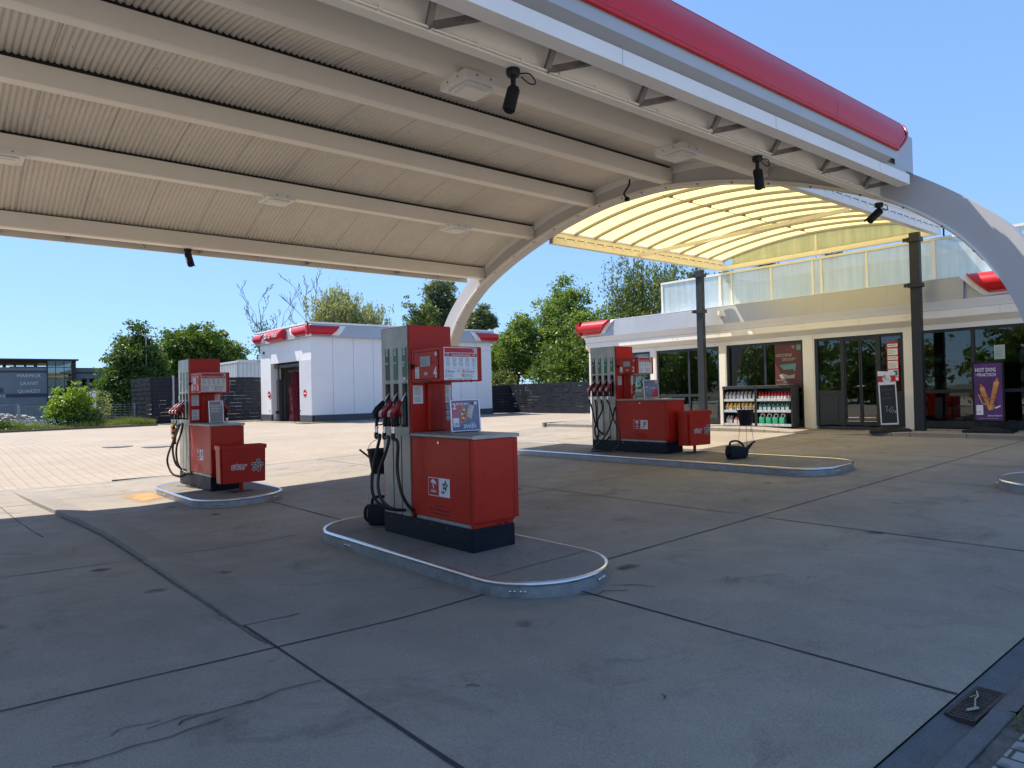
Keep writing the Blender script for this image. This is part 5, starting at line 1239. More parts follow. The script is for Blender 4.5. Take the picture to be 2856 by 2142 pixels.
mb = MB(); mb.text('Nahaufnahmen', (FX-.0, 9.36, 2.66), r, u, .14, 0, 0, 'l', .9) if 0 else rect(mb, (FX+.3, 6.95, 2.16), r, u, .36, .15, 0); mb.text('vuse', (FX+.29, 6.90, 2.19), r, u, .15, 1, .01, 'l', 1.1); mb.build('illuminated_sign', [mk('teal_sign', (.10, .30, .30), .4), mk('mint', (.45, .75, .65), .5)], st)
# curtains
mb = MB()
for a, b in ((12.0, 11.25), (14.9, 14.3)):
    n = 14
    for i in range(n):
        y0 = a+(b-a)*i/n; y1 = a+(b-a)*(i+1)/n; x0 = FX+.3+.05*(i % 2); x1 = FX+.3+.05*((i+1) % 2); mb.quad((x0, y0, .6), (x1, y1, .6), (x1, y1, 2.9), (x0, y0, 2.9))
mb.build('curtain', M['curt'], st, fix=False)
# roof screen
sc = MB(); PX = FX+.12
posts = [(14.80, .07), (13.44, .07), (12.60, .09), (12.20, .05), (10.90, .055), (9.66, .06), (9.42, .06), (8.21, .05), (6.63, .09), (5.02, .07), (3.2, .06)]
for y, w in posts: sc.rbox(PX-.03, PX+.03, y-w/2, y+w/2, 4.12, 5.10, .005)
sc.box(PX-.04, PX+.04, 3.0, 14.84, 5.10, 5.16)
scr = sc.build('roof_screen', M['cream'], st)
for (a, wa), (b, wb) in zip(posts[:-1], posts[1:]): MB().box(PX-.006, PX+.006, b+wb/2, a-wa/2, 4.13, 5.10).build('screen_panel', M['poly'], scr)
mb = MB(); mb.box(20.6, 20.66, 3.0, 14.2, 5.02, 5.08)
for y in (13.6, 12.9, 11.6, 9.9, 8.7, 7.1, 5.9, 4.3): mb.box(20.6, 20.66, y, y+.06, 4.1, 5.02)
for y in (12.60, 6.63, 14.80): mb.box(PX+.04, 20.6, y-.03, y+.03, 5.0, 5.06)
mb.build('rear_frame', M['cream'], scr)
MB().box(20.62, 20.64, 3.0, 13.6, 4.12, 5.02).build('screen_panel', M['poly'], scr)
mb = MB(); mb.rbox(FX-.34, FX-.28, 12.28, 12.42, 3.84, 3.95, .01); mb.rbox(FX-.36, FX-.24, 12.30, 12.40, 3.80, 3.84, .01); mb.build('wall_lamp', M['whitep'], st)

# things seen through the glass
def canister(x, y, z, s, lb):
    g = MB(); g.rbox(x-.08*s, x+.08*s, y-.10*s, y+.10*s, z, z+.24*s, .03*s); g.cyl((x, y+.05*s, z+.24*s), .025*s, .03*s, 10)
    g.tube(smooth_path([(x, y-.08*s, z+.22*s), (x, y-.06*s, z+.29*s), (x, y+.0*s, z+.29*s), (x, y+.02*s, z+.23*s)], 3), .012*s, 6)
    return tag(g.build('canister', M['greyp'] if 0 else mkcan, loc=(x, y, z), smooth=40), lb, 'canister', 'white plastic canisters behind the shop window')
mkcan = mk('milky_plastic', (.50, .56, .55), .5, 0, .05)
sh = thing('display_shelf', 'dark shelf with canisters behind the rightmost window', 'shelf', (19.4, 4.4, .56))
mb = MB()
for z in (.60, 1.15, 1.62, 2.08, 2.5): mb.box(19.2, 19.6, 3.7, 5.06, z-.02, z)
mb.build('board', M['anth'], sh); MB().box(19.6, 19.63, 3.7, 5.1, .56, 2.9).box(19.2, 19.6, 5.07, 5.1, .56, 2.9).build('back', M['anth'], sh)
for z, w in ((.60, 'bottom'), (1.15, 'second'), (1.62, 'third'), (2.08, 'top')):
    for i, y in enumerate((4.90, 4.6)): canister(19.35, y, z, 1.25, 'white canister on the %s board, %s one of its pair' % (w, ('left', 'right')[i]))
fe = thing('fire_extinguisher', 'red fire extinguisher behind the low window pane', 'fire extinguisher', (19.2, 6.22, .56))
MB().lathe((19.2, 6.22, .56), [(0, 0), (.085, 0), (.09, .03), (.09, .45), (.06, .52), (.03, .54), (0, .54)], 18).build('cylinder', M['redplastic'], fe, smooth=50)
MB().cyl((19.2, 6.22, 1.10), .02, .06, 10).tube([(19.2, 6.22, 1.14), (19.15, 6.16, 1.12), (19.12, 6.13, .95)], .012, 6).build('valve', M['black'], fe)
for (y0, y1, z1, lb, c) in ((5.95, 5.85+.45, 1.42, 'dark red drum behind the low window pane', 'red'),): pass
rs_ = thing('drinks_stand', 'red stand behind the low window pane next to the extinguisher', 'stand', (19.6, 5.98, .56)); MB().lathe((19.7, 6.0, .56), [(0, 0), (.26, 0), (.26, .85), (.24, .88), (0, .88)], 20).build('drum', M['red'], rs_, smooth=40); MB().lathe((19.7, 6.0, 1.44), [(0, 0), (.28, 0), (.28, .03), (0, .03)], 20).build('top', M['black'], rs_)
bx = thing('leaflet_rack', 'red and white leaflet rack low behind the window beside the dark post', 'rack', (19.1, 6.72, .56)); MB().box(19.08, 19.2, 6.55, 6.90, .62, 1.38).build('case', M['red'], bx); MB().box(19.074, 19.079, 6.58, 6.74, .78, 1.30).build('leaflet', M['paper'], bx)
# red shop shelves behind the doors
k = thing('snack_shelf', 'red snack shelves behind the sliding doors', 'shelf', (21.6, 8.0, .56)); MB().box(21.6, 21.65, 6.9, 9.6, .56, 2.7).build('back', M['red'], k)
mb = MB(); rr = random.Random(5); pk = MB()
for z in (.8, 1.15, 1.5, 1.85, 2.2): mb.box(21.25, 21.6, 6.9, 9.6, z-.02, z)
mb.build('board', M['anth'], k)
cols = [M['orange'], M['paper'], M['redplastic'], M['yellowp'], M['greenp']]
for z in (.8, 1.15, 1.5, 1.85, 2.2):
    y = 6.95
    while y < 9.5:
        w = rr.uniform(.1, .22); h = rr.uniform(.14, .26); pk.box(21.3, 21.5, y, y+w*.85, z, z+h, rr.randrange(5)); y += w
pk.build('packet', cols, k)

# ------------------------------------------------------------------ product racks with bottles
def rack(y0, y1, lb):
    g = thing('product_rack', lb, 'rack', (18.5, (y0+y1)/2, pz(18.5, 11)), 'dark product racks before the shop window')
    zb = pz(18.5, 11.2)+.01; x0, x1 = 18.33, 18.72; zt = 1.70
    mb = MB(); mb.box(x0, x1, y0, y0+.03, zb, zt-.09); mb.box(x0, x1, y1-.03, y1, zb, zt-.09); mb.box(x1-.02, x1, y0+.031, y1-.031, zb, zt-.09); mb.rbox(x0-.02, x1+.02, y0-.005, y1+.005, zt-.088, zt, .008); mb.build('case', M['anth'], g)
    for z in (.60, .985, 1.30):
        mb = MB(); mb.box(x0+.02, x1-.021, y0+.031, y1-.031, z-.015, z); s_ = mb.build('shelf', M['galv'], g)
        mb = MB(); mb.rbox(x0-.01, x0+.018, y0+.032, y1-.032, z-.045, z+.025, .003, 0)
        q = random.Random(int(z*100)+int(y0)); y = y1-.1
        while y > y0+.15:
            rect(mb, (x0-.012, y, z-.028), (0, -1, 0), (0, 0, 1), .055, .035, 1); pseudo(mb, (x0-.013, y, z-.024), (0, -1, 0), (0, 0, 1), .045, .026, 2, 2, int(y*50)); y -= q.uniform(.14, .3)
        mb.build('price_rail', [M['alu'], M['paper'], M['inkred'] if y0 < 11 else M['ink']], s_)
    return g
rack(11.13, 12.19, 'left half of the dark product rack, with grey and amber bottles')
rack(10.03, 11.115, 'right half of the dark product rack, with red spray bottles and green cans')
def proto_bottle(kind):
    C = {'oil': M['greyp'], 'amber': M['yellowp'], 'spray': M['redplastic'], 'teal': M['teal'], 'jug': M['greenp'], 'pink': M['pinkp']}[kind]
    g = bpy.data.objects.new({'oil': 'oil_bottle', 'amber': 'oil_bottle', 'spray': 'spray_bottle', 'teal': 'coolant_can', 'jug': 'screenwash_jug', 'pink': 'cleaner_bottle'}[kind], None); col.objects.link(g)
    mb = MB()
    if kind in ('oil', 'amber', 'pink'):
        h = {'oil': .24, 'amber': .23, 'pink': .2}[kind]
        mb.prism([(-.05, 0), (.05, 0), (.05, h*.6), (.0, h*.92), (-.02, h), (-.05, h)], 'x', -.035, .035); b = mb.build('body', C, g, world=False)
        MB().cyl((0, -.035, h), .014, .02, 10).build('cap', M['black'], g)
        mb = MB(); rect(mb, (-.0365, .042, h*.12), (0, -1, 0), (0, 0, 1), .08, h*.42, 0); disc(mb, (-.0375, .0, h*.34), (0, -1, 0), (0, 0, 1), .024, 1, 12); mb.build('bottle_label', [M['paper'] if kind != 'oil' else M['alu'], M['ink'] if kind == 'amber' else M['orange']], b)
    elif kind == 'spray':
        mb.lathe((0, 0, 0), [(0, 0), (.042, 0), (.042, .13), (.02, .18), (.013, .20), (0, .20)], 12); b = mb.build('body', C, g, smooth=50)
        MB().box(-.03, .015, -.012, .012, .20, .225).box(-.045, -.028, -.008, .008, .205, .222).bar((-.02, 0, .2), (-.035, 0, .165), .01, .01).build('trigger', M['redplastic'], g)
        mb = MB(); mb.cyl((0, 0, .02), .0428, .08, 12); mb.build('bottle_label', M['paper'], b)
    else:
        s = 1.0 if kind == 'teal' else 1.3
        mb.rbox(-.05*s, .05*s, -.06*s, .06*s, 0, .16*s, .012); b = mb.build('body', C, g, smooth=40)
        MB().tube(smooth_path([(0, -.04*s, .15*s), (0, -.045*s, .215*s), (0, .02*s, .225*s), (0, .04*s, .16*s)], 4), .013*s, 8).build('handle', M['whitep'] if kind == 'jug' else M['teal'], g, smooth=60)
        MB().cyl((0, .04*s, .16*s), .016*s, .03, 10).build('cap', M['whitep'], g)
        mb = MB(); rect(mb, (-.052*s, .045*s, .03*s), (0, -1, 0), (0, 0, 1), .09*s, .07*s, 0); mb.build('bottle_label', [M['alu'] if kind == 'teal' else M['greenp'], M['ink']], b)
    return g
def row(kind, ys, z, lb, group):
    p = None
    for i, y in enumerate(ys):
        o = protos.get(kind)
        if o is None: o = protos[kind] = proto_bottle(kind)
        else: o = dup(o)
        o.location = (18.42+rnd.uniform(-.01, .01), y, z); o.rotation_euler = (0, 0, rnd.uniform(-.08, .08))
        tag(o, lb, kindcat[kind], group)
protos = {}; kindcat = dict(oil='bottle', amber='bottle', spray='spray bottle', teal='can', jug='jug', pink='bottle')
row('oil', [12.10-.125*i for i in range(7)]+[11.20], 1.30, 'grey oil bottle in the top row of the rack', 'grey oil bottles on the rack')
row('amber', [12.09-.125*i for i in range(8)], .985, 'amber oil bottle in the middle row of the rack', 'amber oil bottles on the rack')
row('pink', [11.82, 11.72, 11.5], .60, 'pink bottle on the bottom shelf of the rack', 'pink bottles on the rack')
for y in (12.08, 11.98, 11.62, 11.34):
    o = dup(protos['oil']); o.location = (18.42, y, .60); tag(o, 'grey oil bottle on the bottom shelf of the rack', 'bottle', 'grey bottles on the bottom shelf')
row('spray', [11.04-.098*i for i in range(10)], 1.30, 'red spray bottle on the top shelf of the rack', 'red spray bottles on the rack')
row('teal', [11.0-.135*i for i in range(7)], .985, 'dark green can in the middle row of the rack', 'dark green cans on the rack')
row('jug', [10.97-.205*i for i in range(4)], .60, 'green jug with white handle on the bottom shelf', 'green screenwash jugs on the rack')

# ------------------------------------------------------------------ pavement signs
def base_foot(g, w, d):
    mb = MB(); A = [(-w/2, -d/2), (w/2, -d/2), (w/2, d/2), (-w/2, d/2)]
    vs = [(x, y, .0) for x, y in A]+[(x*.97, y*.97, .045) for x, y in A]+[(x*.35, y*.5, .125) for x, y in A]
    mb.add(vs, [(3, 2, 1, 0), (0, 1, 5, 4), (1, 2, 6, 5), (2, 3, 7, 6), (3, 0, 4, 7), (4, 5, 9, 8), (5, 6, 10, 9), (6, 7, 11, 10), (7, 4, 8, 11), (8, 9, 10, 11)])
    mb.build('base', M['black'], g)
s1 = thing('chalkboard_sign', 'white framed chalkboard sign with chalk price before the entrance', 'sign', (0, 0, 0))
base_foot(s1, .9, .66)
MB().cyl((-.12, 0, .06), .015, .13, 8).cyl((.12, 0, .06), .015, .13, 8).build('leg', M['black'], s1)
mb = MB(); mb.prism([(-.19, .17), (.19, .17), (.19, 1.42), (.12, 1.44), (-.19, 1.47)], 'y', -.02, .02); mb.build('panel', M['whitep'], s1)
mb = MB(); r, u = (1, 0, 0), (0, 0, 1)
rect(mb, (-.165, -.0215, .21), r, u, .33, .92, 0); rect(mb, (-.19, -.0215, 1.20), r, u, .38, .15, 1); disc(mb, (.0, -.0225, 1.275), r, u, .092, 2); star(mb, (-.05, -.024, 1.33), r, u, .09, 0); mb.text('stop', (0, -.024, 1.25), r, u, .06, 1, .01, 'c')
mb.text('Bockwurst', (-.13, -.0225, 1.0), r, u, .065, 4, 0, 'l', .85); mb.text('mit', (-.03, -.0225, .90), r, u, .055, 4); mb.text('Brötchen', (-.12, -.0225, .79), r, u, .06, 4, 0, 'l', .85)
stroke(mb, (-.05, -.0225, .48), r, u, [(-.02, .12), (.03, .14), (.0, .08), (.04, .04), (-.02, 0)], .006, 1, 3); stroke(mb, (.01, -.0225, .46), r, u, [(.04, .14), (.0, .04), (.03, 0), (.05, .05), (.01, .06)], .006, 1, 3); stroke(mb, (.07, -.0225, .45), r, u, [(.04, .14), (.0, .14), (.01, .08), (.04, .06), (.0, 0)], .006, 1, 3); mb.text('€', (.12, -.0225, .44), r, u, .09, 3)
mb.build('lettering', [M['board'], M['inkred'], M['paper'], M['chalk'], M['chalkf']], s1)
s1.location = (18.0, 7.36, pz(18.05, 7.3)); s1.rotation_euler = (0, math.radians(-2), math.radians(-66))
s2 = thing('poster_stand', 'black framed purple hot dog poster stand before the right window', 'sign', (0, 0, 0))
base_foot(s2, .95, .62)
MB().cyl((-.2, 0, .06), .016, .17, 8).cyl((.2, 0, .06), .016, .17, 8).build('leg', M['black'], s2)
MB().rbox(-.30, .30, -.022, .022, .22, 1.56, .006).build('frame', M['black'], s2)
mb = MB(); y = -.0235; rect(mb, (-.265, y, .26), r, u, .53, 1.26, 0); y -= .001
mb.text('HOT DOG', (-.24, y, 1.34), r, u, .115, 1, .018, 'l', .72); mb.text('PRAKTISCH', (-.19, y, 1.235), r, u, .10, 1, .008, 'l', .66); mb.text('SO', (-.235, y, 1.26), r, u, .04, 1)
def dog(o, a, L, w, m0, m1):
    d = Vector((math.sin(a), 0, math.cos(a))); q = Vector((math.cos(a), 0, -math.sin(a))); o = Vector(o)
    V = [o-q*w*.6, o+d*L-q*w, o+d*(L+.03), o+d*L+q*w, o+q*w*.6, o-d*.03]; mb.add(V, [tuple(range(6))], m0)
    for k in (-.5, 0, .5): mb.add([o+q*w*(k-.10)+d*.06+Vector((0, -.001, 0)), o+q*w*(k-.10)+d*L*.85+Vector((0, -.001, 0)), o+q*w*(k+.10)+d*L*.85+Vector((0, -.001, 0)), o+q*w*(k+.10)+d*.06+Vector((0, -.001, 0))], [(0, 1, 2, 3)], 4)
    t = o+d*(L+.02)+Vector((0, -.0015, 0)); mb.add([t-q*w*.55, t-q*w*.5+d*.05, t+d*.075, t+q*w*.5+d*.05, t+q*w*.55], [tuple(range(5))], m1)
dog((.02, y, .50), -.28, .50, .048, 2, 3); dog((.03, y-.002, .52), .22, .60, .05, 2, 3)
stroke(mb, (0, y-.004, 0), r, u, [(-.15, .82), (-.06, .76), (.06, .72), (.14, .76), (.12, .84)], .028, 1, 3); stroke(mb, (0, y-.004, 0), r, u, [(-.19, .84), (-.12, .64), (-.02, .60), (.02, .52), (.08, .50), (.10, .60)], .018, 1, 5)
rect(mb, (-.235, y-.002, .38), r, u, .13, .22, 6); mb.text('2.99', (-.225, y-.003, .42), r, u, .06, 7, .012, 'l', .75); stroke(mb, (0, y-.004, 0), r, u, [(.12, .53), (.22, .58)], .03, 1, 1); stroke(mb, (0, y-.0045, 0), r, u, [(.13, .51), (.22, .555)], .02, 1, 3)
mb.text('Jetzt probieren!', (.24, y-.001, .35), r, u, .052, 1, .008, 'r', .8); rect(mb, (-.21, y-.001, .30), r, u, .38, .004, 1)
mb.build('poster', [M['purple'], M['paper'], M['orange'], M['sausage'], mk('grill_mark', (.40, .14, .03), .5), M['yellowp'], M['paper'], M['inkred']], s2)
s2.location = (18.25, 5.36, pz(18.3, 5.3)); s2.rotation_euler = (0, 0, math.radians(-90+4))

# ------------------------------------------------------------------ car wash
cw = thing('car_wash', 'white car wash hall with grey fascia and red corners', 'building', (21, 38, .36))
CX0, CX1, CY0, CY1, CZ, CT = 15.80, 27.72, 34.97, 42.1, .30, 4.83
mb = MB(); mb.box(CX0+.121, CX1-.05, CY0, CY0+.12, .76, CT); mb.box(CX1-.12, CX1, CY0+.121, CY1-.121, .3, CT); mb.box(CX0+.121, CX1, CY1-.12, CY1, .3, CT)
mb.box(CX0, CX0+.12, CY0, 36.46, .76, CT); mb.box(CX0, CX0+.12, 40.43, CY1-.121, .76, CT); mb.box(CX0, CX0+.12, 36.46, 40.43, 3.66, CT)
mb.box(CX0+.12, CX0+.6, 40.43, 40.55, .4, 3.64); wall = mb.build('wall', M['white'], cw)
mb = MB()
for x in (17.0, 18.2, 19.4, 20.6, 21.8, 23.0, 24.15, 25.3, 26.5): mb.box(x, x+.018, CY0-.003, CY0+.001, .3, CT)
mb.box(25.3, CX1, CY0-.003, CY0+.001, 4.34, 4.352)
for y in (36.45, 40.44): mb.box(CX0-.003, CX0+.001, y, y+.012, 3.66, CT)
mb.build('panel_joint', M['inkgrey'], wall)
mb = MB()
for i in range(13): mb.prism([(CX0-.015, CY0+.04+i*.112), (CX0+.001, CY0+.02+i*.112), (CX0+.001, CY0+.10+i*.112), (CX0-.015, CY0+.08+i*.112)], 'z', .36, 3.66)
mb.build('profiled_cladding', M['white'], wall)
mb = MB(); mb.box(CX0+.05, CX1, CY0-.01, CY0+.11, .30, .758); mb.box(CX0-.02, CX0+.11, CY0-.01, 36.45, .30, .758); mb.box(CX0-.01, CX0+.11, 40.44, CY1, .30, .758); mb.build('plinth', M['dkband'], cw)
mb = MB(); mb.prism([(CY0+.12, CT), (CY0-.18, CT+.003), (CY0-.10, 5.50), (CY0+.12, 5.50)], 'x', CX0-.1, CX1+.1)
mb.prism([(CX0+.12, CT+.001), (CX0-.18, CT+.004), (CX0-.10, 5.498), (CX0+.12, 5.498)], 'y', CY0-.1, CY1+.1); mb.build('grey_panel', M['grey'], cw)
mb = MB(); mb.rbox(CX0-.14, CX1+.12, CY0-.14, CY1+.12, 5.505, 5.60, .01); mb.build('roof_edge', M['whitep'], cw)
cap('y', CY0-.10, -1, CX0-.32, CX0-.35, 16.85, 17.35, 4.93, 5.43, .22, 'red_cap', cw, M['redfas'])
cap('x', CX0-.10, -1, CY0-.32, CY0-.35, 36.42, 36.98, 4.94, 5.43, .22, 'red_cap', cw, M['redfas'])
cap('x', CX0-.10, -1, 41.45, 40.85, CY1+.3, CY1+.32, 4.94, 5.43, .22, 'red_cap', cw, M['redfas'])
cap('y', CY0-.10, -1, 26.80, 26.35, CX1+.32, CX1+.34, 4.93, 5.43, .22, 'red_cap', cw, M['redplastic'])
cap('y', CY0-.09, -1, 26.45, 25.95, CX1+.30, CX1+.32, 4.84, 5.46, .12, 'cap_collar', cw, M['white'], False)
cap('y', CY0-.09, -1, CX0-.30, CX0-.33, 17.25, 17.75, 4.84, 5.46, .12, 'cap_collar', cw, M['white'], False)
cap('x', CX0-.09, -1, CY0-.30, CY0-.33, 36.85, 37.35, 4.84, 5.46, .12, 'cap_collar', cw, M['white'], False)
cap('x', CX0-.09, -1, 41.05, 40.5, CY1+.29, CY1+.3, 4.84, 5.46, .12, 'cap_collar', cw, M['white'], False)
sg = cap('x', CX0-.16, -1, 37.80, 37.80, 40.0, 40.0, 4.86, 5.46, .42, 'lettered_drum', cw, M['redfas'], False)
mb = MB(); mb.text('Car Wash', (CX0-.605, 39.42, 5.04), (0, -1, 0), (0, 0, 1), .38, 0, .005, 'l', .92); rect(mb, (CX0-.600, 39.80, 5.04), (0, -1, 0), (0, 0, 1), .27, .24, 0); disc(mb, (CX0-.602, 39.66, 5.16), (0, -1, 0), (0, 0, 1), .07, 1, 12); rect(mb, (CX0-.600, 39.75, 5.28), (0, -1, 0), (0, 0, 1), .16, .07, 0)
mb.build('lettering', [M['paper'], M['ink']], sg)
# inside of the hall
mb = MB(); mb.box(CX0+.6, CX1-.2, CY0+.13, CY0+.2, .36, CT); mb.box(CX0+.6, CX1-.2, 40.9, 41.0, .36, CT); mb.box(24.5, 24.6, CY0+.2, 40.9, .36, CT); mb.box(CX0+.13, 24.5, CY0+.2, 40.9, 4.0, 4.1); mb.build('inner_wall', M['inner'], cw)
mb = MB(); mb.box(CX0+.14, CX0+.22, 39.72, 39.80, .36, 3.6); mb.box(CX0+.3, CX0+.5, 40.05, 40.35, .36, 2.75); mb.box(CX0+.5, CX0+.56, 39.75, 39.82, .36, 2.7); mb.box(CX0+.2, CX0+.5, 36.5, 40.4, 3.40, 3.56); mb.tube([(CX0+.7, 36.8, 3.22), (CX0+.7, 39.4, 3.22)], .09, 8); mb.build('machine_frame', M['mach'], cw)
mb = MB(); mb.rbox(CX0+.02, CX0+.14, 36.40, 36.46, .36, 3.64, .004); mb.build('door_jamb', M['whitep'], cw)
mb = MB(); mb.rbox(CX0-.03, CX0+.1, 39.62, 39.72, .80, .98, .01); mb.rbox(CX0-.03, CX0+.0, 40.63, 40.70, .95, 1.0, .008); mb.rbox(CX0-.06, CX0+.0, 36.34, 36.42, .97, 1.02, .008); mb.rbox(CX0-.08, CX0, 41.30, 41.42, 4.28, 4.42, .02); mb.build('sensor', M['black'], cw)
bs = tag(bpy.data.objects.new('wash_brush', None), 'dark red washing brush hanging in the car wash doorway', 'brush'); col.objects.link(bs); bs.location = (CX0+.84, 38.62, .45)
mb = MB(); q = random.Random(9)
for i in range(900):
    a = q.uniform(0, 6.283); z = q.uniform(0, 2.65); R = .46*(1-.45*max(0, (z-1.6)/1.05)**2)*q.uniform(.75, 1.08); l = q.uniform(.18, .42); w = .014
    c, s_ = math.cos(a), math.sin(a); x, y = R*c, R*s_; mb.quad((x+s_*w, y-c*w, z+l*.5), (x-s_*w, y+c*w, z+l*.5), (x*1.05-s_*w, y*1.05+c*w, z-l*.5), (x*1.05+s_*w, y*1.05-c*w, z-l*.5))
mb.lathe((0, 0, 0), [(.1, 0), (.36, 0), (.36, 1.8), (.22, 2.6), (.05, 2.75)], 14)
mb.build('bristles', M['brush'], bs, fix=False, world=False); MB().cyl((0, 0, 2.7), .05, .6, 10).build('shaft', M['greyp'], bs, world=False)
for y, lb in ((40.68, 'round no entry sign left of the car wash door'), (35.74, 'round no entry sign right of the car wash door')):
    g = thing('no_entry_sign', lb, 'traffic sign', (CX0-.02, y, 1.91), 'no entry signs on the car wash'); MB().cyl((CX0-.035, y, 1.91), .19, .012, 28, axis='x').build('disc', M['redplastic'], g); MB().box(CX0-.039, CX0-.0355, y-.14, y+.14, 1.88, 1.94).build('bar', M['paper'], g)
camera(15.62, 35.05, 5.62, math.radians(250), math.radians(38), 'black camera on the roof corner of the car wash', 1.2, .05, False)
mb = MB(); mb.box(CX0-.9, CX1+2.4, CY0-.75, CY0-.005, .30, .41); mb.box(CX0-.6, CX0-.02, CY0-.7, 41.2, .30, .385); tag(mb.build('wash_apron', M['kerbc']), kind='structure')

# ------------------------------------------------------------------ fences, container, sign, lamp
def slat_fence(name, lb, A, B, z0, z1, rows, seed, edge=False):
    g = thing(name, lb, 'fence', (A[0], A[1], z0), 'dark slat screen fences'); q = random.Random(seed)
    a, b = Vector((A[0], A[1], 0)), Vector((B[0], B[1], 0)); d = (b-a); L = d.length; d.normalize(); nrm = Vector((d.y, -d.x, 0)); h = (z1-z0)/rows
    mb = MB(); Mx = Matrix((d, nrm, Vector((0, 0, 1)))).transposed()
    for r_ in range(rows):
        x = -q.uniform(0, .25)
        while x < L:
            w = q.uniform(.28, .62) if not edge else .24; e = min(x+w, L); s = max(0, x)
            if e > s+.02:
                gap = q.choice([.002, .002, .003, .002, .003, .002, .012, .002]) if not edge else .03
                off = .012*((int(x*7)+r_) % 2)+q.uniform(0, .006)
                mb.obox(a+d*(s+e)/2+nrm*(-off)+Vector((0, 0, z0+(r_+.5)*h-gap*.2)), ((e-s)/2-(.002 if not edge else .05), .004 if not edge else .035, h/2-gap), Mx)
            x += w
    mb.build('slat_panel', M['slat'], g)
    mb = MB(); n = max(1, round(L/2.5))
    for i in range(n+1): c = a+d*(L*i/n)+nrm*(-.05); mb.box(c.x-.03, c.x+.03, c.y-.03, c.y+.03, z0-.1, z1+.03)
    mb.build('post', M['anth'], g)
    mb = MB()
    for r_ in range(rows+1): mb.bar(a+Vector((0, 0, z0+r_*h))-nrm*.02, b+Vector((0, 0, z0+r_*h))-nrm*.03, .006, .006)
    mb.build('wire', M['galvd'], g); return g
slat_fence('slat_fence', 'dark slat fence right of the car wash', (27.85, 36.9), (30.5, 36.6), .38, 2.2, 10, 1)
slat_fence('slat_fence', 'long dark slat fence before the leafy trees', (30.5, 40.5), (30.5, 24.5), .38, 2.25, 9, 2)
slat_fence('slat_fence', 'dark slat fence joining the left side of the car wash', (11.35, 43.55), (16.95, 43.55), .40, 3.02, 12, 3)
slat_fence('slat_fence', 'dark slat fence front of the corner enclosure left of pump 6', (10.24, 43.5), (11.25, 43.5), .40, 3.03, 12, 4)
slat_fence('slat_fence', 'open looking slat side of the corner enclosure beside the grass', (10.2, 48.2), (10.2, 43.55), .45, 3.03, 10, 5, True)
g = tag(MB().tube([(11.6, 43.45, 1.75), (11.6, 43.45, 1.95), (11.75, 43.45, 1.95)], .03, 6).box(11.28, 11.38, 43.4, 43.5, .4, 3.1).build('gate_handle', M['galv'], loc=(11.5, 43.45, 1.8)), 'grey handle and post on the dark slat gate behind pump 6', 'handle')
ct = thing('container', 'white corrugated container behind the slat fence and car wash', 'container', (18.5, 51.5, .4))
mb = MB(); x = 17.45; y = 52.0
mb.box(16.0, 20.6, 50.5, 50.55, 4.40, 4.62) if 0 else None
for i in range(20): mb.prism([(18.90, 50.6+i*.30), (18.85, 50.66+i*.3), (18.85, 50.76+i*.3), (18.90, 50.82+i*.3)], 'z', .45, 4.38) if 0 else None
mb.box(17.46, 20.5, 50.62, 56.6, .45, 4.40); mb.build('wall', M['cont'], ct)
mb = MB()
for i in range(11): mb.box(17.55+i*.27, 17.66+i*.27, 50.56, 50.62, .5, 4.25)
for i in range(18): mb.box(17.40, 17.46, 50.75+i*.33, 50.90+i*.33, .5, 4.25)
mb.build('corrugation', M['cont'], ct)
mb = MB(); mb.box(17.38, 20.55, 50.52, 50.60, 4.26, 4.46); mb.box(17.38, 17.45, 50.61, 56.6, 4.26, 4.46); mb.box(17.38, 20.55, 50.61, 56.6, 4.401, 4.46); mb.build('frame', M['cont'], ct)
mb = MB(); mb.box(18.75, 19.9, 50.515, 50.519, 4.33, 4.42); mb.build('lettering_strip', M['inkgrey'], ct)

def mesh_fence(name, lb, A, B, z0, z1, rows, mat, bars=.25):
    g = thing(name, lb, 'fence', (A[0], A[1], z0), None); a, b = Vector((A[0], A[1], 0)), Vector((B[0], B[1], 0)); d = b-a; L = d.length; mb = MB()
    for i in range(rows+1): z = z0+(z1-z0)*i/rows; mb.bar(a+Vector((0, 0, z)), b+Vector((0, 0, z)), .02, .022)
    n = int(L/bars)
    for i in range(n+1): p = a+d*(i/n); mb.box(p.x-.005, p.x+.005, p.y-.005, p.y+.005, z0, z1)
    mb.build('wire_mesh', mat, g); mb = MB(); n = max(1, round(L/1.9))
    for i in range(n+1): p = a+d*(i/n); mb.box(p.x-.035, p.x+.035, p.y-.03, p.y+.03, .3, z1+.05)
    mb.build('post', mat, g); return g
mesh_fence('wire_fence', 'grey wire fence behind the grass verge', (4.45, 47.2), (10.1, 47.0), .55, 1.55, 7, M['galv'])
mesh_fence('bar_gate', 'grey metal bar gate at the left edge of the photo', (2.4, 47.2), (4.38, 47.2), .45, 1.66, 1, M['galv'], .11)
sb = thing('sign_board', 'narrow grey sign board seen edge on in the grass', 'sign', (7.46, 44, .4))
mb = MB(); mb.rbox(7.33, 7.58, 43.9, 44.25, .68, 2.26, .02); mb.build('board', M['galv'], sb); MB().box(7.40, 7.47, 43.9, 44.0, .3, .68).build('post', M['black'], sb); MB().box(7.36, 7.55, 43.885, 43.899, .75, 2.18).build('face', M['alu'], sb)
lp = thing('street_lamp', 'tall grey street lamp before the dark trees', 'street lamp', (12.62, 55, .3))
MB().tube([(12.62, 55, .3), (12.60, 55, 6.3)], [.075, .05], 10).build('pole', M['galv'], lp, smooth=60); MB().rbox(12.35, 12.98, 54.85, 55.1, 6.28, 6.36, .03).build('lamp_head', M['alu'], lp)

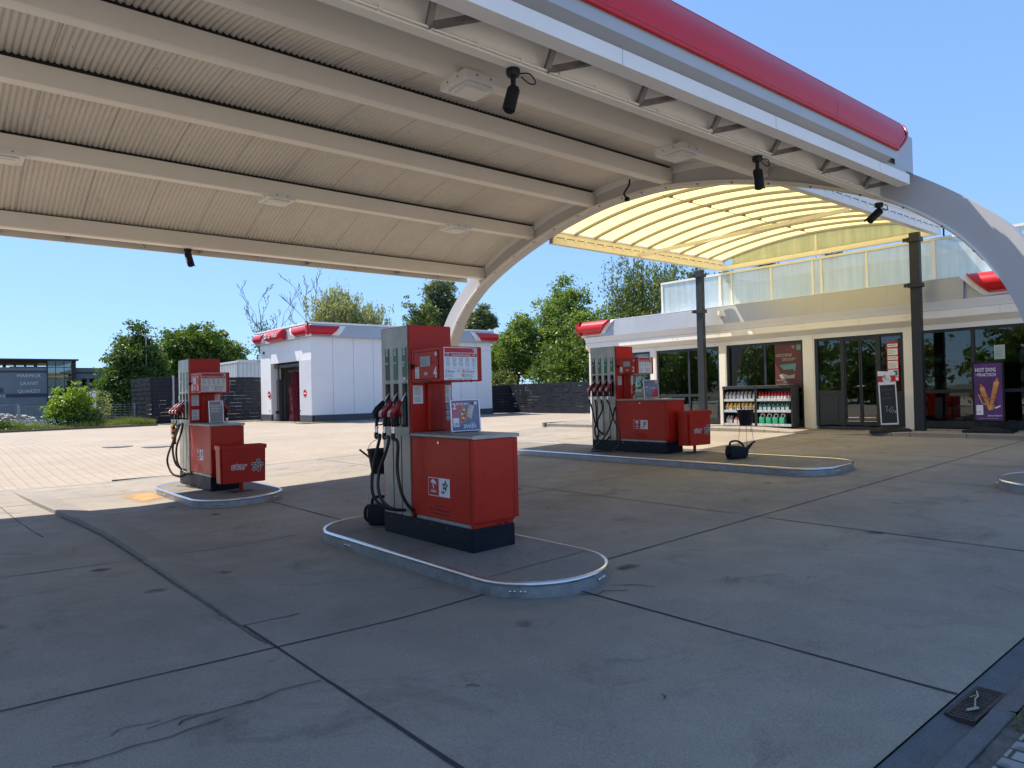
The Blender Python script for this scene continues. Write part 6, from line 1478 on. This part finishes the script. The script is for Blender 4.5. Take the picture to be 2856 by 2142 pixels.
# ------------------------------------------------------------------ marble works building
mw = thing('stone_works_building', 'grey stone clad building with glass tower at the far left', 'building', (6, 63, .4))
Y = 62.0
mb = MB(); mb.box(5.33, 7.55, Y, Y+8, .2, 4.36); mb.add([(5.33, Y, .2), (-3.0, Y+3.2, .2), (-3.0, Y+3.2, 4.42), (5.33, Y, 4.36), (5.33, Y+8, .2), (-3, Y+8, .2), (-3, Y+8, 4.42), (5.33, Y+8, 4.36)], [(0, 1, 2, 3), (3, 2, 6, 7)])
mb.box(9.40, 14.5, Y+.6, Y+8, .2, 4.30); w = mb.build('stone_wall', M['stone'], mw)
mb = MB()
for z in (.9, 1.45, 1.85, 2.68, 3.0, 3.3, 3.62, 4.02, 4.2): mb.box(5.33, 7.55, Y-.004, Y, z, z+.014); mb.box(9.4, 14.5, Y+.596, Y+.6, z, z+.014)
for i in range(7): mb.box(5.66+i*.32, 5.668+i*.32, Y-.004, Y, .3, 4.3)
for i in range(14): mb.box(9.7+i*.34, 9.71+i*.34, Y+.596, Y+.6, .3, 4.3)
mb.build('stone_joint', M['inkgrey'], w)
mb = MB()
for z0, z1 in ((3.98, 4.13), (2.20, 2.46)):
    mb.box(5.33, 7.56, Y-.012, Y-.004, z0, z1); mb.box(9.4, 14.5, Y+.585, Y+.595, z0-.06, z1-.06)
    mb.add([(5.33, Y-.012, z0), (-3, Y+3.188, z0), (-3, Y+3.188, z1), (5.33, Y-.012, z1)], [(0, 1, 2, 3)])
mb.box(5.3, 7.6, Y-.03, Y+.1, 4.362, 4.42); mb.box(9.4, 14.6, Y+.55, Y+.7, 4.302, 4.36); mb.build('dark_band', M['stoned'], w)
mb = MB(); r = (1, 0, 0)
mb.text('MARMOR', (6.44, Y-.02, 3.64), r, u, .34, 0, .0, 'c', 1.0); mb.text('GRANIT', (6.44, Y-.02, 3.08), r, u, .34, 0, 0, 'c', .92); mb.text('QUARZIT', (6.44, Y-.02, 2.52), r, u, .34, 0, 0, 'c', .95)
d = Vector((8.33, -3.2, 0)).normalized(); o = Vector((5.33, Y, 0))-d*.35+Vector((0, -.02, 0))
mb.text('ER', o+Vector((-.02, 0, 2.52)), d, u, .52, 1, .01, 'r', .85); mb.text('STEINE', o+Vector((.05, -.012, 2.22)), d, u, .29, 0, .01, 'r', .9)
poly(mb, o-d*.55+Vector((0, -.01, 3.4)), d, u, [(0, 0), (.25, .45), (.12, .45), (-.1, .1)], 1, 2)
mb.build('lettering', [M['paper'], M['brown'], M['inkred']], w)
mb = MB()                                                               # glass tower frame
for x in (7.58, 8.08, 8.62, 9.12): mb.box(x-.02, x+.02, Y-.05, Y, .3, 4.80)
for z in (1.9, 2.9, 3.94, 4.36): mb.box(7.58, 9.14, Y-.05, Y-.002, z-.02, z+.02)
mb.box(9.14, 9.38, Y-.06, Y+.6, .2, 4.86); mb.box(7.55, 7.60, Y-.1, Y+.2, .2, 4.4); mb.box(-3, 9.52, Y-.35, Y+8.5, 4.86, 4.97); mb.box(-3, 7.56, Y+.3, Y+.5, 4.72, 4.86)
for i in range(17): mb.box(-3+.66*i, -2.9+.66*i, Y+.35, Y+.45, 4.37, 4.86)
for i in range(17): mb.box(-3+.66*i, -2.88+.66*i, Y+7.4, Y+7.5, 4.37, 4.86)
mb.build('steel_frame', M['brown'], mw)
MB().box(7.6, 9.14, Y-.03, Y-.025, .3, 4.86).build('glazing', M['pane2'], mw)
MB().box(7.56, 9.3, Y+6, Y+6.1, .3, 4.1).box(7.56, 7.6, Y+.3, Y+6, .3, 4.1).build('inner_wall', M['inner'], mw)
mb = MB(); mb.rbox(7.62, 7.82, Y+.2, Y+.4, 2.3, 3.3, .08); mb.rbox(7.62, 7.74, Y+.2, Y+.4, 2.4, 4.5, .04) if 0 else None; mb.build('red_curtain', M['redplastic'], mw)
for x0, x1 in ((9.87, 10.16), (10.38, 10.68)):
    f = MB().box(x0-.03, x1+.03, Y+.57, Y+.60, 2.80, 3.56).build('window', M['brown'], mw); MB().box(x0+.03, x1-.03, Y+.555, Y+.568, 2.86, 3.50).build('pane', M['pane2'], f)
tag(MB().box(9.95, 10.05, Y+.5, Y+.6, 1.0, 1.1).build('wall_box', M['galv'], mw), None)
# ------------------------------------------------------------------ vegetation
def leaf_mesh(name, C, size, mat, parent, seed, elong=1.6, droop=0.0):
    rs = np.random.RandomState(seed); N = len(C)
    a = rs.normal(size=(N, 3)); a /= np.linalg.norm(a, axis=1)[:, None]
    if droop: a[:, 2] -= droop*2; a /= np.linalg.norm(a, axis=1)[:, None]
    b = rs.normal(size=(N, 3)); b -= a*(a*b).sum(1)[:, None]; b /= np.linalg.norm(b, axis=1)[:, None]
    s = size*rs.uniform(.65, 1.35, size=(N, 1))
    V = np.empty((N, 4, 3)); V[:, 0] = C-a*s*.5*elong; V[:, 1] = C+b*s*.42; V[:, 2] = C+a*s*.5*elong; V[:, 3] = C-b*s*.42
    off = np.array(chain(parent)); V = V.reshape(-1, 3)-off
    me = bpy.data.meshes.new(name); me.vertices.add(4*N); me.vertices.foreach_set('co', V.ravel().astype(np.float32))
    me.loops.add(4*N); me.loops.foreach_set('vertex_index', np.arange(4*N, dtype=np.int32))
    me.polygons.add(N); me.polygons.foreach_set('loop_start', np.arange(0, 4*N, 4, dtype=np.int32)); me.update(calc_edges=True)
    me.materials.append(mat); o = bpy.data.objects.new(name, me); col.objects.link(o); o.parent = parent; return o

def tree(name, label, cat, base, blobs, n, size, mat, bark, seed, group=None, clump=.55, per=46, droop=0.0, strands=0.0, limbs=26, tr=.16, lean=(0, 0), shell=.45, elong=1.6, gaps=.12):
    rs = np.random.RandomState(seed); g = thing(name, label, cat, base, group)
    w = np.array([b[3]*b[4]*b[5] for b in blobs]); w = w/w.sum(); nc = max(6, n//per)
    pick = rs.choice(len(blobs), nc, p=w); B = np.array([b[:6] for b in blobs])[pick]
    d = rs.normal(size=(nc, 3)); d /= np.linalg.norm(d, axis=1)[:, None]; r = rs.uniform(shell**3, 1, nc)**(1/3)
    # lumpy outline: push clumps in and out with a few random bumps
    bump = 1+.16*np.sin(d[:, 0]*5+seed)+.14*np.sin(d[:, 1]*7+seed*2)+.12*np.sin(d[:, 2]*6+seed*3)+rs.uniform(-.12, .14, nc)
    CC = B[:, :3]+d*B[:, 3:6]*(r*bump)[:, None]; rad = clump*rs.uniform(.55, 1.35, nc)
    CC = CC[CC[:, 2] > base[2]+.05]; rad = rad[:len(CC)]; nc = len(CC)
    k = per; P = rs.normal(size=(nc, k, 3))*.5; P *= rad[:, None, None]; P[:, :, 2] *= .7
    if strands:
        m = nc; az = rs.uniform(0, 1, size=(m, 6, 1)); st = rs.normal(size=(m, 6, 2))*.55*rad[:, None, None]
        P = np.zeros((m, k, 3)); sid = rs.randint(0, 6, size=(m, k)); t = rs.uniform(0, 1, size=(m, k))
        for i in range(6):
            msk = sid == i; P[:, :, 0] += msk*st[:, i, 0][:, None]; P[:, :, 1] += msk*st[:, i, 1][:, None]
        P[:, :, 0] += rs.normal(size=(m, k))*.045; P[:, :, 1] += rs.normal(size=(m, k))*.045; P[:, :, 2] = -t*strands*rs.uniform(.5, 1.2, size=(m, 1))+.2
    C = (CC[:, None, :]+P).reshape(-1, 3); C = C[C[:, 2] > base[2]+.02]
    leaf_mesh('crown', C, size, mat, g, seed, elong, droop)
    ctr = np.array([b[:3] for b in blobs]).mean(0); top = max(b[2]+b[5]*.6 for b in blobs); mb = MB(); H = top-base[2]
    bx, by, bz = base; q = random.Random(seed); T = [Vector((bx, by, bz-.1)), Vector((bx+lean[0]*.3+q.uniform(-.1, .1), by+lean[1]*.3, bz+H*.35)), Vector((bx+lean[0]*.7, by+lean[1]*.7, bz+H*.7)), Vector((bx+lean[0], by+lean[1], bz+H*.97))]
    sp = smooth_path(T, 6); R = [tr*(1-.88*i/(len(sp)-1)) for i in range(len(sp))]; mb.tube(sp, R, 8)
    for i in range(limbs):
        c = CC[q.randrange(nc)]; c = Vector(c); t = min(.9, max(.2, (c.z-bz-.15*H)/H)); s = sp[int(t*(len(sp)-1)*.85)]; r0 = tr*(1-.85*t)*.55
        mid = s.lerp(c, .5)+Vector((q.uniform(-.2, .2), q.uniform(-.2, .2), q.uniform(-.05, .35)))
        pth = smooth_path([s, mid, c], 3); mb.tube(pth, [max(.008, r0*(1-.9*j/(len(pth)-1))) for j in range(len(pth))], 5)
    mb.build('trunk', bark, g, smooth=60); return g

ZG = .36
tree('lime_tree', 'tall dark pointed tree left of the street lamp', 'tree', (12.0, 56, ZG), [(12.0, 56, 3.0, 1.9, 1.9, 1.9), (12.1, 56, 4.8, 1.35, 1.4, 1.7), (12.2, 56, 6.5, .65, .7, 1.0), (10.9, 55.4, 2.1, 1.1, 1.2, 1.3), (13.3, 56, 4.0, .7, .9, 1.2)], 24000, .15, M['leafA'], M['bark'], 11, 'dark green trees left of the car wash', tr=.2)
tree('maple_tree', 'broad dark green tree with a round crown behind pump 6', 'tree', (17.4, 60, ZG), [(17.5, 60, 5.0, 2.5, 2.3, 2.1), (16.2, 59.6, 6.3, 1.1, 1.2, 1.1), (19.0, 60, 5.4, 1.4, 1.5, 1.3), (17.4, 59.6, 6.9, 1.2, 1.2, .8), (15.6, 59, 3.4, 1.2, 1.3, 1.8), (19.7, 60, 4.2, 1.1, 1.3, 1.2)], 30000, .16, M['leafB'], M['bark'], 12, 'dark green trees left of the car wash', tr=.24)
tree('willow_tree', 'pale feathery willow above the car wash roof', 'tree', (26.5, 52, ZG), [(25.6, 52, 8.6, 1.7, 1.5, 1.9), (27.6, 52, 7.6, 2.0, 1.6, 1.9), (29.0, 52, 7.0, 1.5, 1.4, 1.7), (24.7, 52, 7.2, 1.2, 1.2, 1.4), (26.6, 52, 7.0, 2.8, 1.8, 1.3)], 30000, .10, M['leafW'], M['barkg'], 13, clump=.6, per=40, droop=.7, strands=1.5, elong=2.6, tr=.26, limbs=40)
tree('pine_tree', 'dark pine behind the left arch leg', 'tree', (34.4, 50, ZG), [(34.3, 50, 10.1, 1.5, 1.4, 1.3), (34.8, 50, 8.4, 1.7, 1.5, 1.3), (33.4, 50, 8.0, 1.1, 1.1, .8), (34.6, 50, 7.0, 1.9, 1.6, 1.1)], 11500, .12, M['leafP'], M['bark'], 14, clump=.42, per=34, elong=2.8, tr=.24, limbs=40)
tree('acacia_tree', 'thin light green tree left of the dark pine', 'tree', (31.0, 48, ZG), [(31.6, 48, 8.2, .95, .9, 1.0), (30.4, 48, 7.6, .8, .8, .8), (29.9, 48, 8.9, .45, .5, .5), (31.4, 48, 7.0, 1.6, 1.2, .7)], 3800, .13, M['leafBi'], M['bark'], 15, clump=.36, per=24, tr=.13, limbs=34)
tree('small_pine', 'small dark pine top right of the arch leg', 'tree', (39.8, 52, ZG), [(39.9, 52, 8.4, 1.3, 1.2, .9), (40.4, 52, 9.1, .55, .6, .9), (41.0, 52, 8.3, .8, .8, .55), (38.8, 52, 7.8, 1.1, 1.0, .6)], 6500, .12, M['leafP'], M['bark'], 16, clump=.32, per=30, elong=2.8, tr=.2)
tree('far_tree', 'small sunlit treetop above the white container', 'tree', (17.9, 58, ZG), [(20.0, 58, 5.3, .8, .8, .9), (19.5, 58, 4.9, .9, .9, .7)], 2600, .13, M['leafB'], M['bark'], 17, clump=.4, per=26, tr=.1)
# bare dead trees
def bare(name, label, base, H, spread, seed, n=7, r=.10, ivy=False):
    g = thing(name, label, 'tree', base, 'bare trees behind the car wash'); q = random.Random(seed); mb = MB(); tips = []
    def grow(p, d, L, r, lv):
        pts = [p]; rr = [r]; c = p
        for i in range(5):
            d = (d+Vector((q.uniform(-.22, .22), q.uniform(-.15, .15), q.uniform(-.05, .15)))).normalized(); c = c+d*L/5; pts.append(c); rr.append(max(.016, r*(1-.17*(i+1))))
            if lv < 3 and i > 0 and q.random() < .85:
                s = Vector((q.choice([-1, 1])*q.uniform(.5, 1.1), q.uniform(-.5, .5), q.uniform(.1, .7))); grow(c, (d+s).normalized(), L*q.uniform(.25, .48), rr[-1]*.6, lv+1)
        mb.tube(pts, rr, 5); tips.append(c)
    for i in range(n):
        a = (i/(max(1, n-1))-.5)*spread; grow(Vector(base)+Vector((a*.25, 0, H*.35)), Vector((a, q.uniform(-.2, .2), 1.25)).normalized(), H*.62*q.uniform(.8, 1.05), r*q.uniform(.6, 1), 0)
    mb.tube([Vector(base), Vector(base)+Vector((0, 0, H*.4))], [r*1.8, r*1.2], 8); mb.build('trunk', M['bark'], g, smooth=60)
    if ivy:
        rs = np.random.RandomState(seed); C = np.array(base)+np.array([0, 0, H*.62])+rs.normal(size=(1100, 3))*np.array([.5, .3, .75]); leaf_mesh('ivy', C, .12, M['leafA'], g, seed)
    return g
bare('dead_tree', 'bare dead tree left above the car wash', (22.3, 58, ZG), 9.6, .7, 21, 3, .12, True)
bare('bare_tree', 'bare twiggy tree between the dead tree and the willow', (24.4, 51, ZG), 8.9, .5, 23, 3, .07, False)
# right side trees
tree('hornbeam_tree', 'tallest bright green tree behind the dark slat fence', 'tree', (37.0, 37.2, ZG), [(36, 37.0, 7.0, 1.6, 1.9, 2.0), (36, 36.8, 9.0, .8, .85, 1.0), (36, 38.3, 4.6, 1.8, 2.6, 2.3), (36, 35.2, 5.4, 1.8, 1.9, 2.2), (36, 35.8, 7.9, .9, .9, 1.0), (36, 37.8, 7.6, .8, .7, .9)], 34000, .125, M['leafC'], M['bark'], 31, 'green trees behind the right slat fence', tr=.2, clump=.45, per=38, limbs=36)
tree('hornbeam_tree', 'lower bright green tree at the left end of the right slat fence', 'tree', (34.5, 40.4, ZG), [(34.5, 40.4, 4.9, 1.5, 1.7, 2.0), (34.5, 39.7, 6.6, .8, .9, 1.1), (34.5, 42.2, 4.2, 1.3, 1.4, 1.6), (34.5, 41.6, 5.5, .8, .8, .9)], 17000, .125, M['leafC'], M['bark'], 32, 'green trees behind the right slat fence', tr=.15, clump=.42, per=34)
tree('shrub', 'low yellow green shrub over the right slat fence', 'shrub', (32.2, 41.5, ZG), [(32.3, 41.6, 2.0, .8, 1.7, 1.2), (32.3, 39.5, 2.2, .8, 1.2, 1.1), (32.3, 43.4, 2.4, .8, 1.2, 1.0)], 9000, .11, M['leafBi'], M['bark'], 33, None, tr=.05, clump=.35, per=30)
tree('shrub', 'green shrub above the right slat fence nearest the shop corner', 'shrub', (32.4, 33.4, ZG), [(32.6, 34.5, 2.6, 1.0, 2.6, 2.2), (33.0, 31.8, 3.6, 1.2, 2.2, 2.6), (33.6, 30.4, 4.6, 1.2, 1.6, 1.7)], 17000, .12, M['leafB'], M['bark'], 34, None, tr=.07, clump=.42, per=34)
tree('birch_tree', 'tall drooping birch behind the roof screen', 'tree', (39.0, 32.2, ZG), [(38.6, 33.4, 9.4, 1.3, 1.3, 1.9), (38.6, 31.6, 8.6, 1.4, 1.9, 2.0), (38.6, 29.6, 8.9, 1.2, 1.3, 1.6), (38.6, 33.2, 7.0, 1.5, 1.7, 1.7), (38.6, 30.6, 6.3, 1.6, 2.0, 1.6), (38.6, 32.6, 5.2, 1.6, 2.4, 1.6)], 26000, .095, M['leafBi'], M['barkg'], 35, clump=.5, per=44, droop=.7, strands=1.6, elong=1.9, tr=.22, limbs=40)
for i, (y, z) in enumerate(((13.5, 5.95), (11.2, 6.05), (9.4, 6.15), (12.9, 5.8))):
    tree('treetop', ('%s dark sprig of leaves peeping over the roof screen' % ('leftmost', 'third', 'rightmost', 'second')[i]), 'tree', (26.0+i*.3, y*26/19.0, .5), [(26.0+i*.3, y*26/19.0, z+.55, .25, .45, .25)], 260, .10, M['leafA'], M['bark'], 50+i, 'sprigs of leaves above the roof screen', tr=.035, clump=.22, per=16, limbs=5)
# trees the shop windows mirror, behind the camera
for i, (x, y, h) in enumerate(((-17, 4, 5.5), (-18, 13, 6.5), (-17, 22, 5.0), (-19, 31, 7.0), (-18, 41, 6.0), (-16, -6, 6.0))):
    tree('roadside_tree', 'roadside tree behind the camera mirrored in the shop glass', 'tree', (x, y, .12), [(x, y, h*.55, 2.6, 3.6, h*.42), (x, y+2, h*.4, 2.2, 3.0, h*.33)], 6000, .26, M['leafC'], M['bark'], 60+i, 'roadside trees mirrored in the shop windows', tr=.18, clump=.8, per=36, limbs=10)

# bush, grass verge, rocks
tree('bush', 'bright lime green bush on the grass verge', 'bush', (6.3, 43.3, .42), [(6.2, 43.3, 1.25, .95, .7, .9), (6.6, 43.3, 2.0, .45, .45, .75), (5.8, 43.3, 1.7, .4, .4, .6), (6.95, 43.3, 1.6, .45, .45, .6), (5.55, 43.3, 1.15, .5, .5, .45)], 6500, .10, M['leafL'], M['bark'], 41, None, tr=.03, clump=.2, per=22, elong=1.3)
tree('bush', 'dark twiggy undergrowth below the lime green bush', 'bush', (6.5, 42.9, .40), [(6.4, 42.9, .8, 1.0, .45, .45), (7.2, 43.0, .85, .5, .4, .5)], 5500, .055, M['leafA'], M['bark'], 42, None, tr=.02, clump=.2, per=30)
tree('bush', 'thin grey green shrub before the wire fence', 'bush', (8.15, 46.2, .42), [(8.2, 46.2, 1.3, .55, .4, .8), (7.9, 46.2, 1.9, .3, .3, .4)], 1500, .06, M['leafW'], M['bark'], 43, None, tr=.015, clump=.2, per=16)
tree('bush', 'low dark green tuft at the left edge of the verge', 'bush', (3.4, 42.0, .36), [(3.3, 42.0, .55, .5, .4, .3)], 1800, .06, M['leafA'], M['bark'], 44, None, tr=.01, clump=.15, per=20)
mb = MB()                                                               # earth bank of the verge, then its blades
xs_ = fr(2.0, 10.1, .9)
def vz(x, y): return .37+.10*min(1, (y-41.5)/2.0)+.04*math.sin(x*1.7)
for x in xs_:
    for j in range(7):
        y = (41.0+.12*(x-2))+j*1.05; mb.v.append((x, y, .43 if j == 0 else vz(x, y)+.07))
for i in range(len(xs_)-1):
    for j in range(6): mb.f.append((i*7+j, (i+1)*7+j, (i+1)*7+j+1, i*7+j+1)); mb.m.append(0)
tag(mb.build('verge', M['earth'], fix=False), kind='structure')
mb = MB(); 
for i in range(9): x = 2.0+i*.9; mb.box(x, x+.89, 41.0+.12*(x-2)-.10, 41.0+.12*(x-2)+.02, .3, .455)
tag(mb.build('verge_kerb', M['rust'] if 0 else M['dirt']), kind='structure')
rs = np.random.RandomState(5); N = 26000; X = rs.uniform(2, 10.1, N); Yg = 41.15+.12*(X-2)+rs.uniform(0, 1, N)**1.3*5.2
hgt = rs.uniform(.06, .20, N)*(1+.9*(np.sin(X*2.1)+np.sin(Yg*3.3) > .7)); Z = np.array([vz(a, b)+.06 for a, b in zip(X, Yg)])
ang = rs.uniform(0, 6.28, N); w = .012; V = np.empty((N, 3, 3)); V[:, 0] = np.stack([X-np.cos(ang)*w, Yg-np.sin(ang)*w, Z], 1); V[:, 1] = np.stack([X+np.cos(ang)*w, Yg+np.sin(ang)*w, Z], 1)
V[:, 2] = np.stack([X+rs.normal(size=N)*.05, Yg+rs.normal(size=N)*.05, Z+hgt], 1)
me = bpy.data.meshes.new('grass'); me.vertices.add(3*N); me.vertices.foreach_set('co', V.reshape(-1).astype(np.float32)); me.loops.add(3*N); me.loops.foreach_set('vertex_index', np.arange(3*N, dtype=np.int32)); me.polygons.add(N); me.polygons.foreach_set('loop_start', np.arange(0, 3*N, 3, dtype=np.int32)); me.update(calc_edges=True); me.materials.append(M['grass'])
go = bpy.data.objects.new('grass', me); col.objects.link(go); tag(go, 'rough sunlit grass on the verge at the far left', 'grass', kind='stuff')
mb = MB(); q = random.Random(4)
for i in range(230):
    x = q.gauss(4.6, .75); y = 41.6+abs(q.gauss(0, 1.3)); z = vz(x, y)+q.uniform(.2, .45); s = q.uniform(.012, .026); disc(mb, (x, y, z), (1, 0, 0), (0, .4, .9), s, 0, 6)
tag(mb.build('flowers', M['paper'], fix=False), 'white wild flowers in the grass at the far left', 'flowers', kind='stuff')
mb = MB()
for i in range(150):
    x = q.uniform(2.4, 5.4); y = 48.2+q.uniform(0, 1.6); z = .35+q.uniform(0, .85)*(1-.18*abs(x-3.6)); s = q.uniform(.08, .2); bm = bmesh.new(); bmesh.ops.create_icosphere(bm, subdivisions=1, radius=s)
    for v in bm.verts: v.co = v.co*q.uniform(.7, 1.15)
    bm.verts.index_update(); mb.add([(v.co.x+x, v.co.y+y, v.co.z*.7+z) for v in bm.verts], [tuple(v.index for v in f.verts) for f in bm.faces]); bm.free()
tag(mb.build('rock_heap', M['rock'], fix=False), 'heap of pale broken stone behind the bar gate', 'rocks', kind='stuff')
mb = MB()
for i in range(260):
    x = q.uniform(14.8, 17.2); y = 34.0+q.uniform(0, 1.6)-(.0 if x < 15.7 else .7); 
    if x > 15.6 and y > 34.2: y = 34.1
    z = .37+(.03 if y > 34.2 else 0); a = q.uniform(0, 6.28); l = q.uniform(.03, .10); mb.add([(x-.01, y, z), (x+.01, y, z), (x+math.cos(a)*.04, y+math.sin(a)*.04, z+l)], [(0, 1, 2)])
tag(mb.build('kerb_grass', M['grass'], fix=False), 'thin grass growing at the car wash kerb', 'grass', kind='stuff')
